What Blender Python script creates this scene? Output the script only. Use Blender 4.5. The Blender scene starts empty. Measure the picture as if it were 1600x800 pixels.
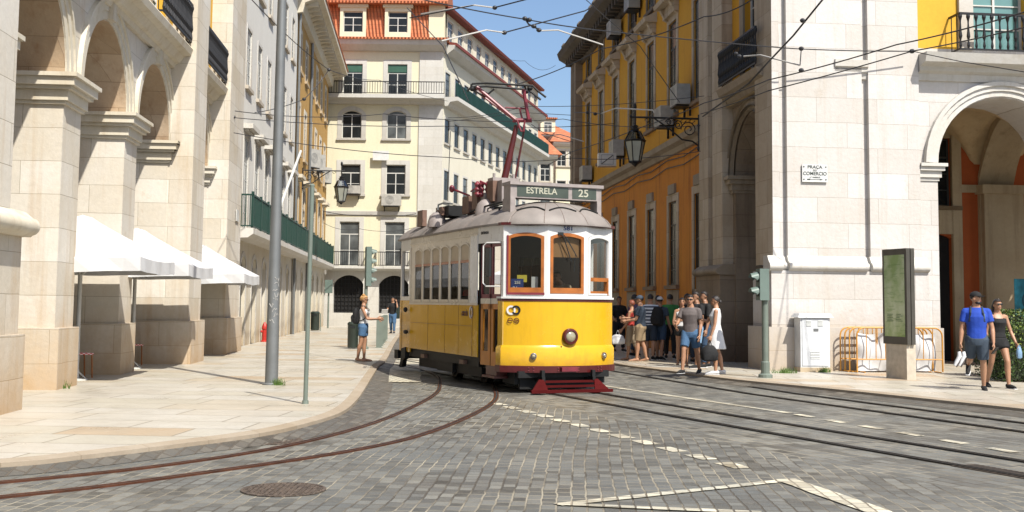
import bpy, bmesh, math, random
from mathutils import Vector, Matrix, Euler
random.seed(7)
sc = bpy.context.scene
COL = sc.collection
R = math.radians
# ------------------------------------------------------------------ camera
FPX, CH, PIT, ROL = 1800.0, 1.6, R(4.5), R(0.57)
PY = 475 - 1800 * math.tan(PIT)
cd = bpy.data.cameras.new("camera"); cam = bpy.data.objects.new("camera", cd); COL.objects.link(cam)
cd.sensor_width = 36; cd.lens = 36 * FPX / 1600; cd.clip_start = .1; cd.clip_end = 3000
cd.shift_y = -(400 - PY) / 1600
cam.matrix_world = Matrix.Translation((0, 0, CH)) @ Matrix.Rotation(R(90) + PIT, 4, 'X') @ Matrix.Rotation(ROL, 4, 'Z')
sc.camera = cam

def ray(x, y):
    u = (x - 800) / FPX; v = -(y - PY) / FPX
    c, s = math.cos(ROL), math.sin(ROL)
    u0 = c * u - s * v; v0 = s * u + c * v
    return Vector((u0, math.cos(PIT) - v0 * math.sin(PIT), math.sin(PIT) + v0 * math.cos(PIT)))
def gp(x, y, z=0.0):
    r = ray(x, y); t = (z - CH) / r.z
    return Vector((r.x * t, r.y * t, z))
def at(x, y, Y):
    r = ray(x, y); t = Y / r.y
    return Vector((r.x * t, Y, CH + r.z * t))
# ------------------------------------------------------------------ world, sun, exposure
SUNV = Vector((.43, -.66, 1.0)).normalized()
elev = math.asin(SUNV.z); azim = math.atan2(SUNV.x, SUNV.y)
w = bpy.data.worlds.new("World"); sc.world = w; w.use_nodes = True
nt = w.node_tree; bg = nt.nodes['Background']
sky = nt.nodes.new('ShaderNodeTexSky'); sky.sky_type = 'NISHITA'; sky.sun_disc = False
sky.sun_elevation = elev; sky.sun_rotation = azim; sky.dust_density = 2.2; sky.air_density = 1.0; sky.ozone_density = 3.5
nt.links.new(sky.outputs[0], bg.inputs[0]); bg.inputs[1].default_value = .108
sd = bpy.data.lights.new("sun", 'SUN'); sun = bpy.data.objects.new("sun", sd); COL.objects.link(sun)
sd.energy = 5.0; sd.angle = R(.53); sd.color = (1, .955, .87)
sun.rotation_euler = SUNV.to_track_quat('Z', 'Y').to_euler()
sc.view_settings.view_transform = 'Standard'; sc.view_settings.look = 'None'
sc.view_settings.exposure = 0.68; sc.view_settings.gamma = 1; sc.view_settings.use_curve_mapping = False
sc.cycles.max_bounces = 6; sc.cycles.transparent_max_bounces = 12
try: sc.cycles.use_denoising = True
except Exception: pass

# ------------------------------------------------------------------ materials
MATS = {}
KP, KW = .64, .66      # real-world albedo scale for painted things and for stone and plaster
def newmat(name):
    m = bpy.data.materials.new(name); m.use_nodes = True
    return m, m.node_tree, m.node_tree.nodes['Principled BSDF']
def N(t, typ, **kw):
    n = t.nodes.new(typ)
    for k, v in kw.items(): setattr(n, k, v)
    return n
def plain(name, col, rough=.6, metal=0., spec=.5, vary=.12, vscale=3., bump=0., bscale=40., emit=0):
    if name in MATS: return MATS[name]
    col = tuple(v * KP for v in col[:3])
    m, t, p = newmat(name)
    tc = N(t, 'ShaderNodeTexCoord'); nz = N(t, 'ShaderNodeTexNoise'); nz.inputs['Scale'].default_value = vscale; nz.inputs['Detail'].default_value = 5
    t.links.new(tc.outputs['Object'], nz.inputs['Vector'])
    mr = N(t, 'ShaderNodeMapRange'); mr.inputs[1].default_value = .3; mr.inputs[2].default_value = .7
    mr.inputs[3].default_value = 1 - vary; mr.inputs[4].default_value = 1 + vary
    t.links.new(nz.outputs[0], mr.inputs[0])
    mx = N(t, 'ShaderNodeVectorMath', operation='SCALE'); mx.inputs[0].default_value = col[:3]
    t.links.new(mr.outputs[0], mx.inputs['Scale']); t.links.new(mx.outputs[0], p.inputs['Base Color'])
    p.inputs['Roughness'].default_value = rough; p.inputs['Metallic'].default_value = metal
    p.inputs['Specular IOR Level'].default_value = spec
    if bump:
        n2 = N(t, 'ShaderNodeTexNoise'); n2.inputs['Scale'].default_value = bscale; n2.inputs['Detail'].default_value = 4
        t.links.new(tc.outputs['Object'], n2.inputs['Vector'])
        b = N(t, 'ShaderNodeBump'); b.inputs['Strength'].default_value = bump; b.inputs['Distance'].default_value = .02
        t.links.new(n2.outputs[0], b.inputs['Height']); t.links.new(b.outputs[0], p.inputs['Normal'])
    if emit:
        p.inputs['Emission Color'].default_value = (*col[:3], 1); p.inputs['Emission Strength'].default_value = emit
    MATS[name] = m; return m

def mixc(t, fac, a, b, mode='MIX'):
    m = N(t, 'ShaderNodeMix', data_type='RGBA', blend_type=mode)
    for i, v in ((0, fac), (6, a), (7, b)):
        if hasattr(v, 'links'): t.links.new(v, m.inputs[i])
        else: m.inputs[i].default_value = v if i == 0 else (*v[:3], 1)
    return m.outputs[2]
def ramp(t, sock, lo, hi, a=0., b=1.):
    r = N(t, 'ShaderNodeMapRange'); t.links.new(sock, r.inputs[0])
    r.inputs[1].default_value = lo; r.inputs[2].default_value = hi; r.inputs[3].default_value = a; r.inputs[4].default_value = b
    return r.outputs[0]
def noise(t, vec, scale, detail=5, rough=.6):
    n = N(t, 'ShaderNodeTexNoise'); n.inputs['Scale'].default_value = scale; n.inputs['Detail'].default_value = detail; n.inputs['Roughness'].default_value = rough
    t.links.new(vec, n.inputs['Vector']); return n.outputs[0]

def wallmat(name, c1, c2, stain, stainamt=.5, block=None, jointdark=.75, rough=.8, streak=.5, bump=.35, blockvar=.12, moss=None, streakscale=(2.2, 2.2, .16)):
    """plaster or ashlar: blotches, vertical run-off streaks, optional block joints in the wall's own coordinates"""
    c1, c2, stain = [tuple(v * KW for v in c) for c in (c1, c2, stain)]
    m, t, p = newmat(name)
    tc = N(t, 'ShaderNodeTexCoord'); O = tc.outputs['Object']
    sp = N(t, 'ShaderNodeSeparateXYZ'); t.links.new(O, sp.inputs[0])
    col = mixc(t, ramp(t, noise(t, O, .7, 6), .3, .7), c1, c2)
    fine = ramp(t, noise(t, O, 9, 6, .7), .3, .75, .93, 1.05)
    height = noise(t, O, 12, 5, .6)
    if block:
        ad = N(t, 'ShaderNodeMath', operation='ADD'); t.links.new(sp.outputs[0], ad.inputs[0]); t.links.new(sp.outputs[1], ad.inputs[1])
        cb = N(t, 'ShaderNodeCombineXYZ'); t.links.new(ad.outputs[0], cb.inputs[0]); t.links.new(sp.outputs[2], cb.inputs[1])
        wob = N(t, 'ShaderNodeTexNoise'); wob.inputs['Scale'].default_value = 1.3; t.links.new(O, wob.inputs['Vector'])
        wv = N(t, 'ShaderNodeVectorMath', operation='SCALE'); t.links.new(wob.outputs['Color'], wv.inputs[0]); wv.inputs['Scale'].default_value = .03
        av = N(t, 'ShaderNodeVectorMath', operation='ADD'); t.links.new(cb.outputs[0], av.inputs[0]); t.links.new(wv.outputs[0], av.inputs[1])
        br = N(t, 'ShaderNodeTexBrick'); t.links.new(av.outputs[0], br.inputs['Vector'])
        br.inputs['Scale'].default_value = 1; br.inputs['Brick Width'].default_value = block[0]; br.inputs['Row Height'].default_value = block[1]
        br.inputs['Mortar Size'].default_value = .006; br.inputs['Mortar Smooth'].default_value = .6; br.inputs['Bias'].default_value = 0
        br.inputs['Color1'].default_value = (1 - blockvar, 1 - blockvar * 1.25, 1 - blockvar * 1.6, 1); br.inputs['Color2'].default_value = (1.0 + blockvar * .4, 1 + blockvar * .4, 1 + blockvar * .5, 1)
        br.inputs['Mortar'].default_value = (jointdark, jointdark * .93, jointdark * .82, 1)
        col = mixc(t, 1.0, col, br.outputs['Color'], 'MULTIPLY')
        inv = N(t, 'ShaderNodeMath', operation='SUBTRACT'); inv.inputs[0].default_value = 1.0; t.links.new(br.outputs['Fac'], inv.inputs[1])
        hh = N(t, 'ShaderNodeMath', operation='MULTIPLY_ADD'); t.links.new(inv.outputs[0], hh.inputs[0]); hh.inputs[1].default_value = 1.2; t.links.new(height, hh.inputs[2])
        height = hh.outputs[0]
    # run-off streaks
    mp = N(t, 'ShaderNodeMapping'); mp.inputs['Scale'].default_value = streakscale; t.links.new(O, mp.inputs['Vector'])
    st = ramp(t, noise(t, mp.outputs[0], 1.6, 6, .65), .52, .78, 0, streak)
    col = mixc(t, st, col, stain)
    bl = ramp(t, noise(t, O, 1.9, 8, .75), .60, .80, 0, stainamt)
    col = mixc(t, bl, col, stain)
    # grime low on the wall has its own ragged shape
    gz = N(t, 'ShaderNodeMath', operation='MULTIPLY_ADD'); t.links.new(noise(t, O, 2.2, 6), gz.inputs[0]); gz.inputs[1].default_value = -1.6; t.links.new(sp.outputs[2], gz.inputs[2])
    col = mixc(t, ramp(t, gz.outputs[0], -.9, .9, 1.3 * stainamt, 0), col, stain)
    if moss:
        mo = ramp(t, noise(t, O, 3.3, 9, .8), .62, .72, 0, moss); col = mixc(t, mo, col, (.03, .025, .02))
    sc_ = N(t, 'ShaderNodeVectorMath', operation='SCALE'); t.links.new(col, sc_.inputs[0]); t.links.new(fine, sc_.inputs['Scale'])
    t.links.new(sc_.outputs[0], p.inputs['Base Color']); p.inputs['Roughness'].default_value = rough
    p.inputs['Specular IOR Level'].default_value = .3
    b = N(t, 'ShaderNodeBump'); b.inputs['Strength'].default_value = bump; b.inputs['Distance'].default_value = .02
    t.links.new(height, b.inputs['Height']); t.links.new(b.outputs[0], p.inputs['Normal'])
    return m

M = {}
M['lime'] = wallmat('limestone', (.86, .82, .74), (.80, .72, .58), (.55, .34, .15), .60, (1.35, .56), .50, streak=.5, blockvar=.12, bump=.25)
M['limeW'] = wallmat('white limestone', (.79, .77, .75), (.74, .70, .65), (.48, .34, .19), .55, (1.5, .60), .60, streak=.32, blockvar=.10)
M['limeT'] = wallmat('stone trim', (.84, .79, .68), (.76, .67, .50), (.46, .30, .13), .45, None, streak=.5, bump=.2)
M['limeTW'] = wallmat('white stone trim', (.78, .76, .72), (.70, .66, .58), (.46, .34, .20), .35, None, streak=.4)
M['limeD'] = wallmat('weathered shaded limestone', (.44, .36, .27), (.33, .25, .17), (.13, .08, .05), .55, (1.2, .58), .45, streak=.5, blockvar=.14, moss=.6)  # stains and moss, plus the street side's shade darkened into the stone
M['limeD2'] = wallmat('weathered shaded trim', (.48, .40, .30), (.36, .28, .19), (.14, .09, .06), .6, None, streak=.6, moss=.5)  # weathered trim with the unlit side's shade mixed into its colour
M['yellow'] = wallmat('yellow plaster', (.88, .45, .035), (.80, .38, .03), (.35, .12, .02), .35, None, streak=.38, bump=.15)
M['orange'] = wallmat('orange plaster', (.84, .33, .035), (.72, .25, .028), (.17, .05, .015), .45, None, streak=.7, bump=.15)
M['yellowF'] = wallmat('bright yellow plaster', (.86, .50, .05), (.82, .46, .045), (.6, .3, .05), .2, None, streak=.2, bump=.1)
M['white'] = wallmat('white plaster', (.92, .89, .82), (.86, .83, .75), (.46, .42, .36), .3, None, streak=.28, bump=.15)
M['ochre'] = wallmat('ochre plaster', (.62, .37, .11), (.56, .32, .09), (.34, .18, .06), .35, None, streak=.35, bump=.15)
M['cream'] = wallmat('cream plaster', (.90, .84, .62), (.86, .80, .57), (.58, .48, .28), .22, None, streak=.22, bump=.12)
M['creamS'] = wallmat('pale plaster', (.86, .81, .66), (.80, .75, .60), (.55, .47, .35), .3, None, streak=.3, bump=.12)
M['greyS'] = wallmat('grey stone', (.76, .74, .68), (.70, .68, .62), (.42, .38, .32), .3, (1.2, .5), .8, streak=.25, blockvar=.06)
M['greyT'] = wallmat('grey stone trim', (.72, .70, .65), (.65, .63, .57), (.38, .33, .27), .35, None, streak=.35)
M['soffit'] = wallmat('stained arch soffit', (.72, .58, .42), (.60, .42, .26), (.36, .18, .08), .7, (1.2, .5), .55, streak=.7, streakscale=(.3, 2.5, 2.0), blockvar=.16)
M['cornD'] = wallmat('weathered shaded cornice stone', (.15, .12, .09), (.09, .07, .05), (.05, .04, .03), .6, None, streak=.6, moss=.6)  # weathered tone, made darker still to paint in the underside's shade
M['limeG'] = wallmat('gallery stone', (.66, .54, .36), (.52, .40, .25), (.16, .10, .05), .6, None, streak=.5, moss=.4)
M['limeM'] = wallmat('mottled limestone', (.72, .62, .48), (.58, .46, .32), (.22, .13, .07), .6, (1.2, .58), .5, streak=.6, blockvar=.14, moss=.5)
M['redwall'] = wallmat('red plaster', (.62, .15, .04), (.54, .12, .035), (.25, .05, .02), .3, None, streak=.2, bump=.1)
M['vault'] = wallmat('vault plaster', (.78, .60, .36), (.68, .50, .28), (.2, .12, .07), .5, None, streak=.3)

def tilemat():
    m, t, p = newmat('clay roof tiles'); tc = N(t, 'ShaderNodeTexCoord'); O = tc.outputs['Object']
    sp = N(t, 'ShaderNodeSeparateXYZ'); t.links.new(O, sp.inputs[0])
    ad = N(t, 'ShaderNodeMath', operation='ADD'); t.links.new(sp.outputs[0], ad.inputs[0]); t.links.new(sp.outputs[1], ad.inputs[1])
    cb = N(t, 'ShaderNodeCombineXYZ'); t.links.new(ad.outputs[0], cb.inputs[0])
    wv = N(t, 'ShaderNodeTexWave', wave_type='BANDS', bands_direction='X'); wv.inputs['Scale'].default_value = 1.45; wv.inputs['Distortion'].default_value = .5
    t.links.new(cb.outputs[0], wv.inputs['Vector'])
    zc = N(t, 'ShaderNodeCombineXYZ'); t.links.new(sp.outputs[2], zc.inputs[0])
    w2 = N(t, 'ShaderNodeTexWave', wave_type='BANDS', bands_direction='X', wave_profile='SAW'); w2.inputs['Scale'].default_value = 1.1; t.links.new(zc.outputs[0], w2.inputs['Vector'])
    col = mixc(t, ramp(t, noise(t, O, 3, 6, .8), .3, .7), (.66, .23, .10), (.44, .13, .06))
    col = mixc(t, ramp(t, noise(t, O, 1.1, 4), .55, .7, 0, .6), col, (.62, .33, .17))
    g = ramp(t, wv.outputs[0], 0, .35, .45, 1); g2 = ramp(t, w2.outputs[0], 0, .2, .6, 1)
    mm = N(t, 'ShaderNodeMath', operation='MULTIPLY'); t.links.new(g, mm.inputs[0]); t.links.new(g2, mm.inputs[1])
    s = N(t, 'ShaderNodeVectorMath', operation='SCALE'); t.links.new(col, s.inputs[0]); t.links.new(mm.outputs[0], s.inputs['Scale'])
    t.links.new(s.outputs[0], p.inputs['Base Color']); p.inputs['Roughness'].default_value = .85
    hs = N(t, 'ShaderNodeMath', operation='ADD'); t.links.new(wv.outputs[0], hs.inputs[0]); t.links.new(w2.outputs[0], hs.inputs[1])
    b = N(t, 'ShaderNodeBump'); b.inputs['Strength'].default_value = .9; b.inputs['Distance'].default_value = .08
    t.links.new(hs.outputs[0], b.inputs['Height']); t.links.new(b.outputs[0], p.inputs['Normal'])
    return m
M['tile'] = tilemat()

def cobblemat(name, tint=(1, 1, 1), bright=1., gap=(.30, .26, .20)):
    m, t, p = newmat(name); tc = N(t, 'ShaderNodeTexCoord'); O = tc.outputs['Object']
    wob = N(t, 'ShaderNodeTexNoise'); wob.inputs['Scale'].default_value = .32; wob.inputs['Detail'].default_value = 1; t.links.new(O, wob.inputs['Vector'])
    wob2 = N(t, 'ShaderNodeTexNoise'); wob2.inputs['Scale'].default_value = 5; wob2.inputs['Detail'].default_value = 2; t.links.new(O, wob2.inputs['Vector'])
    outs = []
    for ang, msz in ((86, .010), (113, .013)):
        mp = N(t, 'ShaderNodeMapping'); mp.inputs['Rotation'].default_value = (0, 0, R(-ang)); t.links.new(O, mp.inputs['Vector'])
        s1 = N(t, 'ShaderNodeVectorMath', operation='MULTIPLY_ADD'); t.links.new(wob.outputs['Color'], s1.inputs[0]); s1.inputs[1].default_value = (.14, .14, 0); t.links.new(mp.outputs[0], s1.inputs[2])
        s2 = N(t, 'ShaderNodeVectorMath', operation='MULTIPLY_ADD'); t.links.new(wob2.outputs['Color'], s2.inputs[0]); s2.inputs[1].default_value = (.035, .035, 0); t.links.new(s1.outputs[0], s2.inputs[2])
        br = N(t, 'ShaderNodeTexBrick'); br.offset_frequency = 2; br.offset = .5; br.squash = .8; br.squash_frequency = 3; t.links.new(s2.outputs[0], br.inputs['Vector'])
        br.inputs['Scale'].default_value = 1; br.inputs['Brick Width'].default_value = .20 if ang < 100 else .30; br.inputs['Row Height'].default_value = .125 if ang < 100 else .17
        br.inputs['Mortar Size'].default_value = msz; br.inputs['Mortar Smooth'].default_value = .35
        br.inputs['Color1'].default_value = (.0, .0, .0, 1); br.inputs['Color2'].default_value = (1, 1, 1, 1); br.inputs['Mortar'].default_value = (.5, .5, .5, 1)
        outs.append(br)
    sp = N(t, 'ShaderNodeSeparateXYZ'); t.links.new(O, sp.inputs[0])
    # right of the line X = .45 + .45*(20-Y): stones follow the straight tracks
    q = N(t, 'ShaderNodeMath', operation='MULTIPLY_ADD'); t.links.new(sp.outputs[1], q.inputs[0]); q.inputs[1].default_value = .42; t.links.new(sp.outputs[0], q.inputs[2])
    msk = ramp(t, q.outputs[0], 8.32, 8.34)
    c = mixc(t, msk, outs[0].outputs['Color'], outs[1].outputs['Color'])
    fmx = N(t, 'ShaderNodeMix', data_type='FLOAT'); t.links.new(msk, fmx.inputs[0]); t.links.new(outs[0].outputs['Fac'], fmx.inputs[2]); t.links.new(outs[1].outputs['Fac'], fmx.inputs[3]); fac = fmx.outputs[0]
    k = [v * bright for v in tint]
    cr = N(t, 'ShaderNodeValToRGB'); t.links.new(c, cr.inputs[0])
    e = cr.color_ramp.elements; e[0].position = 0; e[0].color = (.10 * k[0], .088 * k[1], .070 * k[2], 1); e[1].position = 1; e[1].color = (.40 * k[0], .385 * k[1], .35 * k[2], 1)
    e2 = e.new(.5); e2.color = (.215 * k[0], .205 * k[1], .19 * k[2], 1)
    col = mixc(t, ramp(t, noise(t, O, .55, 5), .35, .7), cr.outputs[0], (.22 * k[0], .23 * k[1], .235 * k[2]))
    col = mixc(t, ramp(t, noise(t, O, 5, 6, .8), .45, .8, 0, .55), col, (.31 * k[0], .28 * k[1], .23 * k[2]))
    col = mixc(t, ramp(t, noise(t, O, .9, 7, .7), .58, .75, 0, .45), col, (.12, .10, .08))
    gcol = mixc(t, ramp(t, noise(t, O, .8, 4), .42, .6), (.07, .06, .045), gap)
    col = mixc(t, fac, col, gcol)
    t.links.new(col, p.inputs['Base Color'])
    t.links.new(ramp(t, noise(t, O, 1.7, 5), .3, .7, .42, .75), p.inputs['Roughness']); p.inputs['Specular IOR Level'].default_value = .45
    inv = N(t, 'ShaderNodeMath', operation='MULTIPLY_ADD'); t.links.new(fac, inv.inputs[0]); inv.inputs[1].default_value = -1.0
    t.links.new(ramp(t, noise(t, O, 14, 6, .7), 0, 1, 0, .9), inv.inputs[2])
    bb = N(t, 'ShaderNodeMath', operation='MULTIPLY_ADD'); t.links.new(c, bb.inputs[0]); bb.inputs[1].default_value = .35; t.links.new(inv.outputs[0], bb.inputs[2])
    b = N(t, 'ShaderNodeBump'); b.inputs['Strength'].default_value = .7; b.inputs['Distance'].default_value = .02
    t.links.new(bb.outputs[0], b.inputs['Height']); t.links.new(b.outputs[0], p.inputs['Normal'])
    return m
M['cobble'] = cobblemat('granite cobbles', (1.0, 1.0, .94), .47, (.27, .24, .18))
M['cobbleW'] = cobblemat('white limestone setts', (1.08, 1.02, .84), 1.6, (.26, .22, .16))
M['gutter'] = cobblemat('dark gutter setts', (1, .92, .8), .38, (.10, .08, .06))

def pavemat():
    m, t, p = newmat('polished limestone paving'); tc = N(t, 'ShaderNodeTexCoord'); O = tc.outputs['Object']
    mp = N(t, 'ShaderNodeMapping'); mp.inputs['Rotation'].default_value = (0, 0, R(4)); t.links.new(O, mp.inputs['Vector'])
    br = N(t, 'ShaderNodeTexBrick'); t.links.new(mp.outputs[0], br.inputs['Vector']); br.offset = .4; br.squash = 1.4; br.squash_frequency = 3
    br.inputs['Scale'].default_value = 1; br.inputs['Brick Width'].default_value = 1.35; br.inputs['Row Height'].default_value = .78
    br.inputs['Mortar Size'].default_value = .010; br.inputs['Mortar Smooth'].default_value = .2
    br.inputs['Color1'].default_value = (0, 0, 0, 1); br.inputs['Color2'].default_value = (1, 1, 1, 1)
    cr = N(t, 'ShaderNodeValToRGB'); t.links.new(br.outputs['Color'], cr.inputs[0]); cr.color_ramp.interpolation = 'LINEAR'
    E = cr.color_ramp.elements; E[0].position = 0; E[0].color = (0.348, 0.240, 0.144, 1); E[1].position = 1; E[1].color = (0.396, 0.366, 0.306, 1)
    for pos, c in ((.12, (0.384, 0.330, 0.246)), (.3, (0.396, 0.360, 0.300)), (.62, (0.414, 0.390, 0.342)), (.85, (0.372, 0.342, 0.276))):
        x = E.new(pos); x.color = (*c, 1)
    col = mixc(t, ramp(t, noise(t, O, .8, 6), .4, .7, 0, .5), cr.outputs[0], (0.360, 0.324, 0.258))
    col = mixc(t, ramp(t, noise(t, O, 3, 8, .8), .52, .75, 0, .5), col, (0.252, 0.210, 0.150))
    col = mixc(t, ramp(t, noise(t, O, 26, 4, .8), .58, .68, 0, .6), col, (0.204, 0.168, 0.120))
    col = mixc(t, br.outputs['Fac'], col, (0.13, 0.10, 0.065))
    t.links.new(col, p.inputs['Base Color'])
    t.links.new(ramp(t, noise(t, O, 1.4, 5), .3, .7, .25, .55), p.inputs['Roughness'])
    inv = N(t, 'ShaderNodeMath', operation='MULTIPLY_ADD'); t.links.new(br.outputs['Fac'], inv.inputs[0]); inv.inputs[1].default_value = -1.
    t.links.new(ramp(t, noise(t, O, 3, 5), 0, 1, 0, .5), inv.inputs[2])
    b = N(t, 'ShaderNodeBump'); b.inputs['Strength'].default_value = .25; b.inputs['Distance'].default_value = .02
    t.links.new(inv.outputs[0], b.inputs['Height']); t.links.new(b.outputs[0], p.inputs['Normal'])
    return m
M['pave'] = pavemat()

def glassmat(name, tint=(.8, .85, .85), refl=.12, ior=1.5, opac=0.0, col=(.02, .025, .03), rough=.03):
    m, t, p = newmat(name)
    out = t.nodes['Material Output']
    tr = N(t, 'ShaderNodeBsdfTransparent'); tr.inputs[0].default_value = (*tint, 1)
    gl = N(t, 'ShaderNodeBsdfGlossy'); gl.inputs['Roughness'].default_value = rough
    fr = N(t, 'ShaderNodeFresnel'); fr.inputs[0].default_value = ior
    ad = N(t, 'ShaderNodeMath', operation='ADD'); t.links.new(fr.outputs[0], ad.inputs[0]); ad.inputs[1].default_value = refl; ad.use_clamp = True
    mx = N(t, 'ShaderNodeMixShader'); t.links.new(ad.outputs[0], mx.inputs[0]); t.links.new(tr.outputs[0], mx.inputs[1]); t.links.new(gl.outputs[0], mx.inputs[2])
    t.links.new(mx.outputs[0], out.inputs[0]); return m
M['tglass'] = glassmat('tram glass', (.66, .68, .66), .02, 1.22)
M['lglass'] = glassmat('lantern glass', (.75, .8, .8), .12)
M['pane'] = plain('dark window glass', (.022, .026, .028), .22, 0, .3, .5, .8)
M['pane2'] = plain('curtained window glass', (.12, .13, .13), .25, 0, .4, .5, 1.5)
M['paneT'] = plain('teal window glass', (.16, .33, .31), .08, 0, .9, .2, .8)
M['wframe'] = plain('white window paint', (.74, .73, .68), .5, vary=.1)
M['dframe'] = plain('dark window paint', (.04, .045, .04), .5)
M['gframe'] = plain('green window paint', (.035, .12, .075), .5)
M['iron'] = plain('black wrought iron', (.018, .018, .02), .45, .3)
M['ironG'] = plain('green painted iron', (.008, .05, .036), .45)
M['ironB'] = plain('bluish painted iron', (.05, .09, .085), .4, .2)
M['steel'] = plain('grey painted steel', (.25, .26, .26), .45, .4, vary=.1)
M['steelg'] = plain('green grey painted steel', (.20, .24, .20), .5, .1)
M['wire'] = plain('tarnished copper wire', (.045, .045, .05), .5, .3)
M['fit'] = plain('pale insulator', (.62, .60, .56), .5)
M['canvas'] = plain('white canvas', (.78, .78, .78), .8, bump=.3, bscale=5, vary=.03)
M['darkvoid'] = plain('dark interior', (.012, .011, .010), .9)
M['kerb'] = wallmat('kerb stone', (.66, .60, .50), (.56, .49, .38), (.3, .22, .14), .5, (1.1, 5), .5, streak=.1)
M['rail'] = plain('rusty rail', (.15, .055, .028), .45, .5, vary=.35, vscale=6)
M['railD'] = plain('worn dark rail', (.05, .042, .036), .5, .4, vary=.3)
M['manhole'] = plain('cast iron cover', (.16, .12, .09), .6, .3, vary=.5, vscale=25, bump=.8, bscale=60)
M['roofdark'] = plain('flat roof', (.25, .22, .2), .9)
M['skin'] = plain('tanned skin', (.50, .26, .15), .5, vary=.08)
M['skin2'] = plain('brown skin', (.36, .18, .10), .5, vary=.08)

# ------------------------------------------------------------------ mesh helpers
class MB:
    def __init__(s): s.v = []; s.f = []
    def add(s, vs, fs):
        b = len(s.v); s.v += [tuple(v) for v in vs]; s.f += [tuple(i + b for i in f) for f in fs]; return s
    def quad(s, a, b, c, d): return s.add([a, b, c, d], [(0, 1, 2, 3)])
    def box(s, x0, x1, y0, y1, z0, z1):
        return s.add([(x0, y0, z0), (x1, y0, z0), (x1, y1, z0), (x0, y1, z0), (x0, y0, z1), (x1, y0, z1), (x1, y1, z1), (x0, y1, z1)],
                     [(0, 3, 2, 1), (4, 5, 6, 7), (0, 1, 5, 4), (1, 2, 6, 5), (2, 3, 7, 6), (3, 0, 4, 7)])
    def prism(s, pts, z0, z1):
        n = len(pts)
        return s.add([(x, y, z0) for x, y in pts] + [(x, y, z1) for x, y in pts],
                     [tuple(range(n - 1, -1, -1)), tuple(range(n, 2 * n))] + [(i, (i + 1) % n, n + (i + 1) % n, n + i) for i in range(n)])
    def extr(s, prof, x0, x1):      # profile in (y,z), extruded along x
        n = len(prof)
        return s.add([(x0, y, z) for y, z in prof] + [(x1, y, z) for y, z in prof],
                     [tuple(range(n)), tuple(range(2 * n - 1, n - 1, -1))] + [(i, n + i, n + (i + 1) % n, (i + 1) % n) for i in range(n)])
    def tube(s, path, r, n=8, cap=True, flat=1.0, up=None):
        P = [Vector(p) for p in path]; rs = r if isinstance(r, (list, tuple)) else [r] * len(P)
        base = len(s.v); ref = up
        for i, p in enumerate(P):
            d = (P[min(i + 1, len(P) - 1)] - P[max(i - 1, 0)]).normalized()
            if ref is None:
                ref = Vector((0, 0, 1)) if abs(d.z) < .9 else Vector((1, 0, 0))
            a = (ref - d * ref.dot(d))
            if a.length < 1e-4: a = Vector((1, 0, 0)) - d * d.x
            a.normalize(); b = d.cross(a); ref = a
            for k in range(n):
                t = 2 * math.pi * k / n
                s.v.append(tuple(p + a * (math.cos(t) * rs[i] * flat) + b * (math.sin(t) * rs[i])))
        for i in range(len(P) - 1):
            for k in range(n):
                s.f.append((base + i * n + k, base + i * n + (k + 1) % n, base + (i + 1) * n + (k + 1) % n, base + (i + 1) * n + k))
        if cap:
            s.f.append(tuple(base + k for k in range(n - 1, -1, -1))); e = base + (len(P) - 1) * n
            s.f.append(tuple(e + k for k in range(n)))
        return s
    def lathe(s, prof, c=(0, 0), n=16, rot=0):
        base = len(s.v)
        for r, z in prof:
            for k in range(n):
                t = 2 * math.pi * k / n + rot; s.v.append((c[0] + r * math.cos(t), c[1] + r * math.sin(t), z))
        for i in range(len(prof) - 1):
            for k in range(n):
                s.f.append((base + i * n + k, base + i * n + (k + 1) % n, base + (i + 1) * n + (k + 1) % n, base + (i + 1) * n + k))
        s.f.append(tuple(base + k for k in range(n - 1, -1, -1))); e = base + (len(prof) - 1) * n
        s.f.append(tuple(e + k for k in range(n))); return s
    def ell(s, c, rx, ry, rz, n=12, m=8, M3=None):
        base = len(s.v); c = Vector(c)
        for i in range(m + 1):
            ph = math.pi * i / m
            for k in range(n):
                t = 2 * math.pi * k / n
                v = Vector((rx * math.sin(ph) * math.cos(t), ry * math.sin(ph) * math.sin(t), rz * math.cos(ph)))
                if M3: v = M3 @ v
                s.v.append(tuple(c + v))
        for i in range(m):
            for k in range(n):
                s.f.append((base + i * n + k, base + (i + 1) * n + k, base + (i + 1) * n + (k + 1) % n, base + i * n + (k + 1) % n))
        return s
    def mesh(s, name='mesh', mat=None, smooth=False):
        me = bpy.data.meshes.new(name); me.from_pydata(s.v, [], s.f)
        bm = bmesh.new(); bm.from_mesh(me); bmesh.ops.remove_doubles(bm, verts=bm.verts, dist=1e-5)
        bmesh.ops.recalc_face_normals(bm, faces=bm.faces); bm.to_mesh(me); bm.free()
        if mat: me.materials.append(mat)
        if smooth:
            me.polygons.foreach_set('use_smooth', [True] * len(me.polygons))
            try: me.set_sharp_from_angle(angle=R(38))
            except Exception: pass
        me.update(); return me
    def build(s, name, mat, parent=None, loc=(0, 0, 0), rz=0, smooth=False):
        return link(name, s.mesh(name, mat, smooth), parent, loc, rz)
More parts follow.
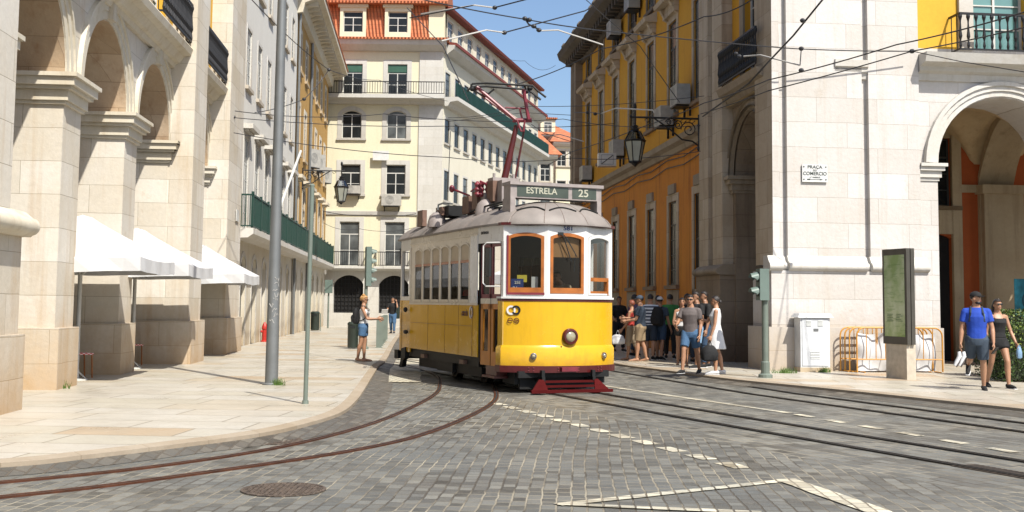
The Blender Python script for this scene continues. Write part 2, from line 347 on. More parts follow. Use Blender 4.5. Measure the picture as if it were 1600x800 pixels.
def split_build(mb, name, mat, parent, smooth=False):
    """one object per separate piece (pieces whose boxes touch stay together)"""
    par = list(range(len(mb.v)))
    def find(i):
        while par[i] != i: par[i] = par[par[i]]; i = par[i]
        return i
    key = {}
    for i, v in enumerate(mb.v):
        k = (round(v[0], 4), round(v[1], 4), round(v[2], 4))
        if k in key: par[find(i)] = find(key[k])
        else: key[k] = i
    for f in mb.f:
        for i in f[1:]: par[find(i)] = find(f[0])
    isl = {}
    for f in mb.f: isl.setdefault(find(f[0]), []).append(f)
    items = []
    for fs in isl.values():
        vs = [mb.v[i] for f in fs for i in f]
        items.append([[min(v[k] for v in vs) - .008 for k in range(3)], [max(v[k] for v in vs) + .008 for k in range(3)], fs])
    ch = True
    while ch:
        ch = False
        for i in range(len(items)):
            for j in range(i + 1, len(items)):
                a, b = items[i], items[j]
                if all(a[0][k] <= b[1][k] and b[0][k] <= a[1][k] for k in range(3)):
                    a[0] = [min(a[0][k], b[0][k]) for k in range(3)]; a[1] = [max(a[1][k], b[1][k]) for k in range(3)]; a[2] = a[2] + b[2]; items.pop(j); ch = True; break
            if ch: break
    out = []
    for lo, hi, fs in items:
        m2 = MB(); mp = {}
        for f in fs:
            for i in f:
                if i not in mp: mp[i] = len(m2.v); m2.v.append(mb.v[i])
            m2.f.append(tuple(mp[i] for i in f))
        out.append(m2.build(name, mat, parent, smooth=smooth))
    return out
def link(name, me, parent=None, loc=(0, 0, 0), rz=0):
    o = bpy.data.objects.new(name, me); COL.objects.link(o); o.location = loc; o.rotation_euler = (0, 0, rz)
    if parent: o.parent = parent
    return o
def tag(o, label=None, cat=None, group=None, kind=None):
    if label: o['label'] = label
    if cat: o['category'] = cat
    if group: o['group'] = group
    if kind: o['kind'] = kind
    return o
def empty(name, loc, rz, label, cat, group=None):
    o = bpy.data.objects.new(name, None); COL.objects.link(o); o.location = loc; o.rotation_euler = (0, 0, rz); o.empty_display_size = .2
    return tag(o, label, cat, group)
def copy_tree(o, parent=None):
    c = o.copy(); COL.objects.link(c); c.parent = parent
    for ch in list(o.children): copy_tree(ch, c)
    return c
def textmesh(name, txt, size, mat, parent, mw, align='CENTER', ext=.004, sx=1.0):
    cu = bpy.data.curves.new(name, 'FONT'); cu.body = txt; cu.size = size; cu.align_x = align; cu.align_y = 'CENTER'; cu.extrude = ext
    cu.offset = size * .012
    t = bpy.data.objects.new(name, cu); COL.objects.link(t)
    dg = bpy.context.evaluated_depsgraph_get(); me = bpy.data.meshes.new_from_object(t.evaluated_get(dg))
    bpy.data.objects.remove(t); me.materials.clear(); me.materials.append(mat)
    o = link(name, me, parent); o.matrix_local = mw @ Matrix.Diagonal((sx, 1, 1, 1)); return o
def TXT(loc, rz):  # text standing upright facing local -Y rotated by rz
    return Matrix.Translation(loc) @ Matrix.Rotation(rz, 4, 'Z') @ Matrix.Rotation(R(90), 4, 'X')

class Frame:
    """a facade: s runs along d, n points outward, z up; local coords of a root empty"""
    def __init__(f, P0, d, outleft):
        f.P0 = Vector((P0[0], P0[1], 0)); f.ang = math.atan2(d[1], d[0]); f.sg = 1 if outleft else -1
    def p(f, s, n, z): return (s, f.sg * n, z)
    def w(f, s, n, z):
        c, sn = math.cos(f.ang), math.sin(f.ang); y = f.sg * n
        return Vector((f.P0.x + c * s - sn * y, f.P0.y + sn * s + c * y, z))
    def root(f, name, label, cat, group=None): return empty(name, f.P0, f.ang, label, cat, group)
    def box(f, mb, s0, s1, n0, n1, z0, z1):
        a, b = sorted((f.sg * n0, f.sg * n1)); return mb.box(s0, s1, a, b, z0, z1)
    def prof(f, mb, pr, s0, s1):  # profile (n,z)
        return mb.extr([(f.sg * n, z) for n, z in pr], s0, s1)
def arcpts(a, b, zs, rise, n=14):
    c = (a + b) / 2; hw = (b - a) / 2
    if rise >= hw * .98: return [(c - hw * math.cos(math.pi * i / n), zs + rise * math.sin(math.pi * i / n)) for i in range(n + 1)]
    Rr = (hw * hw + rise * rise) / (2 * rise); th = math.asin(hw / Rr); zc = zs + rise - Rr
    return [(c + Rr * math.sin(-th + 2 * th * i / n), zc + Rr * math.cos(-th + 2 * th * i / n)) for i in range(n + 1)]
def facade(f, mb, s0, s1, z0, z1, ops, n=0., depth=.11, soffit=None):
    """front sheet with openings (a,b,c,d,rise) and their reveals"""
    S = sorted({s0, s1, *[v for o in ops for v in o[:2] if s0 < v < s1]}); Z = sorted({z0, z1, *[v for o in ops for v in o[2:4] if z0 < v < z1]})
    for i in range(len(S) - 1):
        for j in range(len(Z) - 1):
            cs, cz = (S[i] + S[i + 1]) / 2, (Z[j] + Z[j + 1]) / 2
            if any(o[0] < cs < o[1] and o[2] < cz < o[3] for o in ops): continue
            mb.quad(f.p(S[i], n, Z[j]), f.p(S[i + 1], n, Z[j]), f.p(S[i + 1], n, Z[j + 1]), f.p(S[i], n, Z[j + 1]))
    for o in ops:
        a, b, c, d = o[:4]; rise = o[4] if len(o) > 4 else 0; dp = o[5] if len(o) > 5 else depth
        if rise:
            ar = arcpts(a, b, d - rise, rise)
            for k in range(len(ar) - 1):
                p, q = ar[k], ar[k + 1]
                mb.quad(f.p(p[0], n, p[1]), f.p(q[0], n, q[1]), f.p(q[0], n, d), f.p(p[0], n, d))
                (soffit or mb).quad(f.p(p[0], n, p[1]), f.p(q[0], n, q[1]), f.p(q[0], n - dp, q[1]), f.p(p[0], n - dp, p[1]))
        else: mb.quad(f.p(a, n, d), f.p(b, n, d), f.p(b, n - dp, d), f.p(a, n - dp, d))
        e = d - rise
        mb.quad(f.p(a, n, c), f.p(a, n, e), f.p(a, n - dp, e), f.p(a, n - dp, c))
        mb.quad(f.p(b, n, c), f.p(b, n, e), f.p(b, n - dp, e), f.p(b, n - dp, c))
        if c > z0 + .01: mb.quad(f.p(a, n, c), f.p(b, n, c), f.p(b, n - dp, c), f.p(a, n - dp, c))
    return mb
WC = {}; WR = random.Random(4)
def window(f, root, a, b, c, d, n=0., depth=.10, rise=0, frame='wframe', pane='pane', cols=2, rows=3, trim=None, tw=.18, tn=.05, sill=True, hood=None, transom=.72):
    """frame + pane + stone surround as one window part; meshes shared between equal windows"""
    if pane == 'pane' and WR.random() < .28: pane = 'pane2'
    w_, h = round(b - a, 3), round(d - c, 3); key = (w_, h, n, depth, rise, frame, pane, cols, rows, trim, tw, tn, sill, hood, f.sg, transom)
    if key not in WC:
        g = Frame((0, 0), (1, 0), f.sg > 0); k = -depth
        mb = MB(); t = .055; F = lambda a_, b_, c_, d_, e_, f_: g.box(mb, a_, b_, max(c_, k - .01), k + (d_ - k) * (1 if depth > .12 else .3), e_, f_)
        top = h - rise
        F(0, t, k - .03, k + .04, 0, top); F(w_ - t, w_, k - .03, k + .04, 0, top); F(t, w_ - t, k - .03, k + .04, 0, t)
        if rise:
            ar = arcpts(0, w_, top, rise)
            for q in range(len(ar) - 1):
                p1, p2 = ar[q], ar[q + 1]; cx, cz = w_ / 2, top - (w_ * .1)
                i1 = (p1[0] + (cx - p1[0]) * .11, p1[1] + (cz - p1[1]) * .11); i2 = (p2[0] + (cx - p2[0]) * .11, p2[1] + (cz - p2[1]) * .11)
                mb.quad(g.p(p1[0], k + .04, p1[1]), g.p(p2[0], k + .04, p2[1]), g.p(i2[0], k + .04, i2[1]), g.p(i1[0], k + .04, i1[1]))
            F(t, w_ - t, k - .02, k + .03, top - .03, top + .02)
        else: F(t, w_ - t, k - .03, k + .04, h - t, h)
        zt = h * transom if not rise else top
        if not rise and transom < 1: F(t, w_ - t, k - .02, k + .036, zt - .03, zt + .03)
        for i in range(1, cols):
            x = w_ * i / cols; F(x - .028, x + .028, k - .02, k + .038, t, zt - .03)
        for j in range(1, rows):
            z = zt * j / rows; F(t, w_ - t, k - .018, k + .03, z - .015, z + .015)
        pm = MB()
        if rise:
            ar = arcpts(0, w_, top, rise); vs = [g.p(0, k, 0), g.p(w_, k, 0)] + [g.p(x, k, z) for x, z in reversed(ar)]
            pm.add(vs, [tuple(range(len(vs)))])
        else: pm.quad(g.p(0, k, 0), g.p(w_, k, 0), g.p(w_, k, h), g.p(0, k, h))
        tm = None
        if trim:
            tm = MB(); B = lambda *q: g.box(tm, *q)
            B(-tw, 0, -.01, tn, 0, top); B(w_, w_ + tw, -.01, tn, 0, top)
            if rise:
                ar = arcpts(0, w_, top, rise); ao = arcpts(-tw, w_ + tw, top, rise + tw)
                for q in range(len(ar) - 1):
                    i1, i2, o1, o2 = ar[q], ar[q + 1], ao[q], ao[q + 1]
                    tm.quad(g.p(i1[0], tn, i1[1]), g.p(i2[0], tn, i2[1]), g.p(o2[0], tn, o2[1]), g.p(o1[0], tn, o1[1]))
                    tm.quad(g.p(o1[0], tn, o1[1]), g.p(o2[0], tn, o2[1]), g.p(o2[0], 0, o2[1]), g.p(o1[0], 0, o1[1]))
            else: B(-tw, w_ + tw, -.01, tn, h, h + tw)
            if sill: B(-tw - .04, w_ + tw + .04, -.01, tn + .09, -.12, 0)
            if hood == 'ledge':
                B(-tw - .12, w_ + tw + .12, -.01, .32, h + tw + .06, h + tw + .22); B(-tw, w_ + tw, -.01, .16, h + tw, h + tw + .06)
            if hood == 'ped':
                B(-tw - .05, w_ + tw + .05, -.01, .16, h + tw, h + tw + .34)
                z0 = h + tw + .34
                g.prof(tm, [(-.01, z0), (.42, z0 + .02), (.46, z0 + .16), (.30, z0 + .22), (-.01, z0 + .40)], -tw - .18, w_ + tw + .18)
                for q in (-tw, w_ + tw - .16): g.prof(tm, [(-.01, z0 - .42), (.10, z0 - .38), (.30, z0 - .02), (-.01, z0)], q, q + .16)
        WC[key] = (mb.mesh('window_frame', M[frame]), pm.mesh('pane', M[pane]), tm.mesh('surround', M[trim]) if tm else None)
    fm, pm, tm = WC[key]
    o = link('window', fm, root, f.p(a, n, c)); link('pane', pm, o)
    if tm: link('surround', tm, o)
    return o
def railing(f, mb, s0, s1, n, z0, z1, step=.13, r=.009, ends=None, heavy=False, solid=None):
    F = lambda *q: f.box(mb, *q)
    F(s0, s1, n - .03, n + .03, z1 - .05, z1); F(s0, s1, n - .02, n + .02, z0 + .05, z0 + .09)
    k = int((s1 - s0) / step)
    for i in range(k + 1):
        s = s0 + .02 + (s1 - s0 - .04) * i / max(k, 1)
        if heavy:
            mb.lathe([(.022, z0 + .09), (.035, z0 + .16), (.018, z0 + .28), (.045, z0 + .38), (.03, z0 + .5), (.018, z0 + .7), (.022, z1 - .2), (.05, z1 - .1), (.04, z1 - .05)], (s, f.sg * n), 8)
        else: F(s - r, s + r, n - r, n + r, z0 + .09, z1 - .05)
    if ends is not None:
        for s in (s0, s1):
            F(s - .02, s + .02, ends, n, z1 - .05, z1); F(s - .015, s + .015, ends, n, z0 + .05, z0 + .09)
            k2 = max(1, int((n - ends) / step))
            for i in range(k2):
                q = ends + (n - ends) * (i + .5) / k2; F(s - r, s + r, q - r, q + r, z0 + .09, z1 - .05)
    return mb
#@@STRUCT
# ================================================================== GROUND
def sheet(name, pts, z, mat, kind='structure', label=None, cat=None, thick=0):
    mb = MB()
    if thick: mb.prism([(p[0], p[1]) for p in pts], z - thick, z)
    else: mb.add([(p[0], p[1], z) for p in pts], [tuple(range(len(pts)))])
    o = mb.build(name, mat); tag(o, label, cat, None, kind); return o
def smooth_path(P, sub=6):
    P = [Vector(p) for p in P]; out = []
    for i in range(len(P) - 1):
        p0 = P[max(i - 1, 0)]; p1 = P[i]; p2 = P[i + 1]; p3 = P[min(i + 2, len(P) - 1)]
        for k in range(sub):
            t = k / sub
            out.append(.5 * ((2 * p1) + (p2 - p0) * t + (2 * p0 - 5 * p1 + 4 * p2 - p3) * t * t + (3 * p1 - p0 - 3 * p2 + p3) * t ** 3))
    out.append(P[-1]); return out
def offset_path(P, d):
    out = []
    for i, p in enumerate(P):
        t = (P[min(i + 1, len(P) - 1)] - P[max(i - 1, 0)]).normalized(); out.append(Vector((p.x + t.y * d, p.y - t.x * d)))
    return out
def ribbon(name, P, d0, d1, z, mat, zoff=0):
    a, b = offset_path(P, d0), offset_path(P, d1); mb = MB()
    for i in range(len(P) - 1): mb.quad((*a[i][:2], z), (*a[i + 1][:2], z), (*b[i + 1][:2], z), (*b[i][:2], z))
    return mb.build(name, mat)
tag(MB().box(-600, 600, -60, 900, -.5, 0).build('road', M['cobble']), kind='structure')
KL = smooth_path([(-30, 4.0), (-14, 7.0), (-8.6, 8.75), (-6.4, 9.75)] + [tuple(gp(*q, .124).to_2d()) for q in ((0, 720), (137, 707), (275, 691), (400, 675), (470, 661), (530, 643), (556, 624), (573, 600), (592, 570))] + [(-3.31, 30.95), (-4.65, 47.3), (-6.4, 71.0)])
KR = smooth_path([(16, .5), (12.2, 8.1), (9.8, 13.2), (7.74, 17.52), (5.92, 21.39), (4.61, 23.9), (3.6, 27.0), (2.62, 30.2), (1.4, 38), (-.6, 56), (-1.8, 68)])
SZ = .12
sheet('sidewalk', [p[:2] for p in offset_path(KL, -.16)] + [(-6.5, 72.5), (-60, 72.5), (-60, 4)], SZ, M['pave'])
bpy.data.objects['sidewalk'].name = 'left_sidewalk'
sheet('right_sidewalk', [p[:2] for p in offset_path(KR, .16)] + [(3, 68), (50, 68), (50, .5)], SZ, M['pave'])
def kerb(name, P, side):
    a, b = (offset_path(P, 0), offset_path(P, -.16)) if side < 0 else (offset_path(P, .16), offset_path(P, 0))
    mb = MB(); zt = SZ + .004
    for i in range(len(P) - 1):
        o_, i_ = (a, b) if side < 0 else (b, a)
        mb.quad((*o_[i][:2], zt - .02), (*o_[i + 1][:2], zt - .02), (*i_[i + 1][:2], zt), (*i_[i][:2], zt))
        mb.quad((*o_[i][:2], 0), (*o_[i + 1][:2], 0), (*o_[i + 1][:2], zt - .02), (*o_[i][:2], zt - .02))
    tag(mb.build(name, M['kerb']), kind='structure')
kerb('left_kerb', KL, -1); kerb('right_kerb', KR, 1)
def gutter(name, P, near, far):
    a, b = offset_path(P, near), offset_path(P, far)
    if far > 0: b = [p.lerp(q, max(.35, min(1, .35 + (p.y - 12.5) * .25)) if p.y < 22 else max(.6, 1 - (p.y - 22) * .05)) for p, q in zip(a, b)]
    mb = MB()
    for i in range(len(P) - 1): mb.quad((*a[i][:2], .062), (*a[i + 1][:2], .062), (*b[i + 1][:2], .004), (*b[i][:2], .004))
    tag(mb.build(name, M['gutter']), kind='structure')
gutter('left_gutter', KL, .0, .45); gutter('right_gutter', KR, .0, -.28)
# far cross street pavement in front of the cream block
sheet('far_sidewalk', [(-6.5, 70.2), (4.6, 70.2), (10, 100), (40, 100), (40, 110), (-20, 110), (-20, 72.4), (-6.5, 72.4)], SZ - .004, M['pave'])
# painted white setts ---------------------------------------------
MZ = .0045
def marks(name, label, A, B, wd, segs=None, cat='road marking'):
    A, B = Vector(A), Vector(B); d = (B - A); L = d.length; d.normalize(); nn = Vector((-d.y, d.x)) * wd / 2; mb = MB()
    global MZ
    MZ += .0012; rt_ = None
    if segs: rt_ = empty(name, (0, 0, 0), 0, label, cat)
    for a, b in (segs or [(0, L)]):
        if segs: mb = MB()
        p, q = A + d * a, A + d * min(b, L)
        m_ = max(2, int((b - a) / .35)); L1 = []; L2 = []
        for i in range(m_ + 1):
            c = p.lerp(q, i / m_); L1.append(c + nn * random.uniform(.86, 1.08)); L2.append(c - nn * random.uniform(.86, 1.08))
        for i in range(m_): mb.quad((*L1[i], MZ), (*L1[i + 1], MZ), (*L2[i + 1], MZ), (*L2[i], MZ))
        if segs: mb.build('dash', M['cobbleW'], rt_)
    if segs: return rt_
    o = mb.build(name, M['cobbleW']); tag(o, label, cat); return o
def g2(x, y): return gp(x, y).to_2d()
a, b = g2(772, 630), g2(1196, 741); L = (b - a).length
marks('dashed_line', 'dashed line of white setts running from under the tram to the triangle tip', a, b, .20, [(i * .66, i * .66 + .42) for i in range(int(L / .66) + 1) if i * .66 + .3 < L])
a, b = g2(935, 602), g2(1236, 646); marks('solid_line', 'long unbroken line of white setts to the right of the tram', a, b, .15)
a, b = g2(1244, 648), g2(1640, 717); L = (b - a).length
marks('dashed_line', 'dashed line of white setts between the two straight tram tracks on the right', a, b, .15, [(i * .82, i * .82 + .42) for i in range(int(L / .82) + 1)])
mk = [('triangle upper arm', (1232, 752), (876, 791), .20), ]
marks('arrow_line', 'upper line of white setts forming the long side of the triangle', g2(1236, 751), g2(872, 790), .13)
marks('arrow_line', 'right hand line of white setts running off the bottom from the triangle tip', g2(1226, 750), g2(1392, 808), .22)
marks('arrow_line', 'lower line of white setts from the sharp left corner of the triangle', g2(872, 789), g2(1190, 803), .12)
marks('edge_line', 'white setts beside the dark rails near the shaded crowd', g2(962, 572), g2(1052, 586), .5)
marks('crossing_slab', 'pale slab strip on the road beside the rear of the tram', g2(640, 552), g2(628, 598), .75)
# rails -------------------------------------------------------------
def rail(P, mat, root, w_=.017, name='rail'):
    P = [Vector(p) for p in P]; mb = MB()
    for d0, d1, z in ((-w_, w_, .021), (w_ + .032, w_ + .050, .019)):
        a, b = offset_path(P, d0), offset_path(P, d1)
        for i in range(len(P) - 1):
            mb.quad((*a[i][:2], z), (*a[i + 1][:2], z), (*b[i + 1][:2], z), (*b[i][:2], z))
            for e in (a, b): mb.quad((*e[i][:2], -.01), (*e[i + 1][:2], -.01), (*e[i + 1][:2], z), (*e[i][:2], z))
    o = mb.build(name, mat, root)
    a, b = offset_path(P, w_), offset_path(P, w_ + .032); mg = MB()
    for i in range(len(P) - 1): mg.quad((*a[i][:2], .016), (*a[i + 1][:2], .016), (*b[i + 1][:2], .016), (*b[i][:2], .016))
    mg.build('rail_groove', M['darkvoid'], o); return o
co = smooth_path([(-12, 5.6), (-7.2, 8.2), (-4.44, 10.19), (-3.16, 11.63), (-2.33, 13.41), (-1.74, 16.05), (-1.36, 20.0), (-1.42, 23.0), (-1.75, 26.2), (-2.9, 30.5), (-4.1, 33.6)], 8)
ci = smooth_path([(-11.6, 4.8), (-6.8, 7.4), (-4.11, 9.45), (-2.93, 10.78), (-1.65, 12.71), (-.94, 14.75), (-.34, 18.4), (-.30, 21.5), (-.62, 25.2), (-1.9, 30.2), (-3.1, 33.2)], 8)
tk = empty('tram_track', (0, 0, 0), 0, 'rusty curved tram track sweeping round the left kerb', 'tram track', 'tram tracks'); rail(co, M['rail'], tk, .010); rail(ci, M['rail'], tk, .014)
TO = Vector((.47, 22.39)); TF = Vector((.37, -.929)); TW = Vector((.929, .37))
tk = empty('tram_track', (0, 0, 0), 0, 'straight tram track running from under the tram to the lower right corner', 'tram track', 'tram tracks')
for k in (-.45, .45):
    a = TO + TW * k; rail([a - TF * 42, a - TF * 10, a + Vector((.395, -.919)) * 6, a + Vector((.405, -.914)) * 24], M['railD'], tk)
tk = empty('tram_track', (0, 0, 0), 0, 'straight tram track nearest the right hand pavement', 'tram track', 'tram tracks')
for k in (0, -.9):
    o_ = Vector((.93, .35)) * k; rail([Vector(p) + o_ for p in ((-.9, 60), (1.2, 38), (2.67, 31.0), (3.75, 26.8), (5.24, 21.5), (7.2, 16.31), (12, 3.6))], M['railD'], tk)
def manhole(name, label, c, r, cat='manhole cover'):
    mb = MB(); mb.lathe([(r, .004), (r, .012), (r * .93, .014), (r * .93, .009)], (0, 0), 40); o = mb.build(name, M['manhole'], None, (c.x, c.y, 0)); tag(o, label, cat)
    m2 = MB()
    for i in range(-6, 7):
        y = i * r / 7.2; h = math.sqrt(max(r * r * .8 - y * y, 0))
        k = int(h / .045)
        for j in range(-k, k + 1): m2.box(j * .045 - .014, j * .045 + .014, y - r / 20, y + r / 20, .008, .016)
    m2.build('raised_pattern', M['manhole'], o); return o
manhole('manhole_cover', 'round iron manhole cover in the foreground cobbles', gp(443, 766), .36)
manhole('manhole_cover', 'round iron cover between the left kerb and the rusty rail', gp(418, 689), .40)
o = MB().box(-.55, .55, -.16, .16, .003, .010).build('drain_grate', M['manhole'], None, tuple(gp(1572, 739)), R(-66)); tag(o, 'iron drain grate beside the dark rail at lower right', 'drain grate')
m2 = MB(); [m2.box(-.5 + i * .07, -.46 + i * .07, -.13, .13, .008, .014) for i in range(15)]; m2.build('grate_bar', M['railD'], o)

# ================================================================== LEFT STONE ARCADE
FL = Frame((-7.53, 19.11), (-.0803, .9968), False)
r_ = FL.root('arcade_building', 'pale stone arcade building along the left pavement with deep round arches', 'building')
ARL = [(-3.05, 0.), (1.0, 4.05), (5.05, 8.1), (10.15, 13.2)]
mb = MB(); SP = 5.36; RA = 1.525
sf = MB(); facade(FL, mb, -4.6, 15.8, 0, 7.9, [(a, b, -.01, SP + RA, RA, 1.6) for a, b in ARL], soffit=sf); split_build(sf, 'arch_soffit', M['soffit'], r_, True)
mb.build('arcade_wall', M['lime'], r_)
mb = MB(); B = lambda *q: FL.box(mb, *q)
for s0, s1 in ((0, 1.0), (4.05, 5.05), (8.1, 10.15), (13.2, 15.6)):
    B(s0 - .07, s1 + .07, -1.66, .09, .0, 1.13)
B(-6.6, -3.5, -1.6, .68, 0, 1.13); B(8.02, 9.72, -.5, .68, 0, 1.13); B(13.12, 15.85, -.5, .68, 0, 1.13)
split_build(mb, 'plinth', M['lime'], r_)
mb = MB()
B(-6.6, -4.05, -1.6, .6, 1.13, 14); B(8.12, 9.62, -.2, .58, 1.13, 14); B(13.22, 15.7, -.2, .58, 1.13, 14)
B(-6.5, -3.62, -.2, .62, 1.13, 2.45)
B(9.62, 9.9, -.2, .3, 1.13, 14); B(15.7, 16.9, -.2, .34, 0, 14)
split_build(mb, 'pilaster', M['lime'], r_)
mb = MB()   # torus on the near pedestal
for k in range(8):
    t0, t1 = math.pi * k / 8 - math.pi / 2, math.pi * (k + 1) / 8 - math.pi / 2
FL.prof(mb, [(.3, 2.44), (.70, 2.44)] + [(.70 + .12 * math.cos(t), 2.58 + .12 * math.sin(t)) for t in [R(-80 + 20 * k) for k in range(9)]] + [(.62, 2.78), (.3, 2.86)], -6.7, -3.5)
mb.build('torus_moulding', M['limeT'], r_, smooth=True)
mb = MB()   # capitals
for s0, s1 in ((-3.9, -3.05), (0, 1.0), (4.05, 5.05), (8.1, 8.3), (8.13, 8.6), (13.2, 13.4), (9.62, 10.15)):
    for z0, z1, e in ((4.86, 4.92, .05), (4.92, 5.10, .09), (5.10, 5.16, .16), (5.16, 5.30, .22), (5.30, 5.37, .27)):
        nn = e if s1 - s0 > .3 else e
        B(s0 - e, s1 + (e if s1 in (1.0, 5.05, -3.05) or s1 > 9.9 and s1 < 10.5 else .0), -1.6 - e * .3, nn, z0, z1 - .002)
split_build(mb, 'capital', M['limeT'], r_)
def archivolt(f, mb, a, b, zs, r, steps):
    for r0, r1, e in steps:
        pi_ = arcpts((a + b) / 2 - r0, (a + b) / 2 + r0, zs, r0, 24); po = arcpts((a + b) / 2 - r1, (a + b) / 2 + r1, zs, r1, 24)
        for q in range(24):
            i1, i2, o1, o2 = pi_[q], pi_[q + 1], po[q], po[q + 1]
            mb.quad(f.p(i1[0], e, i1[1]), f.p(i2[0], e, i2[1]), f.p(o2[0], e, o2[1]), f.p(o1[0], e, o1[1]))
            mb.quad(f.p(o1[0], e, o1[1]), f.p(o2[0], e, o2[1]), f.p(o2[0], -.14, o2[1]), f.p(o1[0], -.14, o1[1]))
            mb.quad(f.p(i1[0], e, i1[1]), f.p(i2[0], e, i2[1]), f.p(i2[0], -.14, i2[1]), f.p(i1[0], -.14, i1[1]))
        for pi2, po2 in ((pi_[0], po[0]), (pi_[-1], po[-1])):
            mb.quad(f.p(pi2[0], e, pi2[1]), f.p(po2[0], e, po2[1]), f.p(po2[0], -.14, po2[1]), f.p(pi2[0], -.14, pi2[1]))
for a, b in ARL:
    mb = MB(); archivolt(FL, mb, a, b, SP + .02, RA, ((RA, RA + .16, .025), (RA + .16, RA + .31, .05), (RA + .31, RA + .38, .085)))
    B((a + b) / 2 - .14, (a + b) / 2 + .14, 0, .12, SP + RA + .02, SP + RA + .36)
    mb.build('archivolt', M['limeT'], r_)
mb = MB(); CP = [(-.1, 7.12), (.08, 7.14), (.12, 7.24), (.20, 7.27), (.30, 7.42), (.46, 7.46), (.50, 7.60), (.44, 7.68), (-.1, 7.70)]
FL.prof(mb, CP, -4.05, 8.12); FL.prof(mb, CP, 9.9, 13.22); split_build(mb, 'cornice', M['limeT'], r_)
mb = MB(); facade(FL, mb, -6.6, 16.9, 7.9, 14, [(a + .75, b - .75, 7.901, 11.3, .2) for a, b in ARL], depth=.3); mb.build('upper_wall', M['yellowF'], r_)
for a, b in ARL:
    if a > 0: window(FL, r_, a + .75, b - .75, 7.901, 11.3, depth=.25, pane='paneT', frame='wframe', trim='limeT', tw=.2, sill=False, rows=4)
for a, b in ARL[2:]:
    mb = MB(); railing(FL, mb, a - .02, b - .05, .46, 7.7, 8.68, .15, heavy=True, ends=.02); split_build(mb, 'balcony_railing', M['iron'], r_)
mb = MB(); B(-6.6, 16.9, -12, -.4, 13.9, 14.3); B(-6.6, 16.9, -12, -11.7, 0, 13.9); B(-6.6, -6.3, -11.7, -1.6, 0, 13.9); B(16.6, 16.9, -11.7, -.2, 0, 13.9); B(-6.2, 16.5, -5.9, -5.6, 0, 7.2); mb.build('rear_wall', M['white'], r_)
mb = MB(); B(-6.2, 16.5, -5.6, -1.6, 7.0, 7.2); mb.build('gallery_ceiling', M['vault'], r_)
mb = MB(); FL.prof(mb, [(-.1, 13.4), (.2, 13.5), (.7, 14.0), (.9, 14.3), (-.1, 14.4)], -6.6, 16.9); mb.build('top_cornice', M['limeT'], r_)
# small name plate on the far pilaster
o = MB().box(0, .02, 0, .5, 0, .34).build('street_sign', M['wframe'], None, FL.w(14.6, .6, 3.95), FL.ang + R(-90) + R(0)); o.name = 'street_sign'; tag(o, 'small pale name plate high on the last left stone pilaster', 'sign')

# ================================================================== LEFT FAR ROW (white, ochre)
F2 = Frame((-9.05, 40.08), (-.0803, .9968), False)
r_ = F2.root('white_building', 'white plastered building with green balconies behind the umbrellas', 'building')
E0, E1, E2 = -4.1, 12.9, 31.0
WS = [-2.35 + 2.58 * i for i in range(6)]
gops = [(s - .05, s + 1.05, .12, 3.1, .3) for s in WS]
wops = [(s, s + 1.0, 4.0, 7.03) for s in WS] + [(s, s + 1.0, 8.73, 10.7) for s in WS] + [(s, s + 1.0, 12.4, 14.3) for s in WS]
mb = MB(); facade(F2, mb, E0, E1, 3.6, 16.5, wops); mb.build('wall', M['white'], r_)
mb = MB(); facade(F2, mb, E0, E1, 0, 3.6, gops, depth=.2); mb.build('ground_floor_wall', M['limeT'], r_)
for s in WS:
    window(F2, r_, s, s + 1.0, 4.0, 7.03, trim='limeTW', hood='ledge', sill=False, rows=4, tn=.02, depth=.035)
    window(F2, r_, s, s + 1.0, 8.73, 10.7, trim='limeTW', tw=.12, rows=3, tn=.02, depth=.035); window(F2, r_, s, s + 1.0, 12.4, 14.3, trim='limeTW', tw=.12, tn=.02, depth=.035)
    window(F2, r_, s - .05, s + 1.05, .12, 3.1, rise=.3, depth=.16, frame='dframe', trim='limeTW', tw=.16, sill=False, rows=2, tn=.02)
mb = MB(); F2.prof(mb, [(-.1, 3.58), (.45, 3.60), (.62, 3.72), (.62, 3.90), (-.1, 3.90)], E0, E1); mb.build('balcony_slab', M['limeTW'], r_)
mb = MB(); railing(F2, mb, E0 + .1, E1, 0.56, 3.9, 4.98, .12, r=.014, ends=.02)
for i in range(10): F2.box(mb, E0 + .1 + i * 1.88, E0 + .18 + i * 1.88, .52, .60, 3.9, 5.06)
split_build(mb, 'balcony_railing', M['ironG'], r_)
mb = MB(); B = lambda *q: F2.box(mb, *q)
B(E0, E1, -11, -.3, 16.4, 16.7); B(E0, E1, -11, -10.7, 0, 16.4); B(E0, E0 + .3, -10.7, -.02, 0, 16.4); mb.build('rear_wall', M['white'], r_)
mb = MB(); F2.prof(mb, [(-.1, 16.2), (.5, 16.4), (.5, 16.6), (-.1, 16.7)], E0, E1); mb.build('eave', M['limeTW'], r_)
r_ = F2.root('ochre_building', 'ochre plastered building with deep eaves at the far end of the left row', 'building')
WS = [13.6 + 2.98 * i for i in range(6)]
gops = [(s - .1, s + 1.1, .12, 3.1, .3) for s in WS]
wops = [(s, s + 1.0, 4.0, 7.1) for s in WS] + [(s, s + 1.0, 8.6, 10.9) for s in WS] + [(s, s + 1.0, 12.5, 14.4) for s in WS]
mb = MB(); facade(F2, mb, E1, E2, 3.6, 15.6, wops, n=.03); mb.build('wall', M['ochre'], r_)
mb = MB(); facade(F2, mb, E1, E2, 0, 3.6, gops, depth=.2, n=.03); mb.build('ground_floor_wall', M['limeT'], r_)
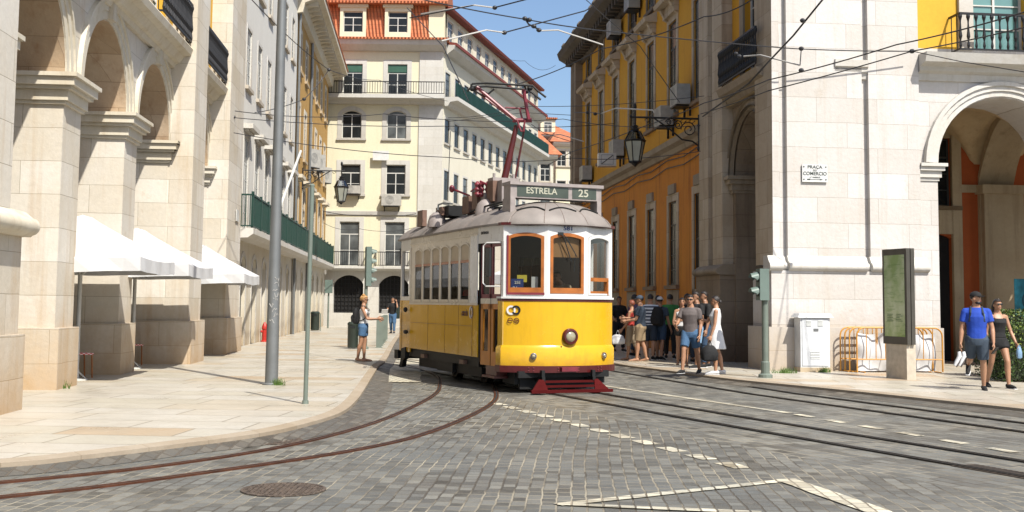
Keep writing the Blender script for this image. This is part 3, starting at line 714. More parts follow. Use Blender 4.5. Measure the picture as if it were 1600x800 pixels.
for s in WS:
    window(F2, r_, s, s + 1.0, 4.0, 7.1, n=.03, trim='limeT', hood='ledge', sill=False, rows=4, tw=.22, tn=.02, depth=.035); window(F2, r_, s, s + 1.0, 8.6, 10.9, n=.03, trim='limeT', tw=.22, tn=.02, depth=.035); window(F2, r_, s, s + 1.0, 12.5, 14.4, n=.03, trim='limeT', tw=.2, tn=.02, depth=.035)
    window(F2, r_, s - .1, s + 1.1, .12, 3.1, n=.03, rise=.3, depth=.16, frame='dframe', trim='limeT', tw=.16, sill=False, rows=2, tn=.02)
mb = MB(); F2.prof(mb, [(-.1, 3.58), (.45, 3.60), (.62, 3.72), (.62, 3.90), (-.1, 3.90)], E1 + .005, E2); mb.build('balcony_slab', M['limeTW'], r_)
mb = MB(); railing(F2, mb, E1 + .02, E2 - .1, .56, 3.9, 4.98, .14, r=.022, ends=.02)
for i in range(9): F2.box(mb, E1 + .1 + i * 2.2, E1 + .18 + i * 2.2, .52, .60, 3.9, 5.06)
split_build(mb, 'balcony_railing', M['ironG'], r_)
mb = MB(); F2.prof(mb, [(0, 15.0), (.25, 15.05), (.35, 15.5), (.95, 15.75), (1.15, 15.8), (1.15, 16.05), (.0, 16.4)], E1 - .3, E2 + .5)
for i in range(22): F2.box(mb, E1 + .2 + i * .84, E1 + .38 + i * .84, .3, .9, 15.45, 15.72)
mb.build('eave', M['limeT'], r_)
mb = MB(); F2.prof(mb, [(1.2, 16.05), (1.2, 16.12), (-5.5, 18.6), (-12, 16.1)], E1 - .3, E2 + .6); mb.build('roof', M['tile'], r_)
mb = MB(); B(E1, E2, -11, -.3, 15.4, 16.0); B(E1, E2, -11, -10.7, 0, 15.4); B(E2 - .3, E2, -10.7, .02, 0, 15.6); mb.build('rear_wall', M['ochre'], r_)
mb = MB(); mb.tube([F2.p(19.0, .12, z) for z in (0, 15)], .07, 8); mb.tube([F2.p(12.9, .12, z) for z in (0, 16)], .06, 8); split_build(mb, 'downpipe', M['steel'], r_)

# ================================================================== CREAM CORNER BLOCK
CX, CY = -4.433, 72.0
FC = Frame((CX, CY), (1, 0), False)       # front: s from -9 to 0
FS = Frame((CX, CY), (.2337, .9723), False)  # side
r_ = empty('corner_apartment_block', (CX, CY, 0), 0, 'cream corner block with orange mansard roof behind the tram', 'building')
rs = bpy.data.objects.new('side_wing', None); COL.objects.link(rs); rs.parent = r_; rs.rotation_euler = (0, 0, FS.ang)
f5, f4, f3, f2_ = (14.62, 16.66), (11.9, 13.67), (8.37, 10.26), (3.85, 6.65)
cx_ = [-8.6 - 0, -5.73, -2.9]
ops = []
for c in cx_:
    ops += [(c - .62, c + .62, *f5), (c - .62, c + .62, *f4, .22), (c - .62, c + .62, *f3), (c - .62, c + .62, *f2_)]
mb = MB(); facade(FC, mb, -12.5, -1.5, 3.7, 17.6, ops); mb.build('wall', M['cream'], r_)
mb = MB(); facade(FC, mb, -12.5, -1.5, 0, 3.7, [(c - .93, c + .93, .95, 3.3, .55, .5) for c in cx_]); mb.build('ground_floor_wall', M['greyS'], r_)
for c in cx_:
    window(FC, r_, c - .62, c + .62, *f5, trim='greyT', tw=.28, sill=False, frame='wframe', pane='pane', rows=2, tn=.03)
    window(FC, r_, c - .62, c + .62, *f4, rise=.22, trim='greyT', tw=.28, frame='wframe', rows=2, tn=.03)
    window(FC, r_, c - .62, c + .62, *f3, trim='greyT', tw=.28, frame='wframe', rows=2, tn=.03)
    window(FC, r_, c - .62, c + .62, *f2_, trim='greyT', tw=.28, sill=False, frame='wframe', rows=2, tn=.03)
    mb = MB(); FC.box(mb, c - .6, c + .6, -.095, -.05, 16.15, 16.62); mb.build('green_fanlight', M['gframe'], r_)
    mb = MB(); FC.prof(mb, [(-.1, 3.55), (.4, 3.62), (.75, 3.7), (.75, 3.84), (-.1, 3.84)], c - 1.2, c + 1.2); mb.build('balcony_slab', M['greyT'], r_)
    mb = MB(); railing(FC, mb, c - 1.15, c + 1.15, .7, 3.84, 4.75, .12, r=.012, ends=.02); split_build(mb, 'balcony_railing', M['iron'], r_)
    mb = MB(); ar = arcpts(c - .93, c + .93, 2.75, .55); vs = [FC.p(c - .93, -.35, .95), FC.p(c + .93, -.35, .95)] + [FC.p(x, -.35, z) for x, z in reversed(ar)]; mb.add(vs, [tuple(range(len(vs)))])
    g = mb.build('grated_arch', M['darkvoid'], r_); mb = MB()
    for i in range(1, 8): FC.box(mb, c - .93 + i * .232 - .015, c - .93 + i * .232 + .015, -.3, -.27, .95, 3.2)
    for i in range(1, 9): FC.box(mb, c - .92, c + .92, -.3, -.27, .95 + i * .26 - .012, .95 + i * .26 + .012)
    mb.build('grille', M['iron'], g)
mb = MB(); FC.box(mb, -1.5, 0, -1.5, .08, 0, 17.6); mb.build('corner_pilaster', M['greyS'], r_)
mb = MB(); FC.prof(mb, [(-.1, 14.05), (.25, 14.1), (.4, 14.3), (.9, 14.36), (.9, 14.6), (-.1, 14.62)], -12.5, .12); mb.build('balcony_slab', M['greyT'], r_)
mb = MB(); railing(FC, mb, -12.4, .14, .82, 14.6, 15.42, .16, r=.014); split_build(mb, 'balcony_railing', M['iron'], r_)
mb = MB(); FC.prof(mb, [(-.1, 7.05), (.08, 7.08), (.12, 7.3), (-.1, 7.34)], -12.5, -1.5); mb.build('string_course', M['greyT'], r_)
mb = MB(); FC.prof(mb, [(-.1, 17.45), (.2, 17.5), (.65, 17.8), (.75, 18.1), (-.1, 18.12)], -12.5, .2); split_build(mb, 'cornice', M['greyT'], r_)
mb = MB(); FC.prof(mb, [(.85, 18.1), (.85, 18.22), (-.3, 18.35), (-.3, 18.1)], -12.5, .35); mb.build('eave_tiles', M['tile'], r_)
mb = MB(); FC.prof(mb, [(.3, 18.2), (.0, 20.5), (-.5, 20.5), (-.5, 18.2)], -12.5, -.9); mb.build('mansard_tiles', M['tile'], r_)
mb = MB(); FC.prof(mb, [(.75, 20.42), (.75, 20.56), (-4.5, 22.4), (-10, 20.5)], -12.5, .25); mb.build('roof', M['tile'], r_)
for c in [-5.73, -2.9, -8.6]:
    mb = MB(); FC.box(mb, c - .82, c - .62, -.6, .42, 18.3, 20.2); FC.box(mb, c + .62, c + .82, -.6, .42, 18.3, 20.2); FC.box(mb, c - .62, c + .62, -.6, .42, 18.3, 18.62); FC.box(mb, c - .62, c + .62, -.6, .42, 19.95, 20.2); FC.box(mb, c - .95, c + .95, -.6, .5, 20.2, 20.4)
    d_ = mb.build('dormer', M['cream'], r_); window(FC, d_, c - .62, c + .62, 18.62, 19.95, n=.35, depth=.1, rows=2, sill=False)
mb = MB(); FC.box(mb, -.95, .05, -1.6, .25, 18.2, 20.42); mb.build('corner_attic', M['cream'], r_)
# side wing
LN = 28.4
WSd = [.45 + 2.2 * i for i in range(13)]
ops = []
for s in WSd: ops += [(s, s + 1.08, 11.75, 13.3), (s, s + 1.08, 8.1, 10.0), (s, s + 1.08, 4.6, 6.5), (s, s + 1.08, 14.65, 16.3)]
gop = [(s, s + 1.0, .12, 3.0, .3) for s in WSd]
mb = MB(); facade(FS, mb, 0, LN, 0, 17.6, ops + gop, depth=.06); mb.build('side_wall', M['creamS'], rs)
for s in WSd:
    for a, b in ((11.75, 13.3), (8.1, 10.0), (4.6, 6.5), (14.65, 16.3)): window(FS, rs, s, s + 1.08, a, b, trim='greyT', tw=.13, tn=.015, depth=.05, frame='dframe', rows=2)
    window(FS, rs, s, s + 1.0, .12, 3.0, rise=.3, frame='dframe', trim='greyT', sill=False)
mb = MB(); FS.prof(mb, [(-.1, 14.0), (.3, 14.06), (.45, 14.3), (.95, 14.36), (.95, 14.6), (-.1, 14.62)], .1, LN + .3); mb.build('balcony_slab', M['greyT'], rs)
mb = MB(); railing(FS, mb, .1, LN + .2, .86, 14.6, 15.5, .3, r=.05); FS.box(mb, .12, LN + .18, .80, .84, 14.72, 15.4); mb.build('balcony_railing', M['ironG'], rs)
mb = MB(); FS.prof(mb, [(-.1, 17.3), (.2, 17.4), (.6, 17.7), (.68, 17.95), (-.1, 18.0)], .2, LN + .3); mb.build('cornice', M['greyT'], rs)
M['redtrim'] = plain('dark red trim', (.22, .035, .02), .6)
mb = MB(); FS.prof(mb, [(.78, 17.92), (.78, 18.1), (-.3, 18.3), (-.3, 17.95)], .3, LN + .4); mb.build('eave_tiles', M['redtrim'], rs)
WA = [1.1 + 2.35 * i for i in range(12)]
mb = MB(); facade(FS, mb, .9, LN, 18.0, 20.2, [(s, s + 1.25, 18.35, 19.8) for s in WA], n=-.1, depth=.05); mb.build('attic_wall', M['creamS'], rs)
for s in WA:
    window(FS, rs, s, s + 1.25, 18.35, 19.8, n=-.1, rows=2, sill=False, depth=.05, trim='creamS', tw=.2, tn=.02)
mb = MB(); FS.prof(mb, [(.45, 20.2), (.5, 20.35), (-5, 22.2), (-10, 20.3)], .2, LN + .3); mb.build('roof', M['redtrim'], rs)
mb = MB(); FS.box(mb, .2, LN, -10, -9.7, 0, 18); FS.box(mb, LN - .3, LN, -9.7, -.02, 0, 20.2); FS.box(mb, .2, LN, -9.7, -.4, 17.6, 18.0); mb.build('rear_wall', M['creamS'], rs)
rs['kind_of'] = ''
del rs['kind_of']

# ================================================================== FAR HOUSES AT THE END OF THE STREET
def farhouse(name, label, Y, px0, px1, ytop, yeave, yb, wall, roofm, depth=14, dorm=0):
    a = at(px0, yeave, Y); b = at(px1, yeave, Y); z1 = a.z; zt = at(px0, ytop, Y).z
    r = empty(name, (a.x, Y, 0), R(8), label, 'building', 'far houses at the end of the street'); W_ = b.x - a.x
    f = Frame((a.x, Y), (1, 0), False)
    n_ = max(2, int(W_ / 1.9)); ops = []
    for i in range(n_):
        s = (i + .5) * W_ / n_ - .45
        for k in range(int((z1 - 2) / 3.1)): ops.append((s, s + .9, z1 - 2.3 - 3.1 * k, z1 - .7 - 3.1 * k))
    mb = MB(); facade(f, mb, 0, W_, 0, z1, ops); f.box(mb, 0, .1, -depth, 0, 0, z1); f.box(mb, W_ - .1, W_, -depth, 0, 0, z1); mb.build('wall', wall, r)
    for o_ in ops: window(f, r, *[round(v, 3) for v in o_], trim='limeTW', tw=.12, rows=2)
    mb = MB(); f.prof(mb, [(-.1, z1 - .35), (.25, z1 - .3), (.6, z1 - .05), (.6, z1 + .1), (-.1, z1 + .1)], -.3, W_ + .3); mb.build('cornice', M['limeTW'], r)
    e = .7; mb = MB(); mb.add([(-e, -e, z1 + .1), (W_ + e, -e, z1 + .1), (W_ + e, depth + e, z1 + .1), (-e, depth + e, z1 + .1), (W_ * .28, depth * .25, zt), (W_ * .72, depth * .25, zt), (W_ * .72, depth * .75, zt), (W_ * .28, depth * .75, zt)],
                             [(0, 1, 5, 4), (1, 2, 6, 5), (2, 3, 7, 6), (3, 0, 4, 7), (4, 5, 6, 7), (3, 2, 1, 0)]); mb.build('roof', roofm, r)
    for i in range(dorm):
        s = W_ * (i + .6) / (dorm + .2); zz = z1 + .4
        mb = MB(); mb.box(s - .8, s + .8, .2, 3, zz - .3, zz + 1.5); d_ = mb.build('dormer', M['cream'], r); window(f, d_, s - .45, s + .45, zz, zz + 1.2, n=-.18, depth=.0, rows=2, sill=False)
        mb = MB(); mb.prism([(s - 1, -.05), (s + 1, -.05), (s + 1, 3), (s - 1, 3)], zz + 1.5, zz + 1.65); mb.build('dormer_roof', M['tile'], d_)
farhouse('far_house', 'low white house with orange tiled hip roof just left of the yellow building', 104, 812, 866, 196, 243, 285, M['creamS'], M['tile'])
farhouse('far_house', 'taller ochre house with orange roof and dormer behind the low white house', 122, 826, 888, 184, 212, 285, M['yellow'], M['tile'], dorm=1)
farhouse('far_house', 'narrow cream house touching the far corner of the yellow building', 116, 868, 906, 196, 224, 285, M['cream'], M['tile'])
farhouse('far_house', 'distant white house closing the street behind the cream corner block', 150, 700, 850, 240, 262, 285, M['creamS'], M['tile'])

# ================================================================== RIGHT YELLOW BUILDING AND CORNER PAVILION
R0 = at(1210, 500, 26.9); dR = Vector((-.112, .9937))
FR = Frame((R0.x, 26.9), dR, True)
r_ = FR.root('yellow_building', 'long yellow and orange building with stone windows on the shaded right side', 'building')
Y0, Y1 = 6.32, 28.6; n0 = -.22
GW = [6.62 + 3.08 * i for i in range(7)]; 
gops = [(s, s + 1.02, 2.25 if i else .12, 4.95) for i, s in enumerate(GW)]
uops = [(s, s + 1.02, 7.75, 10.85) for s in GW] + [(s, s + 1.02, 12.0, 13.1) for s in GW]
mb = MB(); facade(FR, mb, Y0, Y1, 0, 6.5, gops, n=n0); mb.build('lower_wall', M['orange'], r_)
mb = MB(); facade(FR, mb, Y0, Y1, 6.5, 13.6, uops, n=n0); mb.build('upper_wall', M['yellow'], r_)
for i, s in enumerate(GW):
    window(FR, r_, s, s + 1.02, 2.25 if i else .12, 4.95, n=n0, trim='limeM', tw=.24, frame='dframe', rows=4, tn=.03, depth=.05)
    mb = MB(); FR.box(mb, s + .1, s + .92, n0 - .01, n0 + .08, 5.19, 5.5); FR.box(mb, s - .24, s + 1.26, n0 - .01, n0 + .03, 1.1, 2.1); split_build(mb, 'window_keystone', M['limeD2'], r_)
    window(FR, r_, s, s + 1.02, 7.75, 10.85, n=n0, trim='limeM', tw=.20, frame='dframe', rows=4, hood='ped', tn=.03, depth=.05)
    window(FR, r_, s, s + 1.02, 12.0, 13.1, n=n0, trim='limeD2', tw=.2, frame='dframe', rows=2, tn=.03, depth=.05)
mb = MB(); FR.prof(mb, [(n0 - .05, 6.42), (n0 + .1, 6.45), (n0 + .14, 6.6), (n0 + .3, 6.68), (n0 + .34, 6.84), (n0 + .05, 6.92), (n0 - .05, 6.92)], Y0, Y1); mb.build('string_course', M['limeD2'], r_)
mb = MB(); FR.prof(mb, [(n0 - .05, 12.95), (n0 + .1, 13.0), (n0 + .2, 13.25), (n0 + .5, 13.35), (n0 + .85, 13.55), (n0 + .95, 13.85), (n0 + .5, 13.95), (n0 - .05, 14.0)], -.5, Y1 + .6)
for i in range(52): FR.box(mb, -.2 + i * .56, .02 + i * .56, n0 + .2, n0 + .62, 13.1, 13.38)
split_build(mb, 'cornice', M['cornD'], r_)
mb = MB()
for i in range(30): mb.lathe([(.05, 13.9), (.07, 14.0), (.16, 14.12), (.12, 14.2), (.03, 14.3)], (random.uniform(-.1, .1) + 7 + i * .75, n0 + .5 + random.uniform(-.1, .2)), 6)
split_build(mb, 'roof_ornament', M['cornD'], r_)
mb = MB(); FR.box(mb, Y1 - 1.3, Y1 - .7, n0, .12, 0, 13.4); FR.box(mb, Y1 - .5, Y1 + .1, n0 - .6, .12, 0, 13.4); split_build(mb, 'end_pilaster', M['limeD'], r_)
mb = MB(); B = lambda *q: FR.box(mb, *q)
B(Y0 + .2, Y1, n0 - 12, n0 - .4, 13.6, 13.9); B(Y0 + .2, Y1, n0 - 12, n0 - 11.7, 0, 13.6); B(Y1 - .3, Y1, n0 - 11.7, n0 - .01, 0, 13.6); mb.build('rear_wall', M['yellow'], r_)
mb = MB()
for q, zz in ((5.2, 6.35), (5.2, 6.1)): mb.tube([FR.p(6.5 + i * 2.2, n0 + .05, zz - .12 * (i % 2)) for i in range(11)], .018, 5)
mb.build('wall_cable', M['wire'], r_)

# corner pavilion
r_ = FR.root('corner_pavilion', 'white stone corner pavilion with clustered pilasters and tall arches on the right', 'building')
rf = bpy.data.objects.new('front_facade', None); COL.objects.link(rf); rf.parent = r_
F0 = at(1232, 500, 27.1); dF = Vector((.9937, .112)); FF = Frame((F0.x, 27.1), dF, False)
c_, s_ = math.cos(-FR.ang), math.sin(-FR.ang); dx, dy = F0.x - R0.x, 27.1 - 26.9
rf.location = (c_ * dx - s_ * dy, s_ * dx + c_ * dy, 0); rf.rotation_euler = (0, 0, FF.ang - FR.ang)
# street side: weathered stone, its shade also darkened into the colour
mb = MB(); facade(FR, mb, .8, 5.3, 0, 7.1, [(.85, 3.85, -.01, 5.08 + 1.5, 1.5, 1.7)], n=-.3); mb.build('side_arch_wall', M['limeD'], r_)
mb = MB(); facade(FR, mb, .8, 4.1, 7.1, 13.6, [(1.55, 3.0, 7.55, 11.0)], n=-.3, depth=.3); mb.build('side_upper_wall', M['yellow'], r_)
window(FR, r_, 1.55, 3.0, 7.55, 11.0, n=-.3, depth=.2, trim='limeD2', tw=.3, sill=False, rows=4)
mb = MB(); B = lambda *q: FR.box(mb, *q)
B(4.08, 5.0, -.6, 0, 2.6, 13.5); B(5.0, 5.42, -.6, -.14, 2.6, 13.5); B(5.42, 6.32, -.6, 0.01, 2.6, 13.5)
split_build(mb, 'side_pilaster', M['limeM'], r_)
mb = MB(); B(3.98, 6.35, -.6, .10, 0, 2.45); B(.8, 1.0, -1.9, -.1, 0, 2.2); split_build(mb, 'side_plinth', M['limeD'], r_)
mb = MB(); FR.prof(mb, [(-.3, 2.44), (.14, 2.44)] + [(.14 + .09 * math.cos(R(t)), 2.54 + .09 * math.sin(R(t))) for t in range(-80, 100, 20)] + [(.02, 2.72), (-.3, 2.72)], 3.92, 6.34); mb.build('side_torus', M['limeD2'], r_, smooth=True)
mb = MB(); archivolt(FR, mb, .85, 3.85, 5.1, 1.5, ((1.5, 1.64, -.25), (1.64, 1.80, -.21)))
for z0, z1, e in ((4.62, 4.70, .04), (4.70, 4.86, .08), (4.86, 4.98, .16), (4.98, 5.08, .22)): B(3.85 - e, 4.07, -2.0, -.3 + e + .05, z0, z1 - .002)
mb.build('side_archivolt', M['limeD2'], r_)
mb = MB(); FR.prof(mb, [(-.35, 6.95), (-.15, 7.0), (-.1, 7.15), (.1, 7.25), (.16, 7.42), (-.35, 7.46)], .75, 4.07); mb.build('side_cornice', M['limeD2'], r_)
mb = MB(); railing(FR, mb, .85, 3.95, .12, 7.46, 8.45, .14, heavy=True); mb.build('side_balcony_railing', M['iron'], r_)
# front block
mb = MB(); B = lambda *q: FF.box(mb, *q)
xl = -.36
B(xl, -.19, -1.25, .0, 2.60, 13.5); B(-.19, 0.0, -1.2, -.13, 2.60, 13.5)
split_build(mb, 'corner_strip', M['limeW'], rf)
mb = MB(); B(xl - .004, xl + .05, -1.24, -.012, 2.6, 13.49); mb.build('corner_strip_shade', M['limeM'], rf)  # darker stone skin puts the street face's shade into colour
mb = MB(); B(0, 1.87, -1.2, 0, 2.60, 13.5); B(1.87, 2.03, -1.2, -.13, 2.60, 13.5); B(2.03, 3.3, -1.2, .005, 2.60, 13.5)
split_build(mb, 'front_pilaster', M['limeW'], rf)
mb = MB(); B(xl - .08, 3.42, -1.25, .1, 1.13, 2.45); B(xl - .18, 3.72, -1.35, .2, 0, 1.13); split_build(mb, 'front_plinth', M['limeW'], rf)
mb = MB(); TP = lambda n_: [(-.3, 2.44), (n_ + .1, 2.44)] + [(n_ + .1 + .10 * math.cos(R(t)), 2.545 + .10 * math.sin(R(t))) for t in range(-80, 100, 20)] + [(n_ + .04, 2.74), (n_, 2.80), (-.3, 2.80)]
FF.prof(mb, TP(0), -.5, -.17); FF.prof(mb, TP(-.12), -.16, -.02); FF.prof(mb, TP(.005), -.02, 1.9); FF.prof(mb, TP(-.12), 1.9, 2.0); FF.prof(mb, TP(.004), 2.0, 3.42)
mb.build('front_torus', M['limeTW'], rf, smooth=True)
mb = MB(); FF.prof(mb, [(-.13, 7.05), (-.06, 7.08), (-.04, 7.2), (.0, 7.24), (-.0, 7.33), (.05, 7.36), (.06, 7.52), (-.13, 7.56)], 1.2, 2.03); mb.build('impost_band', M['limeTW'], rf)
AR = [(3.8, 7.14), (9.3, 12.64)]
mb = MB(); facade(FF, mb, 3.28, 14, 0, 7.9, [(a, b, -.01, 5.08 + 1.67, 1.67, 1.5) for a, b in AR], n=-.12); mb.build('front_arch_wall', M['limeW'], rf)
mb = MB(); facade(FF, mb, 3.28, 14, 7.9, 13.6, [(a + .95, b - .95, 7.901, 11.2) for a, b in AR], n=-.12, depth=.35); mb.build('front_upper_wall', M['yellowF'], rf)
for a, b in AR:
    window(FF, rf, a + .95, b - .95, 7.901, 11.2, n=-.12, depth=.3, pane='paneT', trim='limeTW', tw=.36, sill=False, rows=4, tn=.09)
    mb = MB(); archivolt(FF, mb, a, b, 5.1, 1.67, ((1.67, 1.80, -.07), (1.80, 1.92, -.03), (1.92, 2.02, .02))); mb.build('front_archivolt', M['limeTW'], rf)
    mb = MB(); railing(FF, mb, a + .35, b - .35, .42, 7.72, 8.68, .19, heavy=True, ends=-.1); mb.build('front_balcony_railing', M['iron'], rf)
mb = MB()
for a, b in ((3.3, 3.8), (7.14, 9.3), (12.64, 13.9)):
    for z0, z1, e in ((4.66, 4.74, .03), (4.74, 4.90, .07), (4.90, 5.0, .13), (5.0, 5.08, .18)): B(a + .01, b + e, -1.6, -.12 + e, z0, z1 - .002)
split_build(mb, 'front_capital', M['limeTW'], rf)
mb = MB(); FF.prof(mb, [(-.13, 7.08), (-.06, 7.10), (-.04, 7.26), (.08, 7.32), (.10, 7.42), (.36, 7.48), (.44, 7.70), (-.13, 7.72)], 3.31, 14); mb.build('front_cornice', M['limeTW'], rf)
mb = MB(); B(7.14, 9.3, -1.66, -.02, 0, 1.13); B(12.64, 14, -1.66, -.02, 0, 1.13); split_build(mb, 'pier_plinth', M['limeW'], rf)
mb = MB(); B(xl, 14, -6.2, -1.3, 13.4, 13.7); B(13.7, 14, -6.2, -.2, 0, 13.4); B(xl, 13.7, -6.2, -5.9, 0, 13.4); mb.build('rear_wall', M['yellow'], rf)
# gallery behind the arches
NB = -4.9
def gz(s, n):
    r1 = 2.2; u = (s - 5.17) % 5.5
    if u > 2.75: u -= 5.5
    h1 = math.sqrt(max(r1 * r1 - u * u, 0)) * .86; q = n + 3.25; h2 = math.sqrt(max(1.75 ** 2 - q * q, 0)) * 1.08
    return 5.1 + max(h1, h2)
mb = MB(); ns, nn_ = 110, 34
for i in range(ns + 1):
    for j in range(nn_ + 1):
        s = -.3 + 14.2 * i / ns; n = -1.5 - 3.5 * j / nn_; mb.v.append(FF.p(s, n, gz(s, n)))
for i in range(ns):
    for j in range(nn_):
        a = i * (nn_ + 1) + j; mb.f.append((a, a + 1, a + nn_ + 2, a + nn_ + 1))
mb.build('gallery_vault', M['vault'], rf, smooth=True)
mb = MB(); facade(FF, mb, -.3, 13.9, 0, 7.3, [(5.75, 6.59, .12, 3.7, .12), (5.75, 6.59, 4.5, 6.45), (11.25, 12.09, .12, 3.7)], n=NB, depth=.2); mb.build('gallery_back_wall', M['redwall'], rf)
window(FF, rf, 5.75, 6.59, 4.5, 6.45, n=NB, depth=.1, trim='limeG', tw=.25, frame='dframe', rows=3)
mb = MB()
for s in (6.59, 12.09):
    B(s - 1.15, s - .84, NB, NB + .12, 0, 6.6); B(s, s + .28, NB, NB + .12, 0, 6.6); B(s - 1.15, s + .28, NB, NB + .1, 3.7, 4.4)
for s in (7.42, 12.92, 1.92): B(s, s + 1.06, NB, NB + .34, 0, 5.1); B(s - .1, s + 1.16, NB, NB + .44, 4.85, 5.1); B(s - .06, s + 1.12, NB, NB + .40, .1, .9); B(s - .02, s + 1.3, NB, NB + .14, .1, 5.1)
B(6.88, 11.2, NB, NB + .09, 4.9, 5.12)
B(6.88, 11.2, NB, NB + .05, 0, 1.0)
split_build(mb, 'gallery_pilaster', M['limeG'], rf)
mb = MB()
for s in (7.42, 12.92, 1.92):
    for e in (-1, 1):
        pass
    n1 = 14; P1 = [(NB + 3.4 * k / n1, 5.08 + 1.86 * math.sin(math.pi * k / n1) ** .8) for k in range(n1 + 1)]
    for k in range(n1):
        (a, za), (b, zb) = P1[k], P1[k + 1]
        mb.quad(FF.p(s, a, za), FF.p(s + 1.06, a, za), FF.p(s + 1.06, b, zb), FF.p(s, b, zb))
        for e in (s, s + 1.06): mb.quad(FF.p(e, a, za), FF.p(e, b, zb), FF.p(e, b, zb + .3), FF.p(e, a, za + .3))
split_build(mb, 'vault_rib', M['limeG'], rf)
mb = MB(); B(3.0, 3.2, -4.88, -1.5, 0, 7.2); B(-.3, -.2, -4.88, -4.2, 0, 7.2); mb.build('gallery_light_block', M['vault'], rf)  # added wall out of view, keeps light out of the side arch
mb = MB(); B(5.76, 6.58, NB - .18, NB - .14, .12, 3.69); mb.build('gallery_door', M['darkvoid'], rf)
#@@TRAM
# ================================================================== TRAM
def paintmat(name, col, dirt, amt, rough):
    m, t, p = newmat(name); tc = N(t, 'ShaderNodeTexCoord'); O = tc.outputs['Object']; c0 = tuple(v * KP for v in col); d0 = tuple(v * KP for v in dirt)
    mp = N(t, 'ShaderNodeMapping'); mp.inputs['Scale'].default_value = (5, 5, .7); t.links.new(O, mp.inputs['Vector'])
    c = mixc(t, ramp(t, noise(t, mp.outputs[0], 2.2, 6, .7), .5, .8, 0, amt), c0, d0)
    c = mixc(t, ramp(t, noise(t, O, 7, 8, .8), .6, .8, 0, amt), c, d0)
    sp = N(t, 'ShaderNodeSeparateXYZ'); t.links.new(O, sp.inputs[0]); gz = N(t, 'ShaderNodeMath', operation='MULTIPLY_ADD'); t.links.new(noise(t, O, 6, 6), gz.inputs[0]); gz.inputs[1].default_value = -.45; t.links.new(sp.outputs[2], gz.inputs[2])
    c = mixc(t, ramp(t, gz.outputs[0], .25, .5, min(1, amt * 1.6), 0), c, d0); t.links.new(c, p.inputs['Base Color'])
    t.links.new(ramp(t, noise(t, O, 3, 6), .3, .7, rough * .7, rough * 1.5), p.inputs['Roughness'])
    b = N(t, 'ShaderNodeBump'); b.inputs['Strength'].default_value = .22; b.inputs['Distance'].default_value = .03; t.links.new(noise(t, O, 2.4, 2), b.inputs['Height']); t.links.new(b.outputs[0], p.inputs['Normal'])
    return m
M['tyel'] = paintmat('yellow tram paint', (.84, .48, .012), (.36, .17, .02), .30, .2)
M['twhite'] = paintmat('white tram paint', (.88, .87, .84), (.42, .34, .24), .25, .28)
M['twhite_shade'] = paintmat('shaded white tram paint', (.82, .74, .60), (.40, .30, .18), .3, .3)  # white side paint, creamed to carry the shade on that side
M['tred'] = plain('dark red tram paint', (.10, .009, .009), .35, 0, .5, .15, 6)
M['tdoor'] = plain('orange door paint', (.66, .25, .03), .35, 0, .5, .12, 6)
M['tred2'] = plain('pantograph red paint', (.22, .025, .04), .4, 0, .5, .2, 9)
M['torange'] = plain('varnished wood frame', (.46, .145, .025), .35, 0, .5, .2, 6)
M['troof'] = plain('grey brown roof paint', (.29, .255, .23), .6, 0, .4, .16, 3, .15, 30)
M['tblack'] = plain('black underframe', (.012, .012, .012), .6, .2, .4, .4, 8)
M['tbrown'] = plain('brown equipment paint', (.20, .115, .08), .55, 0, .4, .2, 8)
M['tpink'] = plain('weathered grey pink paint', (.38, .33, .31), .55, 0, .4, .15, 8)
M['chrome'] = plain('polished metal', (.6, .6, .6), .2, 1.0, .5, .05)
M['destglass'] = plain('destination blind', (.075, .095, .075), .25, 0, .5, .2, 3)
M['letter'] = plain('pale lettering', (.55, .54, .42), .6)
M['black'] = plain('black', (.006, .01, .01), .5)
M['lens'] = plain('headlamp lens', (.50, .45, .30), .08, .3, .9, .1, 30)
M['blind'] = plain('cream window blind', (.62, .52, .38), .7)
M['oblind'] = plain('brown sun blind', (.40, .20, .07), .7)
M['blue'] = plain('blue card', (.02, .05, .22), .5); M['ycard'] = plain('yellow card', (.75, .6, .06), .6); M['wcard'] = plain('white paper', (.8, .8, .78), .7)
TA = math.atan2(TW.y, TW.x)
tram = empty('tram', (TO.x, TO.y, 0), TA, 'old yellow and white tram on line 25 turning out of the street', 'tram')
TI = (Matrix.Translation((TO.x, TO.y, 0)) @ Matrix.Rotation(TA, 4, 'Z')).inverted()
def T(x, y, Y): return TI @ at(x, y, Y)
class PF:
    def __init__(f, A, B_):
        f.A = Vector(A); d = Vector(B_) - f.A; f.L = d.length; f.d = d.normalized(); f.nn = Vector((f.d.y, -f.d.x))
    def p(f, s, n, z): q = f.A + f.d * s + f.nn * n; return (q.x, q.y, z)
    def box(f, mb, s0, s1, n0, n1, z0, z1):
        return mb.add([f.p(*q) for q in ((s0, n0, z0), (s1, n0, z0), (s1, n1, z0), (s0, n1, z0), (s0, n0, z1), (s1, n0, z1), (s1, n1, z1), (s0, n1, z1))],
                      [(0, 3, 2, 1), (4, 5, 6, 7), (0, 1, 5, 4), (1, 2, 6, 5), (2, 3, 7, 6), (3, 0, 4, 7)])
LS = PF((-1.19, 4.44), (-1.19, 0)); LD = PF((-1.19, 0), (-1.10, -1.10)); F1 = PF((-1.10, -1.10), (-.38, -1.47)); F2t = PF((-.38, -1.47), (.38, -1.47)); F3 = PF((.38, -1.47), (1.10, -1.10))
RD = PF((1.10, -1.10), (1.19, 0)); RS = PF((1.19, 0), (1.19, 4.44)); RV = PF((1.19, 4.44), (1.10, 5.54)); B1 = PF((1.10, 5.54), (.38, 5.91)); B2 = PF((.38, 5.91), (-.38, 5.91)); B3 = PF((-.38, 5.91), (-1.10, 5.54)); LV = PF((-1.10, 5.54), (-1.19, 4.44))
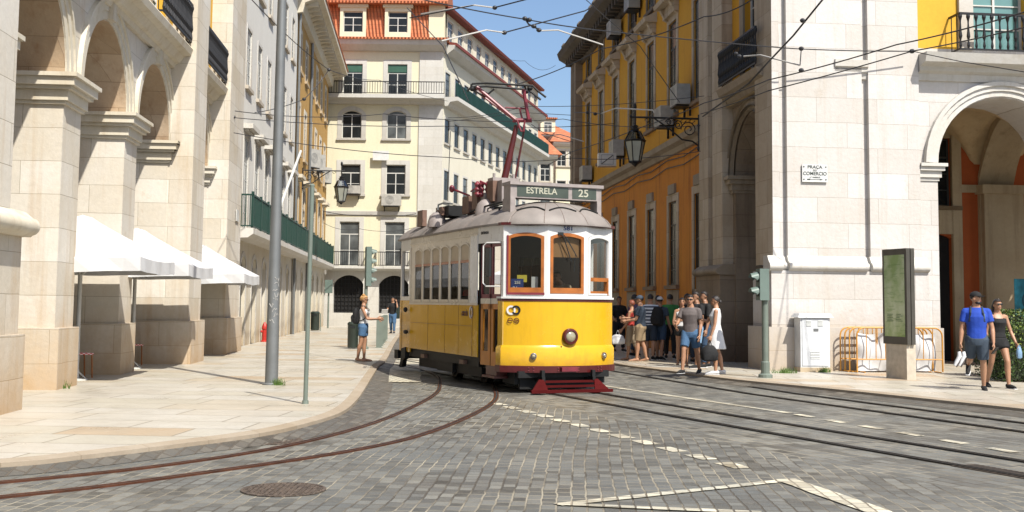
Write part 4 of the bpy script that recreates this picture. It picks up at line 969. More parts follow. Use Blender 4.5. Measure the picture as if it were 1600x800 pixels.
def front_curve(o=0.):
    pts = []
    for i in range(25):
        t = -1 + 2 * i / 24; x = 1.11 * t; y = -1.51 + .42 * abs(t) ** 2.3
        pts.append((x, y))
    P = [Vector(p) for p in [(-1.125, -.9)] + pts + [(1.125, -.9)]]
    return [(p.x, p.y) for p in offset_path([p for p in P], o)] if o else [(p.x, p.y) for p in P]
def strip(mb, P, z0, z1, zs=1):
    for i in range(len(P) - 1): mb.quad((*P[i], z0), (*P[i + 1], z0), (*P[i + 1], z1), (*P[i], z1))
def band(P0_, P1_, z0, z1):
    mb = MB(); strip(mb, P0_, z0, z1); strip(mb, P1_, z0, z1)
    for i in range(len(P0_) - 1):
        for z in (z0, z1): mb.quad((*P0_[i], z), (*P0_[i + 1], z), (*P1_[i + 1], z), (*P1_[i], z))
    return mb
# lower body
mb = MB(); n_ = 15
for (p0, p1) in (((-1.19, 4.44), (-1.19, .0)), ((1.19, 0), (1.19, 4.44))):
    f = PF(p0, p1); f.box(mb, 0, f.L, -.05, 0, .59, 1.58)
body = mb.build('side_panel', M['tyel'], tram)
mb = MB(); strip(mb, front_curve(), .50, 1.66); strip(mb, [(-p[0], 4.44 - p[1]) for p in front_curve()], .5, 1.66)
RD.box(mb, .1, RD.L, -.04, 0, .5, 1.66); RV.box(mb, 0, RV.L, -.04, 0, .5, 1.66); LV.box(mb, 0, LV.L, -.04, 0, .5, 1.66)
split_build(mb, 'apron', M['tyel'], tram, smooth=True)
fo = front_curve(.035)
mb = MB(); strip(mb, front_curve(.035), .49, .80); a, b = front_curve(.035), front_curve(.002)
for i in range(len(a) - 1): mb.quad((*a[i], .80), (*a[i + 1], .80), (*b[i + 1], .86), (*b[i], .86))
mb.build('apron_lip', M['tyel'], tram, smooth=True)
mb = MB()
for y in (1.1, 1.95, 3.1): mb.box(-1.194, -1.18, y - .006, y + .006, .6, 1.57)
mb.box(-1.194, -1.18, .3, 4.43, 1.165, 1.175); mb.box(-1.196, -1.18, .28, .30, .6, 1.57)
mb.build('panel_seam', plain('shadow gap paint', (.35, .17, .01), .5), body)
# upper side walls with arched windows
WY = [.50 + .615 * k for k in range(6)]
def side(f, mats='twhite_shade'):
    ops = [(f.L - y - .53 if f is LS else y, f.L - y if f is LS else y + .53, 1.66, 2.80, .07) for y in WY]
    mb = MB(); facade(f, mb, 0, f.L, 1.58, 3.06, ops, depth=.02)
    w_ = mb.build('side_wall', M[mats], tram)
    fr = MB(); bl = MB(); gl = MB()
    for a, b, c, d, rise in ops:
        fr2 = MB(); f.box(fr2, a, a + .02, -.02, .006, c, 2.73); f.box(fr2, b - .02, b, -.02, .006, c, 2.73); f.box(fr2, a, b, -.05, .02, c - .03, c + .02)
        ar = arcpts(a, b, 2.73, .07, 8)
        for q in range(8):
            (x1, z1), (x2, z2) = ar[q], ar[q + 1]; fr2.quad(f.p(x1, .012, z1), f.p(x2, .012, z2), f.p(x2, .012, z2 - .035), f.p(x1, .012, z1 - .035))
        wo = fr2.build('side_window', M['twhite_shade'], tram)
        b4 = MB(); f.box(b4, a + .02, b - .02, -.02, .008, 2.40, 2.45); b4.build('transom', M['torange'], wo)
        b2 = MB(); vs = [f.p(a, -.008, 2.43), f.p(b, -.008, 2.43)] + [f.p(x, -.008, z) for x, z in reversed(ar)]; b2.add(vs, [tuple(range(len(vs)))]); b2.build('window_blind', M['blind'], wo)
        if f is RS and (a < 1.6 or a > 2.3): b3 = MB(); f.box(b3, a, b, -.055, -.05, 1.8, 2.45); b3.build('added_blind', M['oblind'], wo)  # added blinds, shut out daylight so the saloon looks dark
        g2_ = MB(); g2_.quad(f.p(a, -.01, c), f.p(b, -.01, c), f.p(b, -.01, 2.42), f.p(a, -.01, 2.42)); g2_.build('pane', M['tglass'], wo)
    return w_
side(LS); side(RS)
# vestibule walls: left door bay header, right side glazed, rear
mb = MB(); LD.box(mb, 0, LD.L, -.05, .004, 2.74, 3.06); LD.box(mb, LD.L - .09, LD.L, -.05, 0, .5, 2.74); mb.build('door_header', M['twhite'], tram)
mb = MB(); facade(RD, mb, 0, RD.L, 1.66, 3.06, [(.12, .98, 1.75, 2.8)], depth=.05); facade(RV, mb, 0, RV.L, 1.66, 3.06, [(.15, .95, 1.75, 2.8)], depth=.05); facade(LV, mb, 0, LV.L, 1.66, 3.06, [(.15, .95, 1.75, 2.8)], depth=.05)
for f in (B1, B2, B3): facade(f, mb, 0, f.L, 1.66, 3.06, [(.08, f.L - .08, 1.8, 2.86, .06)], depth=.05)
split_build(mb, 'vestibule_wall', M['twhite'], tram)
# front with three windows
for f, a, b, c0, fm in ((F1, .07, .74, 1.80, 'torange'), (F2t, .045, .715, 1.80, 'torange'), (F3, .07, .74, 1.78, 'twhite')):
    mb = MB(); facade(f, mb, 0, f.L, 1.66, 3.06, [(a, b, c0, 2.90, .07)], depth=.05)
    mb.build('front_wall', M['twhite'], tram, smooth=False)
    fr = MB(); t = .055; top = 2.83
    f.box(fr, a, a + t, -.05, .012, c0, top); f.box(fr, b - t, b, -.05, .012, c0, top); f.box(fr, a + t, b - t, -.05, .012, c0, c0 + (.10 if f is not F3 else .03))
    ar = arcpts(a, b, top, .07, 10)
    for q in range(10):
        (x1, z1), (x2, z2) = ar[q], ar[q + 1]; i1 = max(a + t, min(b - t, x1)); i2 = max(a + t, min(b - t, x2))
        fr.quad(f.p(x1, .013, z1), f.p(x2, .013, z2), f.p(i2, .013, z2 - .06), f.p(i1, .013, z1 - .06)); fr.quad(f.p(i1, .013, z1 - .06), f.p(i2, .013, z2 - .06), f.p(i2, -.05, z2 - .06), f.p(i1, -.05, z1 - .06))
    wo = fr.build('front_window', M[fm], tram)
    if f is F3:
        m2 = MB(); f.box(m2, a + t, b - t, -.04, .014, c0 + .03, c0 + .07); f.box(m2, a + t, b - t, -.04, .014, 2.03, 2.10); f.box(m2, b - t - .04, b - t, -.04, .014, c0, 2.06); m2.build('lower_sash', M['torange'], wo)
    if f is F1:
        m2 = MB(); f.box(m2, a - .012, a + .02, .0, .018, c0, top + .02); f.box(m2, a - .01, b + .01, .0, .018, c0 - .03, c0 + .01); m2.build('red_edge', M['tred2'], wo)
    g2_ = MB(); g2_.quad(f.p(a, -.03, c0), f.p(b, -.03, c0), f.p(b, -.03, 2.9), f.p(a, -.03, 2.9)); g2_.build('pane', M['tglass'], wo)
    if f is F2t:
        m2 = MB(); f.box(m2, a + t, b - t, -.075, -.07, 2.46, 2.86); m2.build('sun_blind', M['oblind'], wo)
        m2 = MB(); m2.tube([f.p(.22, .03, 2.89), f.p(.28, .05, 2.84), f.p(.44, .055, 2.38)], .010, 6); m2.tube([f.p(.26, .03, 2.89), f.p(.34, .05, 2.82), f.p(.56, .055, 2.46)], .008, 6); m2.tube([f.p(.30, .05, 2.86), f.p(.52, .055, 2.52), f.p(.50, .05, 2.2)], .007, 6); f.box(m2, .19, .29, .0, .04, 2.86, 2.91)
        m2.build('windscreen_wiper', M['black'], wo)
# corner beads, lines
a, b = front_curve(.012), front_curve(-.01)
band(a, b, 1.655, 1.70).build('red_waist_line', M['tred'], tram)
band(front_curve(.03), front_curve(-.02), 1.70, 1.735).build('waist_bead', M['twhite'], tram)
mb = MB(); LS.box(mb, 0, LS.L, 0, .018, 1.57, 1.61); LS.box(mb, 0, .05, 0, .012, 1.61, 2.85); LS.box(mb, 0, LS.L, 0, .02, 2.90, 2.93); mb.build('side_bead', M['twhite_shade'], tram)
mb = MB(); LS.box(mb, LS.L - .40, LS.L, .001, .016, 1.61, 2.90); mb.build('corner_panel', M['twhite'], tram)
mb = band(front_curve(.05), front_curve(-.02), 3.035, 3.085); mb.build('red_eave_line', M['tred'], tram)
# red bumper
mb = band(front_curve(.05), front_curve(-.25), .375, .495)
mb.build('bumper', M['tred'], tram)
mb = MB()
for x in (-.72, -.64, .72, .64, -.13, .13, -.2, .2):
    for z in (.41, .46): mb.ell((x, -1.575 + .42 * abs(x / 1.11) ** 2.3, z), .012, .012, .012, 6, 4)
mb.box(-.16, .16, -1.64, -1.5, .40, .475); split_build(mb, 'bumper_rivet', M['tred2'], tram)
# logo + number + text
def stamp(name, txt, size, mat, f, s, z, sx=1., par=None):
    p = f.p(s, .006, z); return textmesh(name, txt, size, mat, par or tram, TXT(p, math.atan2(f.d.y, f.d.x)), sx=sx)
stamp('number', '581', .105, M['blue'], F2t, .40, 2.985, 1.3)
stamp('entrance_lettering', 'ENTRADA', .075, M['tblack'], LD, .30, 2.93, 1.0)
stamp('side_lettering', 'carris', .19, M['tred'], LS, LS.L - .72, 1.42, .85)
def ring(name, f, s, z, r0, r1, mat, n=.007, k=1., par=None, a0=0, a1=360):
    mb = MB(); m_ = 28
    for i in range(m_):
        t0, t1 = R(a0 + (a1 - a0) * i / m_), R(a0 + (a1 - a0) * (i + 1) / m_)
        mb.quad(f.p(s + r0 * k * math.cos(t0), n, z + r0 * math.sin(t0)), f.p(s + r1 * k * math.cos(t0), n, z + r1 * math.sin(t0)), f.p(s + r1 * k * math.cos(t1), n, z + r1 * math.sin(t1)), f.p(s + r0 * k * math.cos(t1), n, z + r0 * math.sin(t1)))
    return mb.build(name, mat, par or tram)
ring('side_emblem', LS, LS.L - .37, 1.43, .065, .12, M['twhite'], .006, .8); ring('side_emblem', LS, LS.L - .31, 1.43, .085, .115, M['tred'], .009, .8)
FL1 = PF((-1.03, -1.165), (-.68, -1.385))
ring('front_emblem', FL1, .06, 1.49, .05, .085, M['twhite'], .015); ring('front_emblem', FL1, .15, 1.49, .05, .085, M['tblack'], .019, 1, None, -150, 150)
ring('front_badge', FL1, .045, 1.30, .038, .052, M['tred'], .015, 1, None, 0, 300); ring('front_badge', FL1, .16, 1.30, .038, .052, M['tred'], .015); mb = MB(); FL1.box(mb, .0, .09, .014, .018, 1.295, 1.307); FL1.box(mb, .13, .19, .014, .018, 1.292, 1.308); mb.build('front_badge_bar', M['tred'], tram)
# lamps
def lamp(name, x, z, r, ringmat, ry=-1.51):
    y = -1.51 + .42 * abs(x / 1.11) ** 2.3; nx = math.atan(.42 * 2.3 * abs(x / 1.11) ** 1.3 / 1.11 * (1 if x > 0 else -1))
    Mx = Matrix.Translation((x, y, z)) @ Matrix.Rotation(nx, 4, 'Z') @ Matrix.Rotation(R(90), 4, 'X')
    mb = MB(); mb.lathe([(r, -.02), (r, .05), (r * .9, .075), (r * .70, .08), (r * .64, .05)], (0, 0), 28); o = mb.build(name, ringmat, tram, smooth=True); o.matrix_local = Mx
    m2 = MB(); m2.lathe([(r * .66, .055), (r * .6, .07), (r * .35, .085), (.001, .09)], (0, 0), 24); m2.build('lens', M['lens'], o, smooth=True)
lamp('headlight', .04, 1.02, .15, M['tred']); lamp('marker_light', -.62, .67, .062, M['chrome']); lamp('marker_light', .78, .67, .062, M['chrome'])
mb = MB(); mb.ell((-.13, -1.52, .84), .015, .02, .015, 8, 6); mb.build('apron_knob', M['tred'], tram)
# doors
for s0, s1 in ((.08, .50), (.54, .97)):
    d_ = MB(); f = LD; f.box(d_, s0, s1, -.07, -.03, .46, .72); f.box(d_, s0, s0 + .09, -.07, -.03, .72, 1.60); f.box(d_, s1 - .09, s1, -.07, -.03, .72, 1.60); f.box(d_, s0, s1, -.07, -.03, 1.50, 1.60)
    do = d_.build('door_leaf', M['tdoor'], tram)
    m2 = MB(); f.box(m2, s0, s1, -.07, -.025, 1.60, 1.70); m2.build('door_band', M['twhite_shade'], do)
    m2 = MB(); f.box(m2, s0, s0 + .05, -.07, -.03, 1.70, 2.72); f.box(m2, s1 - .05, s1, -.07, -.03, 1.70, 2.72); f.box(m2, s0, s1, -.07, -.03, 2.66, 2.72); f.box(m2, s0, s1, -.07, -.03, 1.70, 1.78); m2.build('upper_door_frame', M['tred2'], do)
    m2 = MB(); m2.quad(f.p(s0, -.05, .72), f.p(s1, -.05, .72), f.p(s1, -.05, 1.5), f.p(s0, -.05, 1.5)); m2.quad(f.p(s0, -.05, 1.7), f.p(s1, -.05, 1.7), f.p(s1, -.05, 2.7), f.p(s0, -.05, 2.7)); m2.build('door_pane', M['tglass'], do)
mb = MB(); LD.box(mb, 0, .07, -.12, -.02, .5, 2.74); LD.box(mb, .5, .54, -.07, -.04, .46, 2.72); mb.build('door_dark_gap', M['tblack'], tram)  # black strips painted in for the dark gaps around the leaves
mb = MB(); q = lambda s, n, z: LD.p(s, n, z)
mb.tube([q(1.0, .0, 2.72), q(.75, .18, 2.72), q(.70, .22, 2.66), q(.70, .22, 1.98), q(.76, .18, 1.92), q(1.0, .02, 1.92)], .014, 6); mo = mb.build('mirror_bracket', M['twhite'], tram)
mb = MB(); LD.box(mb, .74, .90, .15, .19, 2.10, 2.62); mb.build('mirror', M['black'], mo)
# roof
def outline(o):
    P = [(-1.19, 4.44), (-1.19, 0), (-1.11, -.95)] + front_curve()[3:-3] + [(1.11, -.95), (1.19, 0), (1.19, 4.44)] + [(-p[0], 4.44 - p[1]) for p in front_curve()]
    V = [Vector(p) for p in P]; cx_, cy_ = 0, 2.22; out = []
    for p in V:
        sp_ = Vector((0, max(-.75, min(5.2, p.y)))); d = p - sp_; out.append(sp_ + d * (1 + o / max(d.length, .01)))
    return out
O1 = outline(.075); mb = MB(); NR = 12; nO = len(O1)
def spine(p): return Vector((0, max(-.55, min(5.0, p.y))))
for j in range(NR + 1):
    t = j / NR
    for p in O1:
        s_p = spine(p); q_ = s_p + (p - s_p) * (1 - t) ; z = 3.075 + .46 * (1 - (1 - t) ** 2.3) ** .75
        mb.v.append((q_.x, q_.y, z))
for j in range(NR):
    for i in range(nO):
        a_ = j * nO + i; b_ = j * nO + (i + 1) % nO; mb.f.append((a_, b_, b_ + nO, a_ + nO))
O2 = outline(-.02); bs = len(mb.v)
for p in O1: mb.v.append((p.x, p.y, 3.045))
for p in O2: mb.v.append((p.x, p.y, 3.045))
for i in range(nO):
    i2 = (i + 1) % nO; mb.f.append((i, i2, bs + i2, bs + i)); mb.f.append((bs + i, bs + i2, bs + nO + i2, bs + nO + i))
roof = mb.build('roof', M['troof'], tram, smooth=True)
def rz_(t): return 3.075 + .46 * (1 - (1 - t) ** 2.3) ** .75
mb = MB()   # gutter strips and rib seams
fc = [Vector(p) for p in front_curve(.075)][2:-2]
for seg in ((1, 7), (8, 15), (16, 22)):
    pts = []
    for i in range(seg[0], seg[1] + 1):
        p = fc[i - 1] if i - 1 < len(fc) else fc[-1]; s_p = spine(p); u = (i - seg[0]) / (seg[1] - seg[0]); t = .20 + .10 * math.sin(math.pi * u); q_ = s_p + (p - s_p) * (1 - t); pts.append((q_.x, q_.y, rz_(t) + .012))
    mb.tube(pts, .014, 6)
pts = []
for k in range(14):
    p = Vector((-1.265, -.3 + k * .2)); s_p = spine(p); t = .30 + .22 * min(1, k / 3.); q_ = s_p + (p - s_p) * (1 - t); pts.append((q_.x, q_.y, rz_(t) + .02))
mb.tube(pts, .02, 6)
mb.build('roof_gutter', M['tblack'], roof)
mb = MB()
for i in (2, 8, 12, 17, 23):
    p = [Vector(v) for v in front_curve(.075)][i]; s_p = spine(p); mb.tube([tuple((s_p + (p - s_p) * (1 - t)).to_3d() + Vector((0, 0, rz_(t) + .001))) for t in [k / 14 for k in range(0, 13)]], .006, 4)
for y in (.6, 1.9, 3.2, 4.4):
    mb.tube([(x_, y, rz_(1 - abs(x_) / 1.265) + .001) for x_ in [-1.26 + .14 * k for k in range(19)]], .006, 4)
mb.build('roof_seam', plain('seam paint', (.26, .2, .17), .6), roof)
# ceiling, floor, interior
mb = MB(); mb.add([(p.x, p.y, 3.02) for p in O2], [tuple(range(nO))]); mb.build('ceiling', plain('dark varnished ceiling', (.10, .055, .03), .5), tram)
mb = MB(); mb.prism([(p.x, p.y) for p in outline(-.06)], .62, .70); mb.build('floor', M['tblack'], tram)
for y in (.9, 1.7, 2.5, 3.3, 4.1):
    for x in (-.78, .78):
        m2 = MB(); m2.box(x - .38, x + .38, y - .2, y + .2, 1.02, 1.14); m2.box(x - .38, x + .38, y + .16, y + .24, 1.1, 1.75); m2.box(x - .3, x + .3, y - .1, y + .1, .7, 1.02); m2.build('seat', plain('dark leather', (.05, .025, .015), .5), tram)
m2 = MB(); m2.box(-1.1, -.35, .02, .07, .7, 3.0); m2.box(.25, 1.1, .02, .07, .7, 3.0); m2.box(-.35, .25, .02, .07, 2.5, 3.0); m2.box(-1.1, .3, 4.38, 4.43, .7, 3.0); m2.box(.7, 1.1, 4.38, 4.43, .7, 3.0); m2.build('darkening_bulkhead', plain('dark wood', (.06, .03, .015), .5), tram)  # added to darken the view in through the windows
m2 = MB(); m2.box(-.15, .35, -1.35, -1.05, .7, 1.55); m2.lathe([(.13, 1.55), (.15, 1.72), (.05, 1.76)], (.1, -1.2), 14); m2.build('driver_console', M['tblack'], tram)
m2 = MB(); F1.box(m2, .13, .36, -.10, -.09, 1.83, 2.06); cdo = m2.build('route_card', M['blue'], tram)
textmesh('route_card_lettering', '01', .10, M['wcard'], cdo, TXT(F1.p(.21, -.085, 1.88), math.atan2(F1.d.y, F1.d.x))); textmesh('route_card_lettering', '25E', .075, M['wcard'], cdo, TXT(F1.p(.25, -.085, 1.99), math.atan2(F1.d.y, F1.d.x)))
m2 = MB(); F1.box(m2, .24, .42, -.12, -.115, 2.0, 2.13); m2.build('route_card', M['ycard'], tram)
m2 = MB(); F1.box(m2, .50, .62, -.14, -.135, 1.9, 2.1); m2.build('paper_notice', M['wcard'], tram)
# destination box
ddir = PF((-.93, -.98), (.93, -.98)); L_ = ddir.L
mb = MB(); ddir.box(mb, 0, L_, -.34, 0, 3.56, 3.80); ddir.box(mb, -.02, L_ + .03, -.38, .04, 3.80, 3.86)
ddir.box(mb, -.0, .10, -.40, -.0, 3.26, 3.56); ddir.box(mb, L_ - .09, L_, -.3, -.0, 3.26, 3.56)
db = mb.build('destination_box', M['tpink'], tram)
for s0, s1 in ((.13, 1.17), (1.25, 1.75)):
    mb = MB(); ddir.box(mb, s0, s1, 0, .006, 3.585, 3.785); mb.build('destination_blind', M['destglass'], db)
p = ddir.p(.62, .008, 3.70); textmesh('destination_lettering', 'ESTRELA', .165, M['letter'], db, TXT(p, 0), sx=1.0)
p = ddir.p(1.48, .008, 3.69); textmesh('destination_lettering', '25', .20, M['letter'], db, TXT(p, 0), sx=1.1)
# roof equipment
def rbox(name, px0, px1, py0, py1, Y, dep, mat, side_=None):
    a_ = T(px0, py1, Y); b_ = T(px1, py0, Y); mb = MB(); mb.box(min(a_.x, b_.x), max(a_.x, b_.x), a_.y, a_.y + dep, a_.z, b_.z); return mb.build(name, M[mat], tram)
rbox('resistor_box', 784, 799, 281, 314, 22.4, .5, 'tpink'); rbox('resistor_box', 770, 784, 282, 314, 22.6, .35, 'tbrown')
rbox('fuse_box', 745, 757, 298, 326, 23.2, .3, 'tbrown'); rbox('fuse_box', 757, 766, 301, 320, 23.0, .25, 'tpink'); rbox('equipment_box', 701, 733, 321, 337, 24.2, .7, 'tblack'); rbox('equipment_box', 690, 706, 323, 336, 24.4, .4, 'tbrown'); rbox('equipment_box', 660, 668, 328, 353, 25.6, .4, 'tbrown'); rbox('equipment_box', 732, 746, 306, 333, 23.6, .4, 'tbrown')
for px, py, Y, r in ((683, 345, 24.6, .20), (760, 326, 22.9, .22)):
    c = T(px, py, Y); mb = MB(); mb.lathe([(r * 1.05, c.z - .14), (r, c.z - .02), (r * .8, c.z + .1), (r * .45, c.z + .17), (.01, c.z + .2)], (c.x, c.y), 20); mb.build('roof_ventilator', M['tpink'], tram, smooth=True)
for px in (746, 752, 762, 768, 775):
    c = T(px, 300, 23.1); mb = MB(); mb.lathe([(.03, c.z - .1), (.07, c.z - .05), (.04, c.z), (.07, c.z + .05), (.04, c.z + .1), (.065, c.z + .15), (.02, c.z + .22)], (c.x, c.y), 10); mb.build('insulator', M['tred2'], tram, smooth=True)
mb = MB(); mb.tube([T(746, 288, 23.1), T(790, 284, 22.8)], .02, 6); mb.tube([T(750, 283, 23.0), T(778, 296, 22.8)], .02, 6); mb.tube([T(736, 299, 23.5), T(750, 290, 23.1)], .02, 6); mb.build('busbar', M['tred2'], tram)
mb = MB(); c = T(706, 295, 23.9); mb.tube([c, T(734, 306, 23.7)], .022, 8); mb.ell(c, .06, .06, .08, 12, 8); mb.build('trolley_rope_catcher', M['tred2'], tram, smooth=True)
mb = MB(); mb.tube([T(684, 328, 24.5), T(685, 320, 24.5), T(692, 317.5, 24.4), T(707, 318.5, 24.3)], .02, 8); mb.build('grab_rail', M['steel'], tram, smooth=True)
mb = MB(); mb.tube([T(735, 331, 23.6), T(760, 322, 22.6), T(785, 316, 22.0), T(800, 313, 21.7)], .02, 6); mb.tube([T(742, 333, 23.5), T(770, 323, 22.4), T(800, 315, 21.7)], .016, 6); mb.build('roof_cable', M['tblack'], tram)
# pantograph
YP = 22.9
pb = MB(); 
for w0, w1, x0_, x1_, yy0, yy1, m_, r0, r1 in (((0, 0, 788, 807, 281, 196, 'tred', .075, .05),)): 
    pb.tube([T(x0_, yy0, YP), T(x1_, yy1, YP)], [r0, r1], 10)
pg = pb.build('pantograph_lower_arm', M['tred'], tram, smooth=True)
mb = MB(); mb.tube([T(804, 284, YP + .2), T(819, 203, YP + .2)], .022, 8); mb.build('pantograph_rod', M['tred'], tram)
mb = MB(); mb.tube([T(801, 188, YP), T(831, 188, YP)], .045, 8); mb.tube([T(808, 188, YP - .1), T(814, 205, YP - .1)], .02, 6); mb.tube([T(820, 188, YP - .1), T(818, 205, YP - .1), T(814, 205, YP - .1)], .02, 6); mb.build('pantograph_knee', M['tred2'], tram)
mb = MB(); mb.tube([T(805, 187, YP - .25), T(745, 136, YP - .25)], .036, 8); mb.tube([T(803, 187, YP + .4), T(741, 140, YP + .4)], .024, 8); mb.tube([T(826, 187, YP - .1), T(818, 140, YP - .1)], .038, 8); mb.tube([T(816, 186, YP), T(812, 170, YP)], .02, 8); mb.tube([T(789, 168, YP), T(822, 170, YP)], .018, 8); mb.build('pantograph_upper_arm', M['tred2'], tram)
mb = MB(); mb.tube([T(734, 140, YP - .35), T(738, 131, YP - .35), T(760, 130, YP - .35), T(832, 134, YP - .35), T(840, 142, YP - .35), T(853, 152, YP - .35)], .022, 8)
mb.tube([T(730, 143, YP + .35), T(736, 136, YP + .35), T(760, 135, YP + .35), T(825, 140, YP + .35), T(834, 147, YP + .35), T(845, 156, YP + .35)], .022, 8)
mb.tube([T(736, 133, YP - .35), T(736, 138, YP + .35)], .02, 6); mb.tube([T(820, 135, YP - .35), T(822, 141, YP + .35)], .02, 6)
mb.build('pantograph_bow', M['tblack'], tram, smooth=True)
mb = MB()
for px, py in ((738, 139), (745, 137), (822, 143), (828, 138)): mb.ell(T(px, py, YP), .06, .06, .05, 8, 6)
mb.tube([T(738, 140, YP), T(752, 148, YP), T(764, 146, YP), T(772, 139, YP)], .02, 6); mb.ell(T(758, 148, YP), .07, .05, .06, 8, 6)
split_build(mb, 'pantograph_spring', M['tblack'], tram)
c = T(788, 281, YP); mb = MB(); mb.box(c.x - .28, c.x + .28, c.y - .1, c.y + .2, c.z - .35, c.z + .03); mb.tube([(c.x - .22, c.y, c.z + .03), (c.x - .22, c.y, c.z + .12)], .03, 8); mb.tube([(c.x + .2, c.y, c.z + .03), (c.x + .2, c.y, c.z + .12)], .03, 8); mb.build('pantograph_base', M['tpink'], tram)
# underframe, wheels, lifeguards
mb = MB(); mb.box(-1.0, 1.0, -.9, 5.3, .38, .59); mb.box(-1.08, 1.08, 1.75, 2.75, .2, .5); mb.box(-1.02, -.4, .2, .9, .2, .42); mb.box(-.62, .62, .6, 3.9, .22, .5); mb.build('underframe', M['tblack'], tram)
mb = MB(); mb.box(-1.12, -.6, .1, 4.5, .40, .60); mb.box(-1.0, -.75, .5, 4.3, .2, .42); mb.build('side_sill', M['tblack'], tram)
for y in (1.3, 3.1):
    for x in (-.5, .5):
        m2 = MB(); m2.lathe([(.30, -.06), (.345, -.05), (.345, -.035), (.31, -.03), (.30, .06), (.22, .05), (.21, .03), (.08, .03), (.07, .08), (.001, .085)], (0, 0), 28); o = m2.build('wheel', M['tblack'], tram, smooth=True); o.matrix_local = Matrix.Translation((x, y, .315)) @ Matrix.Rotation(R(90 if x > 0 else -90), 4, 'Y')
    m2 = MB(); m2.box(-.75, -.62, y - .16, y + .16, .2, .45); m2.box(-.72, -.6, y - .45, y + .45, .42, .5); m2.build('axle_box', M['tblack'], tram)
mb = MB()   # red plough-shaped lifeguard
for sx_ in (-1, 1):
    mb.add([(sx_ * .80, -1.72, .03), (sx_ * .45, -1.74, .03), (sx_ * .50, -1.60, .26), (sx_ * .58, -1.58, .26), (sx_ * .80, -1.69, .03), (sx_ * .45, -1.71, .03), (sx_ * .50, -1.57, .26), (sx_ * .58, -1.55, .26)], [(0, 1, 2, 3), (7, 6, 5, 4), (0, 4, 5, 1), (1, 5, 6, 2), (2, 6, 7, 3), (3, 7, 4, 0)])
mb.box(-.80, .80, -1.76, -1.70, .03, .085); mb.box(-.6, .6, -1.66, -1.62, .12, .16); mb.box(-.55, .55, -1.60, -1.56, .2, .24)
mb.build('lifeguard', plain('matte dark red', (.09, .008, .008), .95, 0, .1), tram)
mb = MB()
for x in (-.5, .5): mb.box(x - .03, x + .03, -1.6, -.9, .22, .3); mb.box(x - .03, x + .03, -1.58, -1.5, .22, .42)
mb.box(-.9, .9, -1.38, -1.30, .28, .40); mb.box(-.82, .82, -1.25, -1.18, .07, .40); mb.box(-.9, .9, -1.2, -.6, .16, .4)
mb.build('lifeguard_frame', M['tblack'], tram)
mb = MB(); mb.box(-1.16, -.85, -.85, -.2, .24, .28); mb.box(-1.1, -.85, -.8, -.25, .28, .46); mb.build('step', M['tred'], tram)
mb = MB()  # hanging rear lifeguard
P1 = [(.0, .60), (-.30, .56), (-.34, .34), (-.42, .20), (-.50, .16), (-.40, .12), (-.22, .16), (-.16, .3), (0, .36)]
c0 = (-1.02, 4.75)
mb.extr([(c0[1] + (-a), z) for a, z in P1], -1.2, -1.1); mb.box(-1.12, -.2, 5.6, 5.9, .3, .5); mb.build('rear_lifeguard', M['tblack'], tram)
mb = MB(); mb.box(-1.2, -1.12, 3.3, 3.55, .42, .5); mb.box(-1.2, -1.12, .75, 1.0, .42, .5); split_build(mb, 'side_reflector', M['tbrown'], tram)
mb = MB(); mb.ell((-1.25, 4.55, .95), .05, .12, .05, 8, 6); mb.ell((-1.25, 4.6, 1.45), .05, .08, .06, 8, 6); mb.build('rear_mirror', M['tblack'], tram)
# ================================================================== PEOPLE
def cloth(name, col, rough=.85): return plain(name, col, rough, vary=.12, vscale=6, bump=.35, bscale=14)
M['hairD'] = plain('dark hair', (.018, .012, .01), .5, vary=.3, vscale=30, bump=.5, bscale=60)
M['hairB'] = plain('blonde hair', (.50, .27, .09), .55, vary=.3, vscale=30, bump=.5, bscale=60)
M['hairR'] = plain('reddish hair', (.28, .07, .03), .55, vary=.3, vscale=30, bump=.5, bscale=60)
for k, c in dict(cwhite=(.78, .78, .78), cblack=(.007, .007, .008), cblue=(.012, .07, .50), cnavy=(.02, .035, .06), cslate=(.05, .075, .11), cdenim=(.07, .16, .30), cjean=(.03, .07, .14), cgreen=(.05, .26, .06), cgrey=(.15, .125, .12),
                 ckhaki=(.36, .26, .15), cpurple=(.14, .08, .17), cred=(.55, .05, .035), cstripe=(.35, .40, .45), cltblue=(.18, .28, .42), cbeige=(.45, .35, .24), cpaleb=(.25, .42, .62)).items(): M[k] = cloth(k + ' cloth', c)
def stripemat():
    m, t, p = newmat('striped cloth'); tc = N(t, 'ShaderNodeTexCoord'); sp = N(t, 'ShaderNodeSeparateXYZ'); t.links.new(tc.outputs['Object'], sp.inputs[0])
    mm = N(t, 'ShaderNodeMath', operation='PINGPONG'); t.links.new(sp.outputs[2], mm.inputs[0]); mm.inputs[1].default_value = .045
    c = mixc(t, ramp(t, mm.outputs[0], .020, .024), (.03, .04, .07), (.5, .55, .6)); t.links.new(c, p.inputs['Base Color']); p.inputs['Roughness'].default_value = .9; return m
M['cstripes'] = stripemat()
def remesh(mb, vox, sm=4, name='body'):
    me = mb.mesh(name); o = bpy.data.objects.new('tmp', me); COL.objects.link(o)
    r_m = o.modifiers.new('r', 'REMESH'); r_m.mode = 'VOXEL'; r_m.voxel_size = vox; r_m.use_smooth_shade = True
    s_m = o.modifiers.new('s', 'SMOOTH'); s_m.iterations = sm; s_m.factor = .5
    dg = bpy.context.evaluated_depsgraph_get(); out = bpy.data.meshes.new_from_object(o.evaluated_get(dg)); bpy.data.objects.remove(o); out.name = name
    return out
